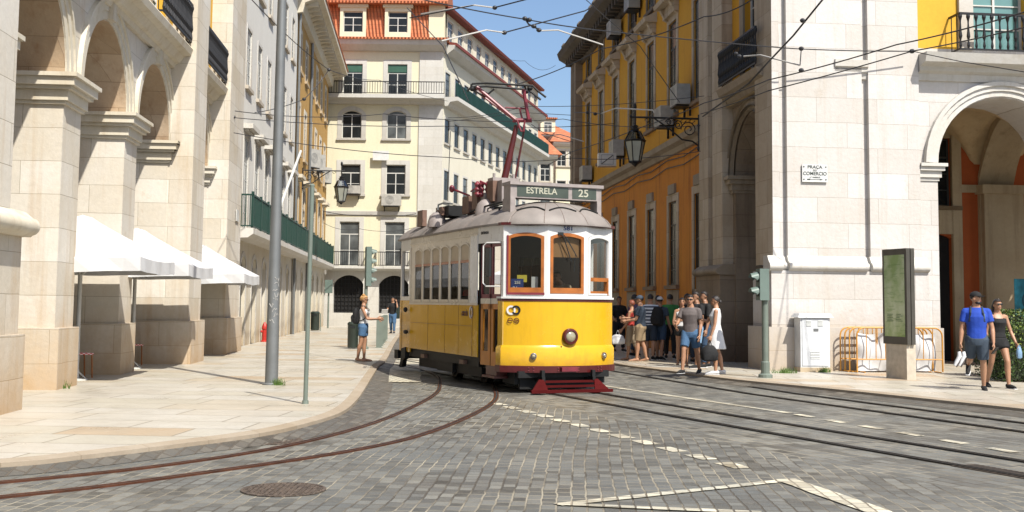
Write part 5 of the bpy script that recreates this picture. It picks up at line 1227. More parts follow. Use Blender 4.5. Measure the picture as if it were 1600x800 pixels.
def cap(mb, a, b, ra, rb, n=10, flat=1., up=None, round_=True):
    a, b = Vector(a), Vector(b); d = (b - a).normalized()
    if round_:
        P = [a - d * ra * .92, a - d * ra * .6, a, b, b + d * rb * .6, b + d * rb * .92]; rs = [ra * .35, ra * .8, ra, rb, rb * .8, rb * .35]
    else: P = [a, b]; rs = [ra, rb]
    return mb.tube(P, rs, n, True, flat, up)
def loft(mb, rings, n=16, tilt=None):
    base = len(mb.v)
    for (z, rx, ry, yo) in rings:
        for k in range(n):
            t = 2 * math.pi * k / n; c, s = math.cos(t), math.sin(t)
            v = Vector((rx * (abs(c) ** .85) * (1 if c > 0 else -1), yo + ry * (abs(s) ** .85) * (1 if s > 0 else -1), z)); mb.v.append(tuple(tilt @ v if tilt else v))
    for i in range(len(rings) - 1):
        for k in range(n): mb.f.append((base + i * n + k, base + i * n + (k + 1) % n, base + (i + 1) * n + (k + 1) % n, base + (i + 1) * n + k))
    mb.f.append(tuple(base + k for k in range(n - 1, -1, -1))); e = base + (len(rings) - 1) * n; mb.f.append(tuple(e + k for k in range(n)))
BI = {}
def person(label, pos, face, h, top='cgrey', bottom='cnavy', sleeve=.55, leglen=.45, female=False, hair='hairD', hairstyle='short', skin='skin', legL=(8, 4), legR=(-8, 6), armL=(5, 10, 15, 0), armR=(5, 10, 15, 0),
           shoes='cblack', cap_=None, glasses=False, dress=False, group=None, vox=.013, lean=0, headyaw=0, headpitch=0, tank=False, beard=False, hide_legs=False, stocky=1.0):
    """leg: (thigh forward deg, knee bend deg[, splay]); arm: (forward, out, elbow bend, forearm inward)"""
    root = empty('person', pos, face, label, 'person', group)
    k = h; S = stocky
    TL_ = Matrix.Rotation(R(lean), 3, 'X')
    hipz, shz = .52 * k, .815 * k; P0 = Vector((0, 0, hipz))
    def tp(v): v = Vector(v); return P0 + TL_ @ (v - P0) if v.z > hipz else v
    legs = []
    for sx, (a, kn, *sp_) in ((1, legL), (-1, legR)):
        sp_ = sp_[0] if sp_ else 2
        hip = Vector((sx * .05 * k, 0, hipz)); d1 = Vector((sx * math.sin(R(sp_)), -math.sin(R(a)) * math.cos(R(sp_)), -math.cos(R(a)) * math.cos(R(sp_)))); kneep = hip + d1 * .235 * k
        a2 = a - kn; d2 = Vector((sx * math.sin(R(sp_)) * .4, -math.sin(R(a2)), -math.cos(R(a2)))); ank = kneep + d2 * .245 * k
        legs.append((sx, hip, kneep, ank, a2))
    low = min(l[3].z for l in legs); dz = .045 * k - low
    if hide_legs: dz = 0
    sh = Vector((0, 0, dz))
    def U(v): return tp(v) + sh
    b = MB(); rt = (.0095 * k)
    if female: TR = [(.455, .052, .045, 0), (.49, .080, .060, .005), (.525, .090, .064, .008), (.57, .080, .056, .003), (.625, .064, .047, 0), (.68, .070, .052, -.004), (.735, .078, .066, -.012), (.78, .082, .050, -.002), (.812, .076, .042, .004), (.835, .045, .034, .006), (.87, .030, .031, .002)]
    else: TR = [(.455, .055, .05, 0), (.49, .078, .060, .004), (.53, .084, .062, .005), (.58, .078, .058, 0), (.63, .077, .056, -.002), (.69, .085, .062, -.004), (.745, .092, .066, -.006), (.785, .090, .058, 0), (.812, .074, .048, .004), (.838, .046, .038, .006), (.875, .036, .036, .002)]
    TRk = [(z * k, rx * k * (S if z < .8 else 1), ry * k * (S * 1.05 if z < .8 else 1), yo * k) for z, rx, ry, yo in TR]
    def lo(mb, rings, ex=0): loft(mb, [(0, rx + ex, ry + ex, yo) for z, rx, ry, yo in rings] if 0 else rings, 18)
    def torso(mb, ex, z0=0, z1=9, flare=0, neck=True):
        rings = [r for r in TRk if z0 * k - 1e-4 <= r[0] <= z1 * k + 1e-4]
        base = len(mb.v); loft(mb, [(z, rx + ex + flare * (1 if i == 0 else 0), ry + ex + flare * (1 if i == 0 else 0), yo) for i, (z, rx, ry, yo) in enumerate(rings)], 18)
        for i in range(base, len(mb.v)): mb.v[i] = tuple(U(mb.v[i]))
    torso(b, 0)
    # head
    HC = U(Vector((0, -.008 * k, .932 * k))); HR = Matrix.Rotation(R(headyaw), 3, 'Z') @ Matrix.Rotation(R(headpitch), 3, 'X')
    def hp(x, y, z): return HC + HR @ (Vector((x, y, z)) * k)
    cap(b, U(Vector((0, .004 * k, .84 * k))), hp(0, .006, -.03), .031 * k * (1 if not female else .88), .030 * k, 10)
    b.ell(hp(0, .004, .010), .043 * k, .053 * k, .052 * k, 14, 10, HR); b.ell(hp(0, -.014, -.022), .033 * k, .036 * k, .040 * k, 12, 8, HR); b.ell(hp(0, -.045, -.010), .006 * k, .011 * k, .012 * k, 8, 6, HR)
    b.ell(hp(0, -.036, -.047), .016 * k, .013 * k, .012 * k, 8, 6, HR)
    for sx in (-1, 1): b.ell(hp(sx * .043, .006, -.008), .006 * k, .012 * k, .017 * k, 8, 6, HR)
    # legs
    g = .052 if female else .054
    for sx, hip, kn, an, a2 in legs:
        if hide_legs: continue
        cap(b, hip + sh + Vector((0, 0, .0)), kn + sh, g * k * S, .031 * k, 12)
        mid = kn.lerp(an, .33) + Vector((0, .008 * k, 0)); cap(b, kn + sh, mid + sh, .030 * k, .033 * k, 12); cap(b, mid + sh, an + sh, .033 * k, .019 * k, 12)
        ft = R(max(-35, a2 * .6)) if a2 < -12 else 0
        fd = Vector((sx * .12, -math.cos(ft), math.sin(ft))).normalized()
        cap(b, an + sh + Vector((0, .022 * k, -.012 * k)), an + sh + fd * .075 * k + Vector((0, 0, -.026 * k)), .020 * k, .018 * k, 10, 1.0)
        cap(b, an + sh + fd * .075 * k + Vector((0, 0, -.026 * k)), an + sh + fd * .112 * k + Vector((0, 0, -.031 * k)), .019 * k, .013 * k, 10)
    arms = []
    sw = .092 if female else .104
    for sx, (fa, ou, el, inn) in ((1, armL), (-1, armR)):
        s0 = U(Vector((sx * sw * k, .002 * k, .795 * k)))
        M3 = lambda f_, o_: Vector((sx * math.sin(R(o_)), -math.sin(R(f_)) * math.cos(R(o_)), -math.cos(R(f_)) * math.cos(R(o_))))
        e0 = s0 + M3(fa, ou) * .172 * k; d2 = M3(fa + el, ou - inn); w0 = e0 + d2 * .150 * k
        th = 1.0 if not female else .84
        cap(b, U(Vector((sx * (sw - .03) * k, .002 * k, .80 * k))), s0, .036 * k * th, .033 * k * th); cap(b, s0, e0, .031 * k * th, .024 * k * th); cap(b, e0, e0.lerp(w0, .3), .024 * k * th, .025 * k * th); cap(b, e0.lerp(w0, .3), w0, .025 * k * th, .0155 * k * th)
        arms.append((sx, s0, e0, w0, d2))
    body_me = remesh(b, vox, 3)
    # hands: palm and five separate fingers, continuous with the wrist
    hb = MB(); hands = []
    for sx, s0, e0, w0, d in arms:
        side = Vector((0, -1, 0)) if abs(d.y) < .8 else Vector((sx * .3, 0, 1)); side = (side - d * side.dot(d)).normalized(); pn = d.cross(side).normalized() * (1 if sx > 0 else -1)
        inw = Vector((-sx, 0, 0)); inw = (inw - d * inw.dot(d)); inw = inw.normalized() if inw.length > .2 else pn
        side = d.cross(inw).normalized();  side = side if side.y < 0 or abs(d.y) > .7 else -side
        pe = w0 + d * .050 * k
        hb.tube([w0 - d * .01 * k, w0 + d * .02 * k, pe, pe + d * .006 * k], [.0145 * k, .021 * k, .024 * k, .020 * k], 10, True, .52, inw)
        for i, ln in enumerate((.036, .042, .040, .031)):
            q = pe + side * (.017 - .0115 * i) * k; d1 = (d + inw * .22).normalized(); d2_ = (d + inw * .75).normalized()
            m1 = q + d1 * ln * .5 * k; cap(hb, q - d * .006 * k, m1, .0062 * k, .0056 * k, 6); cap(hb, m1, m1 + d2_ * ln * .5 * k, .0056 * k, .0045 * k, 6)
        tb = w0 + d * .018 * k + side * .018 * k; t1 = tb + (d * .6 + side * .7 + inw * .3).normalized() * .024 * k; cap(hb, tb, t1, .008 * k, .0068 * k, 6); cap(hb, t1, t1 + (d * .9 + side * .15 + inw * .4).normalized() * .022 * k, .0065 * k, .005 * k, 6)
        hands.append(pe + d * .02 * k)
    bm = bmesh.new(); bm.from_mesh(body_me); tmp = hb.mesh(); bm.from_mesh(tmp); bm.to_mesh(body_me); bm.free(); bpy.data.meshes.remove(tmp)
    body_me.polygons.foreach_set('use_smooth', [True] * len(body_me.polygons)); body_me.materials.clear(); body_me.materials.append(M[skin])
    link('body', body_me, root)
    def wear(mb, nm, mat, sm=2, v=vox):
        me = remesh(mb, v, sm, nm); me.materials.clear(); me.materials.append(M[mat]); return link(nm, me, root)
    # top
    t_ = MB(); torso(t_, .011 * k, .49 if not tank else .53, .838 if not tank else .785)
    if sleeve > 0:
        for sx, s0, e0, w0, d in arms:
            cap(t_, U(Vector((sx * (sw - .045) * k, .002 * k, .805 * k))), s0, .034 * k, .038 * k); q = s0.lerp(e0, min(sleeve, 1.)); cap(t_, s0, s0.lerp(q, .3), .040 * k, .040 * k); t_.tube([s0, q], [.040 * k, .041 * k], 12)
            if sleeve > 1: t_.tube([e0, w0], [.036 * k, .026 * k], 12); cap(t_, s0, e0, .039 * k, .034 * k)
    elif tank:
        for sx in (-1, 1): cap(t_, U(Vector((sx * .05 * k, -.045 * k, .76 * k))), U(Vector((sx * .048 * k, -.005 * k, .832 * k))), .012 * k, .011 * k); cap(t_, U(Vector((sx * .048 * k, -.005 * k, .832 * k))), U(Vector((sx * .05 * k, .045 * k, .77 * k))), .011 * k, .012 * k)
    wear(t_, 'dress_bodice' if dress else 'top', top)
    # bottom
    if not hide_legs:
        b_ = MB()
        if dress:
            zk = .50 - leglen * .5
            loft(b_, [(zk * k, .145 * k, .125 * k, .0), (.42 * k, .125 * k, .105 * k, .0), (.54 * k, .098 * k, .078 * k, .004), (.62 * k, .076 * k, .06 * k, 0)], 24)
            nn = 24
            for i in range(len(b_.v)): x_, y_, z_ = b_.v[i]; kk = 1 + .05 * math.sin(i * 2.4) * (1 - (z_ / k - zk) / .3); b_.v[i] = (x_ * kk, y_ * kk, z_ + sh.z)
            wear(b_, 'skirt', bottom, 1)
        else:
            rings = [r for r in TRk if .455 * k <= r[0] <= .57 * k]; base = len(b_.v); loft(b_, [(z, rx + .014 * k, ry + .014 * k, yo) for z, rx, ry, yo in rings], 18)
            for i in range(base, len(b_.v)): b_.v[i] = tuple(U(b_.v[i]))
            for sx, hip, kn, an, a2 in legs:
                L1 = min(leglen / .5, 1.); q = hip.lerp(kn, L1); rr = (.066, .046) if leglen > .3 else (.066, .062)
                cap(b_, hip + sh + Vector((0, 0, .01)), hip.lerp(kn, .2) + sh, .062 * k * S, .062 * k * S); b_.tube([hip + sh, q + sh], [rr[0] * k * S, (rr[0] * (1 - L1) + .052 * L1) * k], 14)
                if leglen > .5: b_.tube([kn + sh, kn.lerp(an, (leglen - .5) / .5) + sh], [.044 * k, .034 * k], 14); cap(b_, kn + sh, kn + sh + Vector((0, 0, -.01)), .044 * k, .044 * k)
            wear(b_, 'shorts' if leglen < .6 else 'trousers', bottom)
        for sx, hip, kn, an, a2 in legs:
            s_ = MB(); ft = R(max(-35, a2 * .6)) if a2 < -12 else 0; fd = Vector((sx * .12, -math.cos(ft), math.sin(ft))).normalized()
            if shoes == 'sandal':
                s_.tube([an + sh + Vector((0, .035 * k, -.040 * k)), an + sh + fd * .122 * k + Vector((0, 0, -.040 * k))], [.022 * k, .024 * k], 10, True, .25, Vector((0, 0, 1))); s_.tube([an + sh + fd * .07 * k + Vector((-.02 * k, 0, -.03 * k)), an + sh + fd * .07 * k + Vector((0, 0, -.012 * k)), an + sh + fd * .07 * k + Vector((.02 * k, 0, -.03 * k))], .005 * k, 6)
                s_.build('sandal', M['cbeige'], root)
            else:
                cap(s_, an + sh + Vector((0, .024 * k, -.016 * k)), an + sh + fd * .07 * k + Vector((0, 0, -.026 * k)), .027 * k, .025 * k, 10); cap(s_, an + sh + fd * .07 * k + Vector((0, 0, -.026 * k)), an + sh + fd * .118 * k + Vector((0, 0, -.030 * k)), .025 * k, .017 * k, 10)
                so = wear(s_, 'shoe', shoes, 1, .009); sl = MB(); sl.tube([an + sh + Vector((0, .05 * k, -.043 * k)), an + sh + fd * .07 * k + Vector((0, 0, -.043 * k)), an + sh + fd * .135 * k + Vector((0, 0, -.041 * k))], [.022 * k, .027 * k, .020 * k], 10, True, .22, Vector((0, 0, 1))); sl.build('sole', M['cwhite'], so)
    # face
    e_ = MB()
    if glasses:
        for sx in (-1, 1): e_.ell(hp(sx * .017, -.0495, .006), .0155 * k, .006 * k, .011 * k, 10, 6, HR); e_.tube([hp(sx * .030, -.045, .009), hp(sx * .045, .0, .008)], .0025 * k, 5)
        e_.tube([hp(-.006, -.053, .009), hp(.006, -.053, .009)], .003 * k, 5); e_.build('sunglasses', M['black'], root)
    else:
        for sx in (-1, 1): e_.ell(hp(sx * .0165, -.0465, .006), .007 * k, .004 * k, .0045 * k, 8, 5, HR)
        for sx in (-1, 1): e_.tube([hp(sx * .008, -.0505, .019), hp(sx * .018, -.0505, .022), hp(sx * .027, -.0455, .018)], .0022 * k, 5)
        e_.build('eyes', M['hairD'], root)
    l_ = MB(); l_.ell(hp(0, -.0495, -.030), .013 * k, .004 * k, .0045 * k, 10, 5, HR); l_.build('mouth', plain('lips', (.30, .07, .06), .4), root)
    # hair
    hr = MB()
    def shell(ex, zc, yc, zmin, ycut):
        n1, m1 = 18, 12; base = len(hr.v)
        for i in range(m1 + 1):
            ph = math.pi * .62 * i / m1
            for j in range(n1):
                t = 2 * math.pi * j / n1; wv = 1 + .035 * math.sin(j * 5 + i * 2.1)
                x_, y_, z_ = (.043 + ex) * math.sin(ph) * math.cos(t) * wv, (.053 + ex) * math.sin(ph) * math.sin(t) * wv, (.052 + ex) * math.cos(ph) * wv
                if y_ < -.01 and z_ < .028: z_ = .028; y_ *= .93
                if -.01 <= y_ < .012 and z_ < -.005: z_ = -.005
                hr.v.append(tuple(hp(x_, y_ + .005 + yc, z_ + .011 + zc)))
        for i in range(m1):
            for j in range(n1): hr.f.append((base + i * n1 + j, base + (i + 1) * n1 + j, base + (i + 1) * n1 + (j + 1) % n1, base + i * n1 + (j + 1) % n1))
    shell(.005 if hairstyle != 'cropped' else .002, 0, 0, 0, 0)
    if hairstyle == 'bun': hr.ell(hp(0, .030, .062), .026 * k, .024 * k, .022 * k, 12, 8); hr.ell(hp(0, .05, .01), .035 * k, .025 * k, .045 * k, 12, 8, HR)
    if hairstyle == 'lowbun': hr.ell(hp(0, .062, -.01), .024 * k, .022 * k, .024 * k, 12, 8)
    if hairstyle == 'long': hr.tube([hp(0, .02, .03), hp(0, .045, -.02), hp(0, .052, -.07), hp(0, .05, -.12)], [.04 * k, .047 * k, .042 * k, .022 * k], 12, True, .6, HR @ Vector((0, 1, 0)))
    if hairstyle == 'pony': hr.tube([hp(0, .055, .02), hp(0, .085, -.0), hp(0, .08, -.07)], [.014 * k, .02 * k, .008 * k], 10)
    hr.build('hair', M[hair], root, smooth=True)
    if beard:
        bd = MB(); bd.ell(hp(0, -.020, -.043), .0335 * k, .033 * k, .021 * k, 12, 8, HR); bd.build('beard', M[hair], root, smooth=True)
    if cap_:
        c_m = MB(); base = len(c_m.v); n1 = 18
        for i in range(9):
            ph = math.pi * .5 * i / 8
            for j in range(n1):
                t = 2 * math.pi * j / n1; c_m.v.append(tuple(hp(.051 * math.sin(ph) * math.cos(t), .004 + .061 * math.sin(ph) * math.sin(t), .022 + .050 * math.cos(ph))))
        for i in range(8):
            for j in range(n1): c_m.f.append((base + i * n1 + j, base + (i + 1) * n1 + j, base + (i + 1) * n1 + (j + 1) % n1, base + i * n1 + (j + 1) % n1))
        co_ = c_m.build('cap', M[cap_], root, smooth=True)
        pk = MB(); bs = len(pk.v)
        for zz in (0, -.004):
            for j in range(9):
                t = math.pi + math.pi * j / 8; pk.v.append(tuple(hp(.044 * math.cos(t), -.028 + .062 * math.sin(t) * 1.0, .022 + zz - .012 * abs(math.cos(t)) ** 2 + .006)))
        pk.f += [tuple(range(9)), tuple(range(17, 8, -1))] + [(j, j + 1, j + 10, j + 9) for j in range(8)]
        pk.build('cap_peak', M[cap_], co_)
    mw = Matrix.Translation(pos) @ Matrix.Rotation(face, 4, 'Z')
    hw = [mw @ q for q in hands]; back = mw @ U(Vector((0, .07 * k, .70 * k)))
    BI[root.name] = (hw, back, mw, U, k)
    return root, hw, back, mw, k
def backpack(label, pr, mat, w_=.15, h_=.42, dp=.16, straps=True, side=0):
    root, hw, back, mw, k = pr; loc = mw @ Vector((0, .062 * k + dp / 2 + .005, .69 * k)); e = empty('backpack', loc, root.rotation_euler[2], label, 'backpack')
    mb = MB(); loft(mb, [(-h_ / 2, w_ * .75, dp * .35, 0), (-h_ / 2 + .03, w_, dp * .5, 0), (0, w_, dp * .55, 0), (h_ / 2 - .08, w_ * .9, dp * .45, 0), (h_ / 2, w_ * .55, dp * .25, 0)], 16); mb.build('pack_body', M[mat], e, smooth=True)
    mb = MB(); loft(mb, [(-h_ * .4, w_ * .7, dp * .2, dp * .5), (-h_ * .1, w_ * .75, dp * .25, dp * .55), (h_ * .05, w_ * .6, dp * .15, dp * .5)], 14); mb.build('front_pocket', M[mat], e, smooth=True)
    if straps:
        for sx in (-1, 1):
            mb = MB(); x_ = sx * .052 * k; yb = -(.062 * k + dp / 2); dz = .69 * k
            P = [(x_, -dp / 2 + .01, h_ * .38), (x_, yb + .035 * k, .845 * k - dz), (x_, yb - .02 * k, .842 * k - dz), (x_ * 1.15, yb - .082 * k, .78 * k - dz), (x_ * 1.35, yb - .072 * k, .70 * k - dz), (x_ * 1.75, yb - .02 * k, .64 * k - dz), (x_ * 1.6, -dp / 2 + .02, .60 * k - dz)]
            mb.tube(P, .017, 8, True, .4); mb.build('strap', M[mat], e)
    return e
def bag(name, label, loc, mat, w_, h_, dp, handle=.12, rz=0):
    e = empty(name, loc, rz, label, name.replace('_', ' '))
    mb = MB(); loft(mb, [(-handle - h_, w_ * .35, dp * .35, 0), (-handle - h_ * .92, w_ * .5, dp * .5, 0), (-handle - h_ * .5, w_ * .55, dp * .55, 0), (-handle - h_ * .15, w_ * .38, dp * .35, 0), (-handle, w_ * .2, dp * .12, 0)], 14)
    for i in range(len(mb.v)): x_, y_, z_ = mb.v[i]; f_ = 1 + .12 * math.sin(i * 1.7); mb.v[i] = (x_ * f_, y_ * f_, z_)
    mb.build('bag_body', M[mat], e, smooth=True)
    mb = MB(); mb.tube([(-w_ * .15, 0, -handle - .02), (-.02, 0, -.02), (0, 0, .01), (.02, 0, -.02), (w_ * .15, 0, -handle - .02)], .008, 6); mb.build('handle', M[mat], e); return e
def G(px, py, z=SZ): return gp(px, py, z)
# face angle: 0 looks at the camera, +90deg looks to the photo's right, -90deg to its left
CRG = 'people waiting in the shade by the tram stop'
pman = person('man in a bright blue pocket t-shirt and dark cap walking with shoes in his hand', G(1528, 610), R(-18), 1.80, 'cblue', 'cslate', .62, .44, hairstyle='cropped', beard=True, cap_='cblack', legL=(-4, 12), legR=(-30, 46), armL=(4, 14, 16, 12), armR=(2, 12, 10, 6), headyaw=62, vox=.011, shoes='cblack', stocky=1.06)
backpack('dark backpack worn by the man in the blue t-shirt', pman, 'cnavy', .17, .46, .15)
mb = MB(); mb.add([(-.04, 0, 0), (.04, 0, 0), (.04, 0, .09), (-.04, 0, .09)], [(0, 1, 2, 3)]); mb.build('chest_pocket', M['cpaleb'], pman[0], (.10, -.128, 1.30))
wr, back = pman[1], pman[2]
e = empty('held_shoes', wr[1], 0, 'pair of white trainers hanging from the hand of the man in blue', 'shoes')
for dx_, rz in ((-.03, .3), (.05, -.2)):
    mb = MB(); mb.tube([(dx_, -.03, -.04), (dx_, -.05, -.12), (dx_ - .06, -.06, -.22), (dx_ - .10, -.07, -.29)], [.035, .05, .045, .028], 12, True, .8); so = mb.build('trainer', M['cwhite'], e, smooth=True)
    mb = MB(); mb.tube([(dx_ + .035, -.05, -.08), (dx_ - .02, -.07, -.23), (dx_ - .07, -.08, -.31)], [.03, .045, .03], 10, True, .25); mb.build('sole', M['cgrey'], so)
o = MB().box(-.038, .038, -.006, .006, -.075, .075).build('phone', M['black'], None, wr[0] + Vector((0, -.03, -.02)), .6); o.rotation_euler[0] = .7; tag(o, 'dark phone in the left hand of the man in the blue t-shirt', 'phone')
pw = person('woman in a black camisole and black shorts with sunglasses beside the man in blue', G(1561, 606), R(2), 1.70, 'cblack', 'cblack', 0, .17, female=True, hair='hairD', hairstyle='long', glasses=True, legL=(24, 22), legR=(-12, 14), armL=(10, 14, 26, 8), armR=(-6, 8, 10, 0), tank=True, headyaw=8, vox=.011, shoes='cblack')
bag('bottle_bag', 'small clear bag in the left hand of the woman in black', pw[1][0] + Vector((0, -.02, .06)), 'cpaleb', .09, .22, .06, .02)
# near crowd on the right kerb
p1 = person('man in a grey v-neck t-shirt and denim shorts stepping along the kerb in sunglasses', G(1079, 583), R(-28), 1.76, 'cgrey', 'cdenim', .62, .40, legL=(-16, 4), legR=(22, 12), armL=(-2, 10, 26, 8), armR=(22, 14, 60, 25), glasses=True, headyaw=10, vox=.012, group=CRG, shoes='cblack', stocky=1.05)
p2 = person('woman in a sleeveless white dress seen from the side with a black bag', G(1119, 585), R(-100), 1.70, 'cwhite', 'cwhite', 0, .36, female=True, hairstyle='lowbun', dress=True, legL=(4, 6), legR=(-6, 6), armL=(6, 6, 12, 0), armR=(40, 8, 70, 0), shoes='cwhite', vox=.012, group=CRG)
bag('plastic_bag', 'black plastic bag hanging from the arm of the woman in the white dress', p2[1][0] + Vector((.0, -.02, .02)), 'cblack', .34, .34, .2, .10)
p3 = person('woman in a white vest and black shorts facing the camera behind the man in grey', G(1066, 571), R(-8), 1.68, 'cwhite', 'cblack', 0, .16, female=True, hair='hairD', hairstyle='lowbun', tank=True, armR=(10, 12, 50, 25), armL=(15, 10, 60, 30), legL=(4, 4), legR=(-5, 6), shoes='sandal', vox=.013, group=CRG)
p4 = person('man in a green t-shirt seen from behind in the waiting crowd', G(1047, 560), R(170), 1.80, 'cgreen', 'cblack', .6, .95, group=CRG)
p5 = person('person in a white cap and blue grey t-shirt seen from behind', G(1031, 562), R(150), 1.72, 'cslate', 'cjean', .6, .45, cap_='cwhite', group=CRG)
backpack('black backpack on the person in the white cap', p5, 'cblack', .19, .50, .2)
p6 = person('man in a blue and white striped shirt seen from behind', G(1016, 562), R(160), 1.79, 'cstripes', 'cnavy', .6, .5, group=CRG)
p7 = person('heavy man in a navy polo and khaki shorts with a grey flat cap', G(1000, 565), R(-100), 1.74, 'cnavy', 'ckhaki', .65, .45, cap_='cslate', armL=(20, 6, 62, 10), armR=(30, 6, 62, 10), shoes='sandal', stocky=1.22, group=CRG)
p8 = person('red haired woman in a red vest at the left of the crowd', G(987, 563), R(-120), 1.62, 'cred', 'cbeige', 0, .62, female=True, hair='hairR', hairstyle='short', tank=True, shoes='sandal', armL=(8, 8, 30, 0), group=CRG)
bag('handbag', 'white handbag carried by the woman in the red vest', p8[1][0] + Vector((-.05, -.05, .05)), 'cwhite', .36, .26, .16, .10)
p9 = person('man in a purple shirt half hidden behind the man in the flat cap', G(991, 556), R(120), 1.80, 'cpurple', 'cnavy', .6, .9, group=CRG)
p10 = person('man in dark clothes standing alone at the far left of the crowd in the shade', G(967, 549), R(20), 1.76, 'cblack', 'cblack', .9, .95, armL=(10, 16, 40, 0), armR=(10, 16, 60, 10), skin='skin2', group=CRG, stocky=1.12)
p11 = person('man in a black t-shirt and pale blue shorts just behind the man in grey', G(1088, 575), R(-60), 1.82, 'cblack', 'cpaleb', .6, .42, skin='skin2', armR=(20, 10, 60, 10), group=CRG)
p12 = person('person in black leaning in behind the woman in the white dress', G(1101, 574), R(-70), 1.84, 'cblack', 'cjean', .8, .95, skin='skin2', group=CRG)
p13 = person('dark haired man in black standing behind the woman in the white vest', G(1074, 566), R(30), 1.80, 'cblack', 'cnavy', .7, .95, skin='skin2', group=CRG)
p14 = person('dark haired person in a navy top behind the white cap and backpack', G(1028, 556), R(180), 1.78, 'cnavy', 'cblack', .7, .95, skin='skin2', group=CRG)
# left pavement
p15 = person('blonde woman in a white vest and denim shorts on the left pavement', G(567, 565), R(88), 1.66, 'cwhite', 'cdenim', 0, .30, female=True, hair='hairB', hairstyle='bun', glasses=True, tank=True, armL=(22, 8, 68, 16), armR=(26, 8, 66, 16), legL=(3, 4), legR=(-6, 5), shoes='sandal', headpitch=12, vox=.012)
backpack('small black backpack on the blonde woman in the white vest', p15, 'cblack', .14, .40, .17)
p16 = person('distant man in black t-shirt and jeans with a hand to his ear', G(613, 521), R(-10), 1.76, 'cblack', 'cdenim', .6, .95, armL=(60, 22, 132, 34), armR=(20, 12, 60, 10), vox=.02)
o = MB().box(-.15, .15, -.01, .01, -.12, .12).build('paper', M['wcard'], None, p16[1][1] + Vector((0, -.05, 0)), .3); o.rotation_euler[0] = .5; tag(o, 'white sheet of paper held by the distant man in black', 'paper')
# people in the tram
def TW_(x, y, z): return TI.inverted() @ Vector((x, y, z))
person('tram driver in a beige shirt sitting behind the middle front window', TW_(-.12, -.72, .42), TA + R(-5), 1.74, 'cbeige', 'cnavy', .7, .95, armL=(48, 8, 34, 12), armR=(48, 8, 34, 12), skin='skin2', hide_legs=True)
person('man in a beige shirt bending over inside the tram beside the driver', TW_(.42, -.45, .62), TA + R(-50), 1.70, 'cbeige', 'cbeige', .8, .95, lean=28, armL=(40, 8, 40, 0), armR=(60, 8, 10, 0), skin='skin2', hide_legs=True)
person('seated passenger in red seen through the side windows of the tram', TW_(-.75, 1.55, .50), TA + R(20), 1.66, 'cred', 'cnavy', .6, .95, female=True, hide_legs=True, vox=.02)
person('dark haired passenger at the left front window of the tram', TW_(-.62, -.55, .28), TA + R(160), 1.62, 'cblack', 'cnavy', .6, .95, hide_legs=True, vox=.02)
#@@FURN
# ================================================================== STREET FURNITURE
def thing1(name, label, cat, mb, mat, loc=(0, 0, 0), rz=0, group=None, smooth=False):
    o = mb.build(name, mat, None, loc, rz, smooth); return tag(o, label, cat, group)
# big catenary pole
b0 = G(424, 601); t0 = at(441, -10, b0.y)
e = empty('catenary_pole', b0, 0, 'tall thick grey steel pole with scratched graffiti on the left pavement', 'pole')
mb = MB(); d = t0 - b0; mb.tube([(0, 0, 0), d * .35, d * .36, d * 1.15], [.116, .102, .098, .075], 24); mb.build('shaft', M['steel'], e, smooth=True)
mb = MB(); mb.lathe([(.16, 0), (.16, .02), (.135, .04)], (0, 0), 24); mb.build('base_collar', M['steel'], e)
g_ = MB(); random.seed(3)
for k in range(9):
    z = 1.15 + k * .09; a0 = random.uniform(-2.2, -1.2); P = []
    for j in range(6): a_ = a0 + j * .16; P.append((.111 * math.cos(a_) + d.x / d.z * z, .111 * math.sin(a_) + d.y / d.z * z, z + random.uniform(-.05, .05)))
    g_.tube(P, .005, 4)
g_.build('graffiti_scratches', M['fit'], e)
b0 = G(477, 631); t0 = at(488, 290, b0.y); d = t0 - b0
e = empty('sign_pole', b0, 0, 'thin grey green sign pole standing nearest the curved kerb', 'pole'); mb = MB(); mb.tube([(0, 0, 0), d], .033, 14); mb.build('shaft', M['steelg'], e, smooth=True); mb = MB(); mb.lathe([(.05, 0), (.045, .05)], (0, 0), 14); mb.build('base_ring', M['steelg'], e)
mb = MB(); mb.ell((d.x, d.y, d.z), .038, .038, .03, 10, 6); mb.build('cap', M['steelg'], e)
mb = MB(); a = at(435, 330, 36); b = at(470, 236, 41); mb.tube([a, b], .045, 8); thing1('flagpole', 'bare white flagpole slanting out from the balcony of the white building', 'flagpole', mb, M['wframe'])
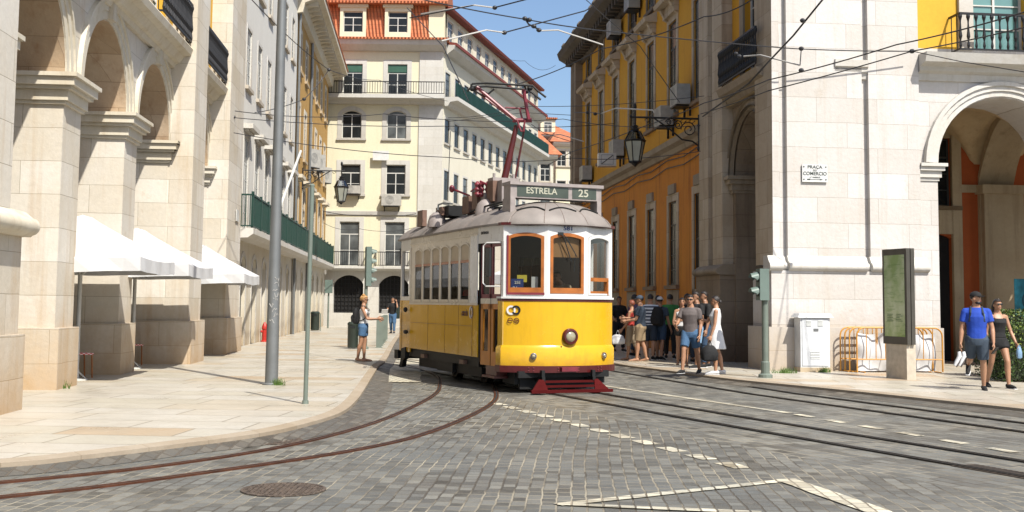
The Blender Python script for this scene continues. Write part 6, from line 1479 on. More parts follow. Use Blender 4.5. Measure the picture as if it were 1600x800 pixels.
# umbrellas
def umbrella(label, c, zt, half, rz, group, pole=True):
    e = empty('cafe_umbrella', c, rz, label, 'umbrella', group)
    mb = MB(); zr = zt - .78; ap = .10; n_ = 10
    Vt = {}
    for q in range(4):
        a0 = R(45 + 90 * q); a1 = R(135 + 90 * q); h2 = half * math.sqrt(2)
        A_, B_ = Vector((math.cos(a0), math.sin(a0))) * h2, Vector((math.cos(a1), math.sin(a1))) * h2
        base = len(mb.v)
        for i in range(n_ + 1):
            t = i / n_
            for j in range(n_ + 1):
                u = j / n_; p = A_.lerp(B_, u) * (ap + (1 - ap) * t); sagz = -.05 * math.sin(math.pi * u) * t * (1 if True else 0); mb.v.append((p.x, p.y, zt - (zt - zr) * (t ** .9) + sagz * .8))
        for i in range(n_):
            for j in range(n_): k_ = base + i * (n_ + 1) + j; mb.f.append((k_, k_ + 1, k_ + n_ + 2, k_ + n_ + 1))
        base = len(mb.v)
        for i in range(2):
            for j in range(n_ + 1):
                u = j / n_; p = A_.lerp(B_, u); q_ = p * (1 + .012 * math.sin(u * 19) * i); mb.v.append((q_.x, q_.y, zr - .04 * math.sin(math.pi * u) - .24 * i - .008 * math.sin(u * 14) * i))
        for j in range(n_): k_ = base + j; mb.f.append((k_, k_ + 1, k_ + n_ + 2, k_ + n_ + 1))
    mb.v.append((0, 0, zt + .04)); base = len(mb.v)
    for k in range(8): mb.v.append((.17 * math.cos(k * math.pi / 4), .17 * math.sin(k * math.pi / 4), zt - .02))
    for k in range(8): mb.f.append((base - 1, base + k, base + (k + 1) % 8))
    mb.build('canopy', M['canvas'], e)
    mb = MB(); mb.tube([(0, 0, 0), (0, 0, zt)], .04, 14); pl_ = mb.build('pole', M['wframe'], e, smooth=True)
    mb = MB(); mb.lathe([(.20, 0), (.20, .02), (.045, .04), (.045, .2)], (0, 0), 16)
    for k in range(4): mb.tube([(.18 * math.cos(k * math.pi / 2), .18 * math.sin(k * math.pi / 2), .02), (.03 * math.cos(k * math.pi / 2), .03 * math.sin(k * math.pi / 2), .16)], .012, 5)
    mb.build('foot', M['wframe'], pl_)
    for k in range(8):
        a_ = math.pi / 4 * k; L_ = half * (math.sqrt(2) if k % 2 else 1.0) * .97; mb = MB(); mb.tube([(.05 * math.cos(a_), .05 * math.sin(a_), zt - .10), (L_ * math.cos(a_), L_ * math.sin(a_), zr - .035)], .011, 5); mb.tube([(.04 * math.cos(a_), .04 * math.sin(a_), zr - .3), (L_ * .5 * math.cos(a_), L_ * .5 * math.sin(a_), zr + (zt - zr) * .42)], .009, 5); mb.build('rib', M['wframe'], e)
UG = 'white cafe umbrellas under the left arcade'
umbrella('white square cafe umbrella nearest the camera between the first stone piers', G(119, 594), 3.02, 1.42, FL.ang + R(90), UG)
umbrella('middle one of the three white square cafe umbrellas', G(206, 576), 3.02, 1.42, FL.ang + R(90), UG)
umbrella('farthest of the three white square cafe umbrellas beside the widest pier', Vector((-8.45, 31.2, SZ)), 2.98, 1.42, FL.ang + R(90), UG)
# cafe chairs with red woven seats
def chair(label, c, rz):
    e = empty('cafe_chair', c, rz, label, 'chair', 'red woven cafe chairs')
    for x in (-.2, .2):
        mb = MB(); mb.tube([(x, -.2, 0), (x, -.18, .45)], .014, 6); mb.build('leg', M['torange'], e)
        mb = MB(); mb.tube([(x, .22, 0), (x, .2, .45), (x, .27, .88)], .014, 6); mb.build('leg', M['torange'], e)
    mb = MB(); mb.box(-.22, .22, -.21, .22, .44, .47); mb.build('seat', M['check'], e); mb = MB(); mb.extr([(.215, .52), (.235, .52), (.275, .88), (.255, .88)], -.21, .21); mb.build('backrest', M['check'], e)
m, t, p = newmat('red check weave'); tc = N(t, 'ShaderNodeTexCoord'); ck = N(t, 'ShaderNodeTexChecker'); ck.inputs['Scale'].default_value = 22; ck.inputs[1].default_value = (.5, .02, .02, 1); ck.inputs[2].default_value = (.75, .6, .55, 1); t.links.new(tc.outputs['Object'], ck.inputs[0]); t.links.new(ck.outputs[0], p.inputs['Base Color']); M['check'] = m
chair('red woven cafe chair behind the pole of the nearest umbrella', Vector((-8.25, 22.15, SZ)), R(130))
chair('red woven cafe chair behind the pole of the middle umbrella', Vector((-8.75, 26.6, SZ)), R(60))
# bins
def bin_(label, c, h, r_, mat='steelgd', post=False):
    e = empty('litter_bin', c, 0, label, 'litter bin', 'green street litter bins'); z0 = .0 if not post else .55
    mb = MB(); mb.lathe([(r_ * .9, z0 + .03), (r_, z0 + .08), (r_ * 1.02, z0 + h * .88), (r_ * 1.08, z0 + h * .9), (r_ * 1.08, z0 + h * .94), (r_ * .8, z0 + h), (r_ * .75, z0 + h * .97)], (0, 0), 20); mb.build('bin_body', M['bing'], e, smooth=True)
    mb = MB(); mb.box(-r_ * .5, r_ * .5, -r_ * 1.09, -r_ * .9, z0 + h * .78, z0 + h * .86); mb.build('slot', M['black'], e)
    mb = MB(); mb.tube([(r_ + .05, 0, 0), (r_ + .05, 0, z0 + h * .9)], .03, 8); mb.build('post', M['steelg'], e)
M['bing'] = plain('dark green plastic', (.025, .04, .03), .45)
bin_('dark green litter bin behind the blonde woman', G(551, 545), .86, .17)
bin_('dark litter bin against the ochre building', G(492, 517), 1.0, .22)
bin_('small litter bin hung on a post in front of the right hand grated arch', Vector((-6.55, 66, SZ)), .72, .2, post=True)
# parapet posts
for i in range(7):
    Y = 38.2 + i * 1.5; x = -4.28 - .085 * (Y - 38) - .05; e = empty('kerb_post', (x, Y, SZ), R(8), ('nearest of the row of flat grey kerb posts by the blonde woman', 'second of the flat grey kerb posts from the camera', 'third of the flat grey kerb posts from the camera', 'middle one of the seven flat grey kerb posts', 'fifth of the flat grey kerb posts from the camera', 'sixth of the flat grey kerb posts from the camera', 'farthest of the flat grey kerb posts by the road')[i], 'bollard', 'flat grey posts along the left kerb')
    mb = MB(); mb.box(-.09, .09, -.04, .04, 0, .96); mb.box(-.075, .075, -.045, .045, .96, .99); mb.build('post', M['steelg'], e); mb = MB(); mb.box(-.12, .12, -.07, .07, 0, .015); mb.build('base_plate', M['steelg'], e)
# hydrant
M['hred'] = plain('fire hydrant red', (.55, .03, .02), .4)
e = empty('fire_hydrant', G(413, 534), R(30), 'red fire hydrant at the foot of the white building', 'hydrant')
mb = MB(); mb.lathe([(.14, 0), (.14, .04), (.09, .06), (.09, .45), (.11, .47), (.11, .52), (.09, .6), (.05, .68), (.03, .72)], (0, 0), 16); mb.build('hydrant_body', M['hred'], e, smooth=True)
for a_ in (0, math.pi): mb = MB(); mb.tube([(.08 * math.cos(a_), 0, .38), (.16 * math.cos(a_), 0, .38)], [.045, .05], 10); mb.build('outlet', M['hred'], e)
# left traffic light (seen from behind / side)
def signal(label, base, zt, heads, rz, hoods=-1, pole_r=.055):
    e = empty('traffic_light', base, rz, label, 'traffic light')
    mb = MB(); mb.tube([(0, 0, 0), (0, 0, zt)], pole_r, 14); mb.build('pole', M['steelg'], e, smooth=True); mb = MB(); mb.lathe([(pole_r * 2.1, 0), (pole_r * 2.1, .06), (pole_r * 1.3, .09), (pole_r * 1.3, .32), (pole_r, .34)], (0, 0), 14); mb.build('base', M['steelg'], e)
    hb_ = MB(); z1 = zt + .02; z0 = z1 - .30 * heads - .06
    hb_.prism([(hoods * -.02, -.13), (hoods * .15, -.13), (hoods * .15, .13), (hoods * -.02, .13)] if hoods > 0 else [(-.15, -.13), (.05, -.13), (.05, .13), (-.15, .13)], z0, z1); ho = hb_.build('signal_housing', M['sigg'], e)
    for i in range(heads):
        zc = z1 - .18 - .30 * i; v_ = MB()
        n_ = 12; base_ = len(v_.v)
        for k in range(n_ + 1):
            a_ = math.pi * (-.08 + 1.16 * k / n_)
            v_.v.append((hoods * .16, .115 * math.cos(a_), zc + .115 * math.sin(a_))); v_.v.append((hoods * (.32 if math.sin(a_) > .3 else .22), .115 * math.cos(a_), zc + .115 * math.sin(a_) - .04))
        for k in range(n_): v_.f.append((2 * k, 2 * k + 2, 2 * k + 3, 2 * k + 1))
        v_.build('visor', M['sigg'], ho); v2 = MB(); v2.tube([(hoods * .155, 0, zc), (hoods * .166, 0, zc)], .105, 14); v2.build('signal_lens', M['black'], ho)
    return e
M['sigg'] = plain('grey green signal paint', (.16, .22, .19), .5)
signal('green grey traffic signal with two visors beside the litter bin on the left', Vector((at(571, 500, 37).x, 37, SZ)), 3.25, 4, R(15), 1)
signal('short grey green pedestrian signal post in front of the corner pavilion', G(1196, 590), 2.25, 2, R(8), -1, .07)
# small post with box far left
b0 = Vector((at(513, 480, 66).x, 66, SZ)); e = empty('meter_post', b0, 0, 'small grey post with a box on top far up the left pavement', 'post'); mb = MB(); mb.tube([(0, 0, 0), (0, 0, 2.6)], .05, 8); mb.build('post', M['steelg'], e); mb = MB(); mb.box(-.2, .2, -.15, .15, 2.0, 2.75); mb.build('box', M['sigg'], e)
e = empty('traffic_light', Vector((-6.25, 66.4, SZ)), 0, 'thin dark signal post at the road edge behind the tram rear', 'traffic light'); mb = MB(); mb.tube([(0, 0, 0), (0, 0, 4.6)], .06, 8); mb.build('pole', M['steelg'], e); mb = MB(); mb.box(-.2, .1, -.12, .12, 3.7, 4.6); mb.build('signal_housing', M['iron'], e)
# cabinet
cw = FF.w(.42, .38, SZ); e = empty('utility_cabinet', cw, FF.ang, 'white metal utility cabinet against the corner pavilion', 'cabinet')
mb = MB(); mb.box(-.35, .35, -.2, .2, .10, 1.24); cb_ = mb.build('cabinet_body', M['cabw'] if 'cabw' in M else plain('white enamel', (.80, .82, .84), .35), e)
mb = MB(); mb.add([(-.42, -.26, 1.24), (.42, -.26, 1.24), (.42, .26, 1.24), (-.42, .26, 1.24), (-.36, -.2, 1.33), (.36, -.2, 1.33), (.36, .2, 1.33), (-.36, .2, 1.33)], [(0, 1, 5, 4), (1, 2, 6, 5), (2, 3, 7, 6), (3, 0, 4, 7), (4, 5, 6, 7), (3, 2, 1, 0)]); mb.build('lid', plain('white enamel', (.80, .82, .84), .35), e)
mb = MB(); mb.box(-.31, .31, -.214, -.2, .14, 1.2); dr = mb.build('door', plain('white enamel', (.80, .82, .84), .35), e)
for x0, x1, z0, z1 in ((-.22, -.10, 1.04, 1.18), (.06, .18, 1.04, 1.18), (-.12, .10, .30, .48)):
    mb = MB(); k = 5
    for i in range(k): zz = z0 + (z1 - z0) * i / k; mb.extr([(-.214, zz), (-.226, zz + .004), (-.214, zz + .022)], x0, x1)
    mb.build('vent', M['steel'], dr)
mb = MB(); mb.box(-.04, .07, -.224, -.214, .93, .985); mb.build('lock_plate', M['steel'], dr)
mb = MB(); mb.box(-.37, .37, -.23, .22, 0, .10); mb.build('plinth', M['limeT'], e)
# crowd barriers
M['barr'] = plain('orange barrier paint', (.72, .33, .04), .45)
def barrier(label, s0, n, L_=2.0, full=True):
    e = empty('crowd_barrier', FF.w(s0, n, SZ), FF.ang, label, 'barrier', 'orange steel crowd barriers leaning on the pavilion'); h = 1.02; r0 = .19
    P = [(0, 0, .02), (0, 0, h - r0)] + [(r0 - r0 * math.cos(R(a)), 0, h - r0 + r0 * math.sin(R(a))) for a in (15, 30, 45, 60, 75, 90)] + [(L_ - r0 + r0 * math.sin(R(a)), 0, h - r0 + r0 * math.cos(R(a))) for a in (0, 15, 30, 45, 60, 75, 90)] + [(L_, 0, .02)]
    mb = MB(); mb.tube(P, .019, 8); mb.tube([(0, 0, .3), (L_, 0, .3)], .015, 8); mb.build('frame', M['barr'], e, smooth=True)
    mb = MB(); k = 9
    for i in range(1, k): x = L_ * i / k; mb.tube([(x, 0, .3), (x, 0, h - .01)], .011, 6)
    mb.build('bars', M['barr'], e)
    for x in (.12, L_ - .12): mb = MB(); mb.tube([(x - .0, -.16, .015), (x, .16, .015)], .015, 6); mb.build('foot', M['barr'], e)
    return e
lb = ['innermost orange crowd barrier against the wall', 'second orange crowd barrier from the wall', 'third orange crowd barrier from the wall']
for i in range(3): barrier(lb[i], 1.10 + .06 * i, .38 + .12 * i)
e = barrier('outermost orange crowd barrier with a small plate facing the road', 1.32, .80, 2.05)
mb = MB(); mb.box(.80, 1.02, -.016, -.006, .68, .82); pt = mb.build('plate', M['barr'], e); mb = MB(); mb.box(.85, .96, -.020, -.016, .71, .78); mb.build('worn_sticker', M['wcard'], pt)
mb = MB(); ns, nz = 40, 14
random.seed(11); ph = [random.uniform(0, 6) for _ in range(6)]
for i in range(ns + 1):
    for j in range(nz + 1):
        u, v = i / ns, j / nz; y = .035 * math.sin(u * 17 + ph[0] + v * 2) + .03 * math.sin(u * 31 + ph[1] - v * 3) + .03 * math.sin(v * 7 + u * 9 + ph[2]); mb.v.append((.05 + 1.93 * u, y, .03 + .88 * v - .05 * math.sin(u * math.pi * 3) * v))
for i in range(ns):
    for j in range(nz): a = i * (nz + 1) + j; mb.f.append((a, a + nz + 1, a + nz + 2, a + 1))
thing1('tarpaulin', 'crumpled white tarpaulin hung behind the orange crowd barrier', 'tarpaulin', mb, M['canvas'], FF.w(1.32, .66, SZ), FF.ang, smooth=True)
# information panel
pA, pB = Vector((7.96, 24.67)), Vector((8.27, 23.70)); pd = (pB - pA); ang = math.atan2(pd.y, pd.x); L_ = .74
e = empty('information_panel', (pA.x, pA.y, SZ), ang, 'tall dark framed information panel on a stone block by the kerb', 'information board')
M['panelst'] = plain('beige stone block', (.66, .58, .46), .6, vary=.15, vscale=8, bump=.2)
mb = MB(); mb.box(.02, L_ - .02, 0.02, .24, 0, .72); mb.build('stone_base', M['panelst'], e)
z0, z1 = .72, 2.72
mb = MB(); mb.box(-.04, L_ + .04, 0.0, .09, z0, z1); mb.box(-.04, L_ + .04, .11, .20, z0, z1); mb.box(-.02, L_ + .02, .08, .12, z0 + .02, z1 - .02); fr_ = mb.build('frame', plain('dark bronze metal', (.13, .12, .10), .35, .5), e)
def postermat():
    m, t, p = newmat('faded green poster'); tc = N(t, 'ShaderNodeTexCoord'); sp = N(t, 'ShaderNodeSeparateXYZ'); t.links.new(tc.outputs['Object'], sp.inputs[0])
    c = mixc(t, ramp(t, noise(t, tc.outputs['Object'], 1.8, 4), .4, .62), (.24, .34, .13), (.44, .50, .32)); mp = N(t, 'ShaderNodeMapping'); mp.inputs['Scale'].default_value = (1, 1, 7); t.links.new(tc.outputs['Object'], mp.inputs['Vector'])
    c = mixc(t, ramp(t, noise(t, mp.outputs[0], 2.0, 3), .55, .62, 0, .5), c, (.14, .24, .07)); t.links.new(c, p.inputs['Base Color']); p.inputs['Roughness'].default_value = .08; p.inputs['Coat Weight'].default_value = .6; return m
mb = MB(); mb.box(.03, L_ - .03, -.006, 0.0, z0 + .16, z1 - .13); ps = mb.build('poster', postermat(), e)
mb = MB()
for i in range(5): mb.box(.12, .32 - .03 * (i % 2), -.010, -.006, z0 + .48 + i * .035, z0 + .49 + i * .035); mb.box(.42, .64 - .05 * (i % 3), -.010, -.006, z0 + .48 + i * .035, z0 + .49 + i * .035)
mb.build('poster_lines', plain('dark green ink', (.07, .16, .05), .6), ps)
# hedge and art board by the gallery
def hedge(label, x0, x1, y0, y1, h):
    e = empty('hedge', ((x0 + x1) / 2, (y0 + y1) / 2, SZ), 0, label, 'hedge'); random.seed(5); w_, d_ = (x1 - x0) / 2, (y1 - y0) / 2
    mb = MB(); mb.box(-w_ + .1, w_ - .1, -d_ + .1, d_ - .1, .05, h - .1); mb.build('stems', plain('dark twig', (.02, .03, .008), .9), e)
    lm = MB(); ly = MB()
    for i in range(9000):
        f_ = random.random()
        if f_ < .62: p = Vector((random.uniform(-w_, w_), -d_ + random.uniform(-.06, .1), random.uniform(.02, h)))
        elif f_ < .9: p = Vector((random.uniform(-w_, w_), random.uniform(-d_, d_), h + random.uniform(-.1, .06)))
        else: p = Vector((-w_ + random.uniform(-.06, .1), random.uniform(-d_, d_), random.uniform(.02, h)))
        a = Vector((random.gauss(0, 1), random.gauss(0, 1), random.gauss(0, 1))).normalized(); b = a.cross(Vector((random.gauss(0, 1), random.gauss(0, 1), random.gauss(0, 1)))).normalized(); s = random.uniform(.018, .035)
        q = ly if random.random() < .35 and p.z > h * .55 else lm; q.quad(p - a * s, p + b * s * .6, p + a * s, p - b * s * .6)
    lm.build('foliage', plain('hedge leaf', (.06, .12, .015), .6, vary=.4, vscale=4), e); ly.build('young_leaves', plain('young hedge leaf', (.20, .26, .03), .6, vary=.3, vscale=4), e)
hedge('clipped green hedge right behind the walking couple', 10.05, 16, 23.5, 24.4, 1.15); hedge('taller clipped hedge behind the front hedge at the right edge', 10.3, 16, 25.0, 25.8, 1.42)
aw = at(1594, 480, 29.5); e = empty('art_board', (aw.x + .35, 29.5, SZ), R(5), 'teal patterned display board standing inside the gallery', 'display board'); mb = MB(); mb.box(-.5, .5, 0, .03, 1.2, 2.25); bb_ = mb.build('board', plain('teal print', (.03, .28, .36), .5, vary=.5, vscale=5), e)
ring('board_pattern', PF((-.5, -.004), (.5, -.004)), .5, 1.7, .28, .31, plain('dark print', (.02, .05, .07), .5), 0, 1, bb_); 
for x in (-.4, .4): mb = MB(); mb.tube([(x, .05, 0), (x, .03, 2.2)], .02, 6); mb.build('leg', M['iron'], e)
# street name plate
pw_ = FF.w(.66, .02, 4.76); e = empty('street_sign', pw_, FF.ang, 'white street name plate with dark lettering on the pavilion', 'sign')
mb = MB(); mb.box(-.31, .31, -.03, -.0, -.21, .21); pl2 = mb.build('plate', M['wcard'], e); M['ink'] = plain('grey green ink', (.05, .07, .06), .5)
for tx, sz_, z_, k in (('PRAÇA', .10, .145, 1.15), ('DO', .05, .068, 1.2), ('COMERCIO', .115, -.012, .98), ('(1º BAIRRO)', .045, -.10, 1.1)): textmesh('lettering', tx, sz_, M['ink'], e, TXT((0, -.034, z_), 0), ext=.002, sx=k)
mb = MB(); mb.box(-.17, .17, -.036, -.031, -.153, -.145); mb.add([(.12, -.036, -.165), (.2, -.036, -.149), (.12, -.036, -.133)], [(0, 1, 2)]); mb.box(-.19, -.12, -.036, -.031, -.163, -.135); mb.build('arrow', M['ink'], e)
for x in (-.27, .27):
    for z in (-.15, .15): mb = MB(); mb.tube([(x, -.036, z), (x, -.028, z)], .018, 8); mb.build('screw', M['ink'], e)
# air conditioners
M['acw'] = plain('air conditioner casing', (.50, .48, .43), .5, vary=.15, vscale=5)
def ac(label, loc, rz, w_=.8, h_=.62, d_=.32):
    e = empty('air_conditioner', loc, rz, label, 'air conditioner', 'air conditioning units on the facades')
    mb = MB(); mb.box(-w_ / 2, w_ / 2, -d_, 0, 0, h_); mb.build('casing', M['acw'], e)
    rg = PF((-w_ / 2, -d_), (w_ / 2, -d_)); mm_ = M['steel']
    for r0 in (.08, .14, .20, .25): ring('fan_grille', rg, w_ * .42, h_ / 2, r0, r0 + .012, mm_, .008, 1, e)
    mb = MB(); mb.box(-w_ * .4, w_ * .4, -d_ - .02, .05, -.05, 0); mb.box(-w_ * .4, -w_ * .36, -.02, .05, -.35, 0); mb.box(w_ * .36, w_ * .4, -.02, .05, -.35, 0); mb.build('bracket', M['iron'], e)
for lab, px, py, n in (('grey air conditioner on the yellow wall nearest the pavilion', 1073, 166, .35), ('grey air conditioner hanging behind the bracket of the right lantern', 1047, 198, .35), ('grey air conditioner left of the right lantern', 971, 245, .35), ('grey air conditioner low at the far end of the yellow wall', 922, 282, .3), ('upper grey air conditioner between the first floor windows', 967, 58, .35), ('grey air conditioner high under the cornice of the yellow building', 996, 16, .35)):
    rr = ray(px, py); nn_ = Vector((-dR.y, dR.x)); P_ = Vector((R0.x, 26.9)) + nn_ * (n0 + .1); tt = (P_.x * nn_.x + P_.y * nn_.y) / (rr.x * nn_.x + rr.y * nn_.y)
    ac(lab, (rr.x * tt, rr.y * tt, CH + rr.z * tt), FR.ang + R(180), .85, .62, .42)
c = at(948, 259, 41.0); e = empty('air_conditioner', c, R(0), 'white square unit with a dark diagonal bar on its face on the yellow wall', 'air conditioner', 'air conditioning units on the facades'); mb = MB(); mb.box(-.30, .34, 0, .5, 0, .46); mb.build('casing', M['twhite'], e)
mb = MB(); mb.box(-.2, .24, -.008, 0, .05, .06); mb.box(-.2, .24, -.008, 0, .39, .40); mb.box(-.2, -.19, -.008, 0, .05, .4); mb.box(.23, .24, -.008, 0, .05, .4); mb.tube([(-.18, -.012, .07), (.22, -.012, .38)], .014, 5); mb.build('grille_mark', M['black'], e)
ac('air conditioner under the third floor window of the cream block', at(612, 322, 71.9), 0, 1.2, .7, .45); ac('air conditioner under the left third floor window of the cream block', at(549, 303, 71.9), 0, 1.2, .5, .4)
for lab, px, py in (('air conditioner on the ochre wall above the left lantern', 483, 262), ('air conditioner beyond the left lantern bracket on the ochre wall', 492, 268), ('lowest air conditioner at the far end of the ochre wall', 503, 286)):
    c = at(px, py, 60 + (px - 483) * .5); ac(lab, (c.x, c.y, c.z), R(60), .9, .95, .4)
o = MB().box(-.5, .5, -.02, .02, -.3, .3).build('paper_notice', M['wcard'], None, at(595, 243, 71.7)); tag(o, 'blank white sheet hung on the cream facade between the windows', 'notice')
# lanterns on scrolled brackets
def lantern(label, wall, tip, zt, s, group):
    """wall: fixing point, tip: where the lantern hangs"""
    w_ = Vector(wall); t_ = Vector(tip); dv = t_ - w_; L_ = dv.to_2d().length; e = empty('wall_lantern', w_, math.atan2(dv.y, dv.x), label, 'lantern', group)
    mb = MB(); mb.tube([(0, 0, .12), (0, 0, -.85)], .035, 8); mb.tube([(0, 0, 0), (L_ + .12, 0, 0)], .03, 8); mb.tube([(0, 0, -.8), (.2, 0, -.66), (.5, 0, -.62), (.9, 0, -.3), (L_ * .7, 0, -.02)], .024, 8)
    for cx_, cz_, r_s in ((.30, -.32, .24), (.62, -.2, .15), (.9, -.12, .09)):
        mb.tube([(cx_ + r_s * (1 - k / 26) * math.cos(k * .5), 0, cz_ + r_s * (1 - k / 26) * math.sin(k * .5)) for k in range(22)], .016, 6)
    for cx_ in (.2, .45, .7, L_ * .8): mb.tube([(cx_, 0, 0), (cx_ + .1, 0, -.08), (cx_, 0, -.14), (cx_ - .08, 0, -.06)], .014, 5)
    mb.ell((0, 0, -.88), .06, .06, .08, 8, 6); mb.ell((L_ + .12, 0, .02), .04, .04, .05, 8, 6); mb.build('bracket', M['iron'], e, smooth=True)
    mb = MB(); mb.tube([(L_, 0, .28 * s), (L_, 0, -.28 * s)], .025 * s, 8); mb.ell((L_, 0, .3 * s), .05 * s, .05 * s, .11 * s, 8, 6); n_ = 6; zz = -.28 * s
    mb.lathe([(.03 * s, zz + .06 * s), (.10 * s, zz + .03 * s), (.07 * s, zz - .02 * s), (.13 * s, zz - .05 * s), (.10 * s, zz - .10 * s), (.17 * s, zz - .14 * s)], (L_, 0), n_); mb.build('lantern_crown', M['iron'], e)
    mb = MB(); mb.lathe([(.16 * s, zz - .14 * s), (.29 * s, zz - .40 * s)], (L_, 0), n_); mb.build('upper_glass', M['lglass'], e)
    mb = MB(); zr_ = zz - .40 * s
    mb.lathe([(.30 * s, zr_ + .02 * s), (.34 * s, zr_), (.30 * s, zr_ - .04 * s)], (L_, 0), n_)
    for k in range(n_): a_ = 2 * math.pi * k / n_; mb.tube([(L_ + .30 * s * math.cos(a_), .30 * s * math.sin(a_), zr_), (L_ + .17 * s * math.cos(a_), .17 * s * math.sin(a_), zr_ - .62 * s)], .016 * s, 5); mb.tube([(L_ + .30 * s * math.cos(a_), .30 * s * math.sin(a_), zr_), (L_ + .16 * s * math.cos(a_), .16 * s * math.sin(a_), zr_ + .27 * s)], .014 * s, 5)
    mb.lathe([(.18 * s, zr_ - .60 * s), (.20 * s, zr_ - .63 * s), (.10 * s, zr_ - .68 * s), (.02 * s, zr_ - .76 * s)], (L_, 0), n_); mb.build('lantern_cage', M['iron'], e)
    mb = MB(); mb.lathe([(.285 * s, zr_ - .03 * s), (.165 * s, zr_ - .6 * s)], (L_, 0), n_); mb.build('glass', plain('frosted lantern glass', (.42, .43, .36), .3), e)
LG = 'black wall lanterns on scrolled brackets'
wp = FR.w(6.32, .01, 7.02); lantern('black six sided wall lantern on a scrolled bracket over the shaded crowd', wp, wp + Vector((-1.88, -.2, 0)), 7, 1.0, LG)
wp = F2.w(16.2, .06, 8.05); tp_ = at(533, 262, wp.y); lantern('black wall lantern reaching out from the ochre building before the cream block', wp, Vector((tp_.x, wp.y + .2, 8.05)), 8, 1.15, LG)
# ================================================================== OVERHEAD WIRES
def wire(label, pts, sag=0., r=.012, fit=(), nodes=()):
    W_ = [at(*p) for p in pts]; P = []
    for i in range(len(W_) - 1):
        for k in range(12): t = k / 12; q = W_[i].lerp(W_[i + 1], t); q.z -= sag * 4 * t * (1 - t); P.append(q)
    P.append(W_[-1]); mb = MB(); mb.tube(P, r, 5); o = mb.build('overhead_wire', M['wire']); tag(o, label, 'wire', 'overhead tram wires')
    for pts2 in fit: m2 = MB(); m2.tube([at(*p) for p in pts2], .017, 6); m2.build('insulated_arm', M['fit'], o)
    for nd in nodes: m2 = MB(); m2.ell(at(*nd), .06, .06, .05, 8, 6); m2.build('clamp', M['wire'], o)
wire('wire from the upper left corner past the ochre eave to the cream block', [(391, -3, 26), (514, 109, 34), (592, 125, 50), (700, 158, 66)], .1, nodes=[(514, 109, 34)])
wire('short stay wire from the junction down to the left pilaster', [(514, 109, 34), (475, 155, 33), (398, 176, 32)], .05, nodes=[(475, 155, 33)])
wire('upper of the level span wires between the left row and the pantograph', [(357, 172, 33), (600, 178, 36), (880, 186, 40), (1096, 196, 33)], .15)
wire('second level span wire crossing below the cream block balcony', [(357, 183, 33), (700, 197, 36), (960, 193, 42)], .1, nodes=[(365, 183, 33)])
wire('long span wire sloping down from the left pilaster across the cream facade', [(357, 206, 33), (700, 246, 34), (893, 247, 38), (1096, 236, 33)], .12)
wire('sky wire falling from the top left of the sky to the stone pavilion', [(655, -2, 24), (820, 30, 25), (942, 48, 26), (1240, 76, 26.6), (1425, 80, 27.2)], .02, .014)
wire('upper contact wire with a pale insulated section near the top of the sky', [(640, 28, 27), (741, 8, 26)], .0, .014, fit=[[(658, 22, 27), (741, 8, 26), (772, 12, 26)]])
wire('contact wire rising to the top edge beside the insulated section', [(772, 12, 26), (830, -3, 25)], 0, .016, nodes=[(773, 12, 26)])
wire('contact wire above the pantograph ending at the yellow building cornice', [(788, 51, 25), (914, 17, 29), (926, 10, 30)], 0, .016, fit=[[(690, 64, 24), (760, 47, 24.5), (788, 51, 25)]], nodes=[(788, 51, 25)])
wire('long thick wire from behind the pantograph up to the top right', [(806, 132, 38), (940, 76, 33), (1100, 26, 28), (1180, -4, 26)], .1, .016)
wire('diagonal stay wire from the yellow cornice down to the lantern bracket', [(914, -2, 33), (1000, 72, 33), (1062, 160, 33)], .02)
wire('trolley arm chain hanging below the sky wire', [(820, 29, 25), (826, 38, 25), (846, 48, 25)], 0, .02, fit=[[(846, 48, 25), (872, 47, 25), (942, 70, 25.5)]], nodes=[(820, 29, 25), (827, 31, 25), (834, 41, 25), (842, 47, 25)])
wire('left end wire swinging down across the mansard to the pantograph', [(636, 12, 30), (692, 72, 26), (724, 140, 24), (732, 158, 24)], .0)
wire('contact wire from the lower sky to the pavilion and off the right edge', [(846, 262, 44), (891, 238, 40), (1010, 196, 33), (1100, 161, 29), (1200, 125, 25), (1400, 70, 22), (1604, 18, 19)], .03, .014, nodes=[(1252, 110, 24)])
wire('second contact wire crossing the pavilion below the balcony', [(1095, 178, 32), (1200, 142, 26), (1425, 80, 24), (1604, 42, 21)], .02, .014, nodes=[(1425, 80, 24)])
wire('short wire from the junction below the balcony to the right edge', [(1425, 80, 24), (1500, 96, 23), (1604, 113, 22)], .0, .010)
wire('heavy feeder cable curving from the top edge down to the pavilion pilaster', [(1288, -4, 24), (1240, 55, 25), (1205, 92, 26), (1170, 130, 27.5), (1098, 182, 32)], .0, .022, nodes=[(1254, 32, 24.6)])
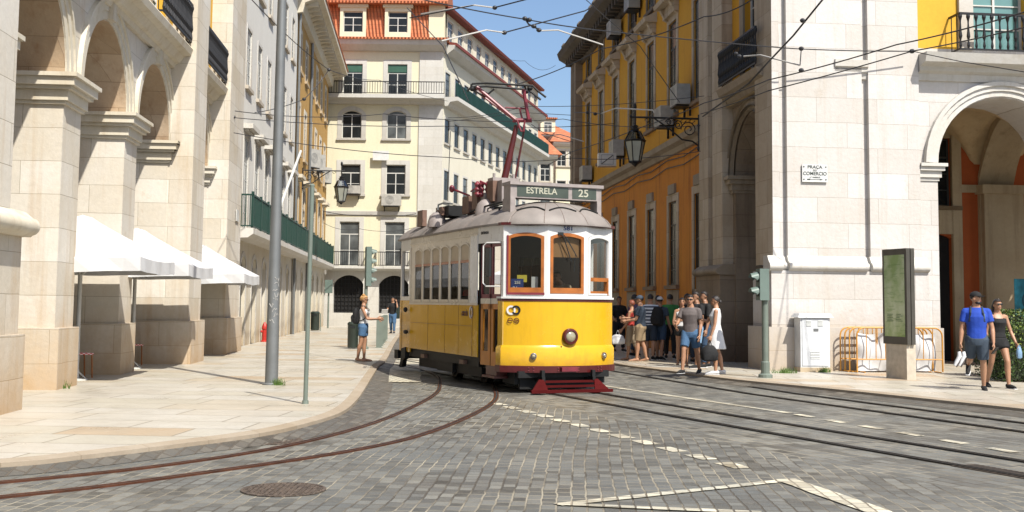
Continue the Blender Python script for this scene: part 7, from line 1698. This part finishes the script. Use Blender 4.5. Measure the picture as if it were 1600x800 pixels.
wire('pull off arm wire in front of the white pilaster', [(1252, 76, 25), (1250, 102, 25)], 0, .012, fit=[[(1162, 88, 27), (1188, 86, 26.5), (1230, 97, 25.5), (1250, 102, 25)]], nodes=[(1252, 76, 25), (1150, 84, 27.5), (1155, 88, 27.2)])
wire('wire over the right lantern with its white angled arm', [(897, 176, 40), (925, 176, 36), (940, 178, 34)], 0, .014, fit=[[(940, 177, 33), (962, 169, 31), (1020, 172, 31), (1022, 176, 31)]], nodes=[(918, 176, 36), (930, 178, 35)])
wire('low wire at the end of the street in front of the orange roofs', [(830, 194, 46), (850, 208, 46), (895, 222, 45)], 0, .014, fit=[[(860, 212, 45), (875, 210, 45), (912, 221, 44)]])
wire('faint wire hanging in a shallow curve across the sky', [(745, 60, 50), (820, 95, 50), (868, 102, 50)], .3, .008)
wire('span wire through the knee of the pantograph', [(700, 184, 38), (820, 166, 38), (1100, 150, 31)], .1, .010)
wire('second span wire just above the knee of the pantograph', [(700, 190, 39), (820, 176, 39), (893, 180, 40)], .0, .010)
wire('thin wire dropping down the corner of the cream block', [(704, 205, 60), (702, 248, 60), (700, 300, 60)], 0, .02)
wire('double wire crossing the cream facade above the first balconies', [(505, 330, 62), (580, 336, 64), (650, 334, 66)], .1, .02)
wire('lower sagging wire crossing the cream facade windows', [(505, 348, 62), (560, 357, 63), (650, 355, 66)], .2, .012)
# weeds at feet of poles and walls
def weeds(label, c, n, sp_):
    mb = MB(); random.seed(int(c.x * 100) & 255)
    for i in range(n):
        a = random.uniform(0, 6.28); r_w = random.uniform(0, sp_); p = Vector((r_w * math.cos(a), r_w * math.sin(a) * .4, 0)); h = random.uniform(.05, .16); b = Vector((random.uniform(-.06, .06), random.uniform(-.05, .05), h)); mb.add([p - Vector((.008, 0, 0)), p + Vector((.008, 0, 0)), p + b], [(0, 1, 2)])
    o = mb.build('weeds', plain('weed green', (.09, .17, .02), .7), None, c); tag(o, label, 'weeds', None, 'stuff')
weeds('tuft of green weeds at the foot of the thick grey pole', G(434, 602), 60, .14); weeds('weeds growing left of the utility cabinet', G(1226, 583), 120, .3); weeds('weeds growing right of the utility cabinet', G(1288, 582), 90, .14); weeds('weeds at the foot of the first left pier', G(96, 607), 50, .2)
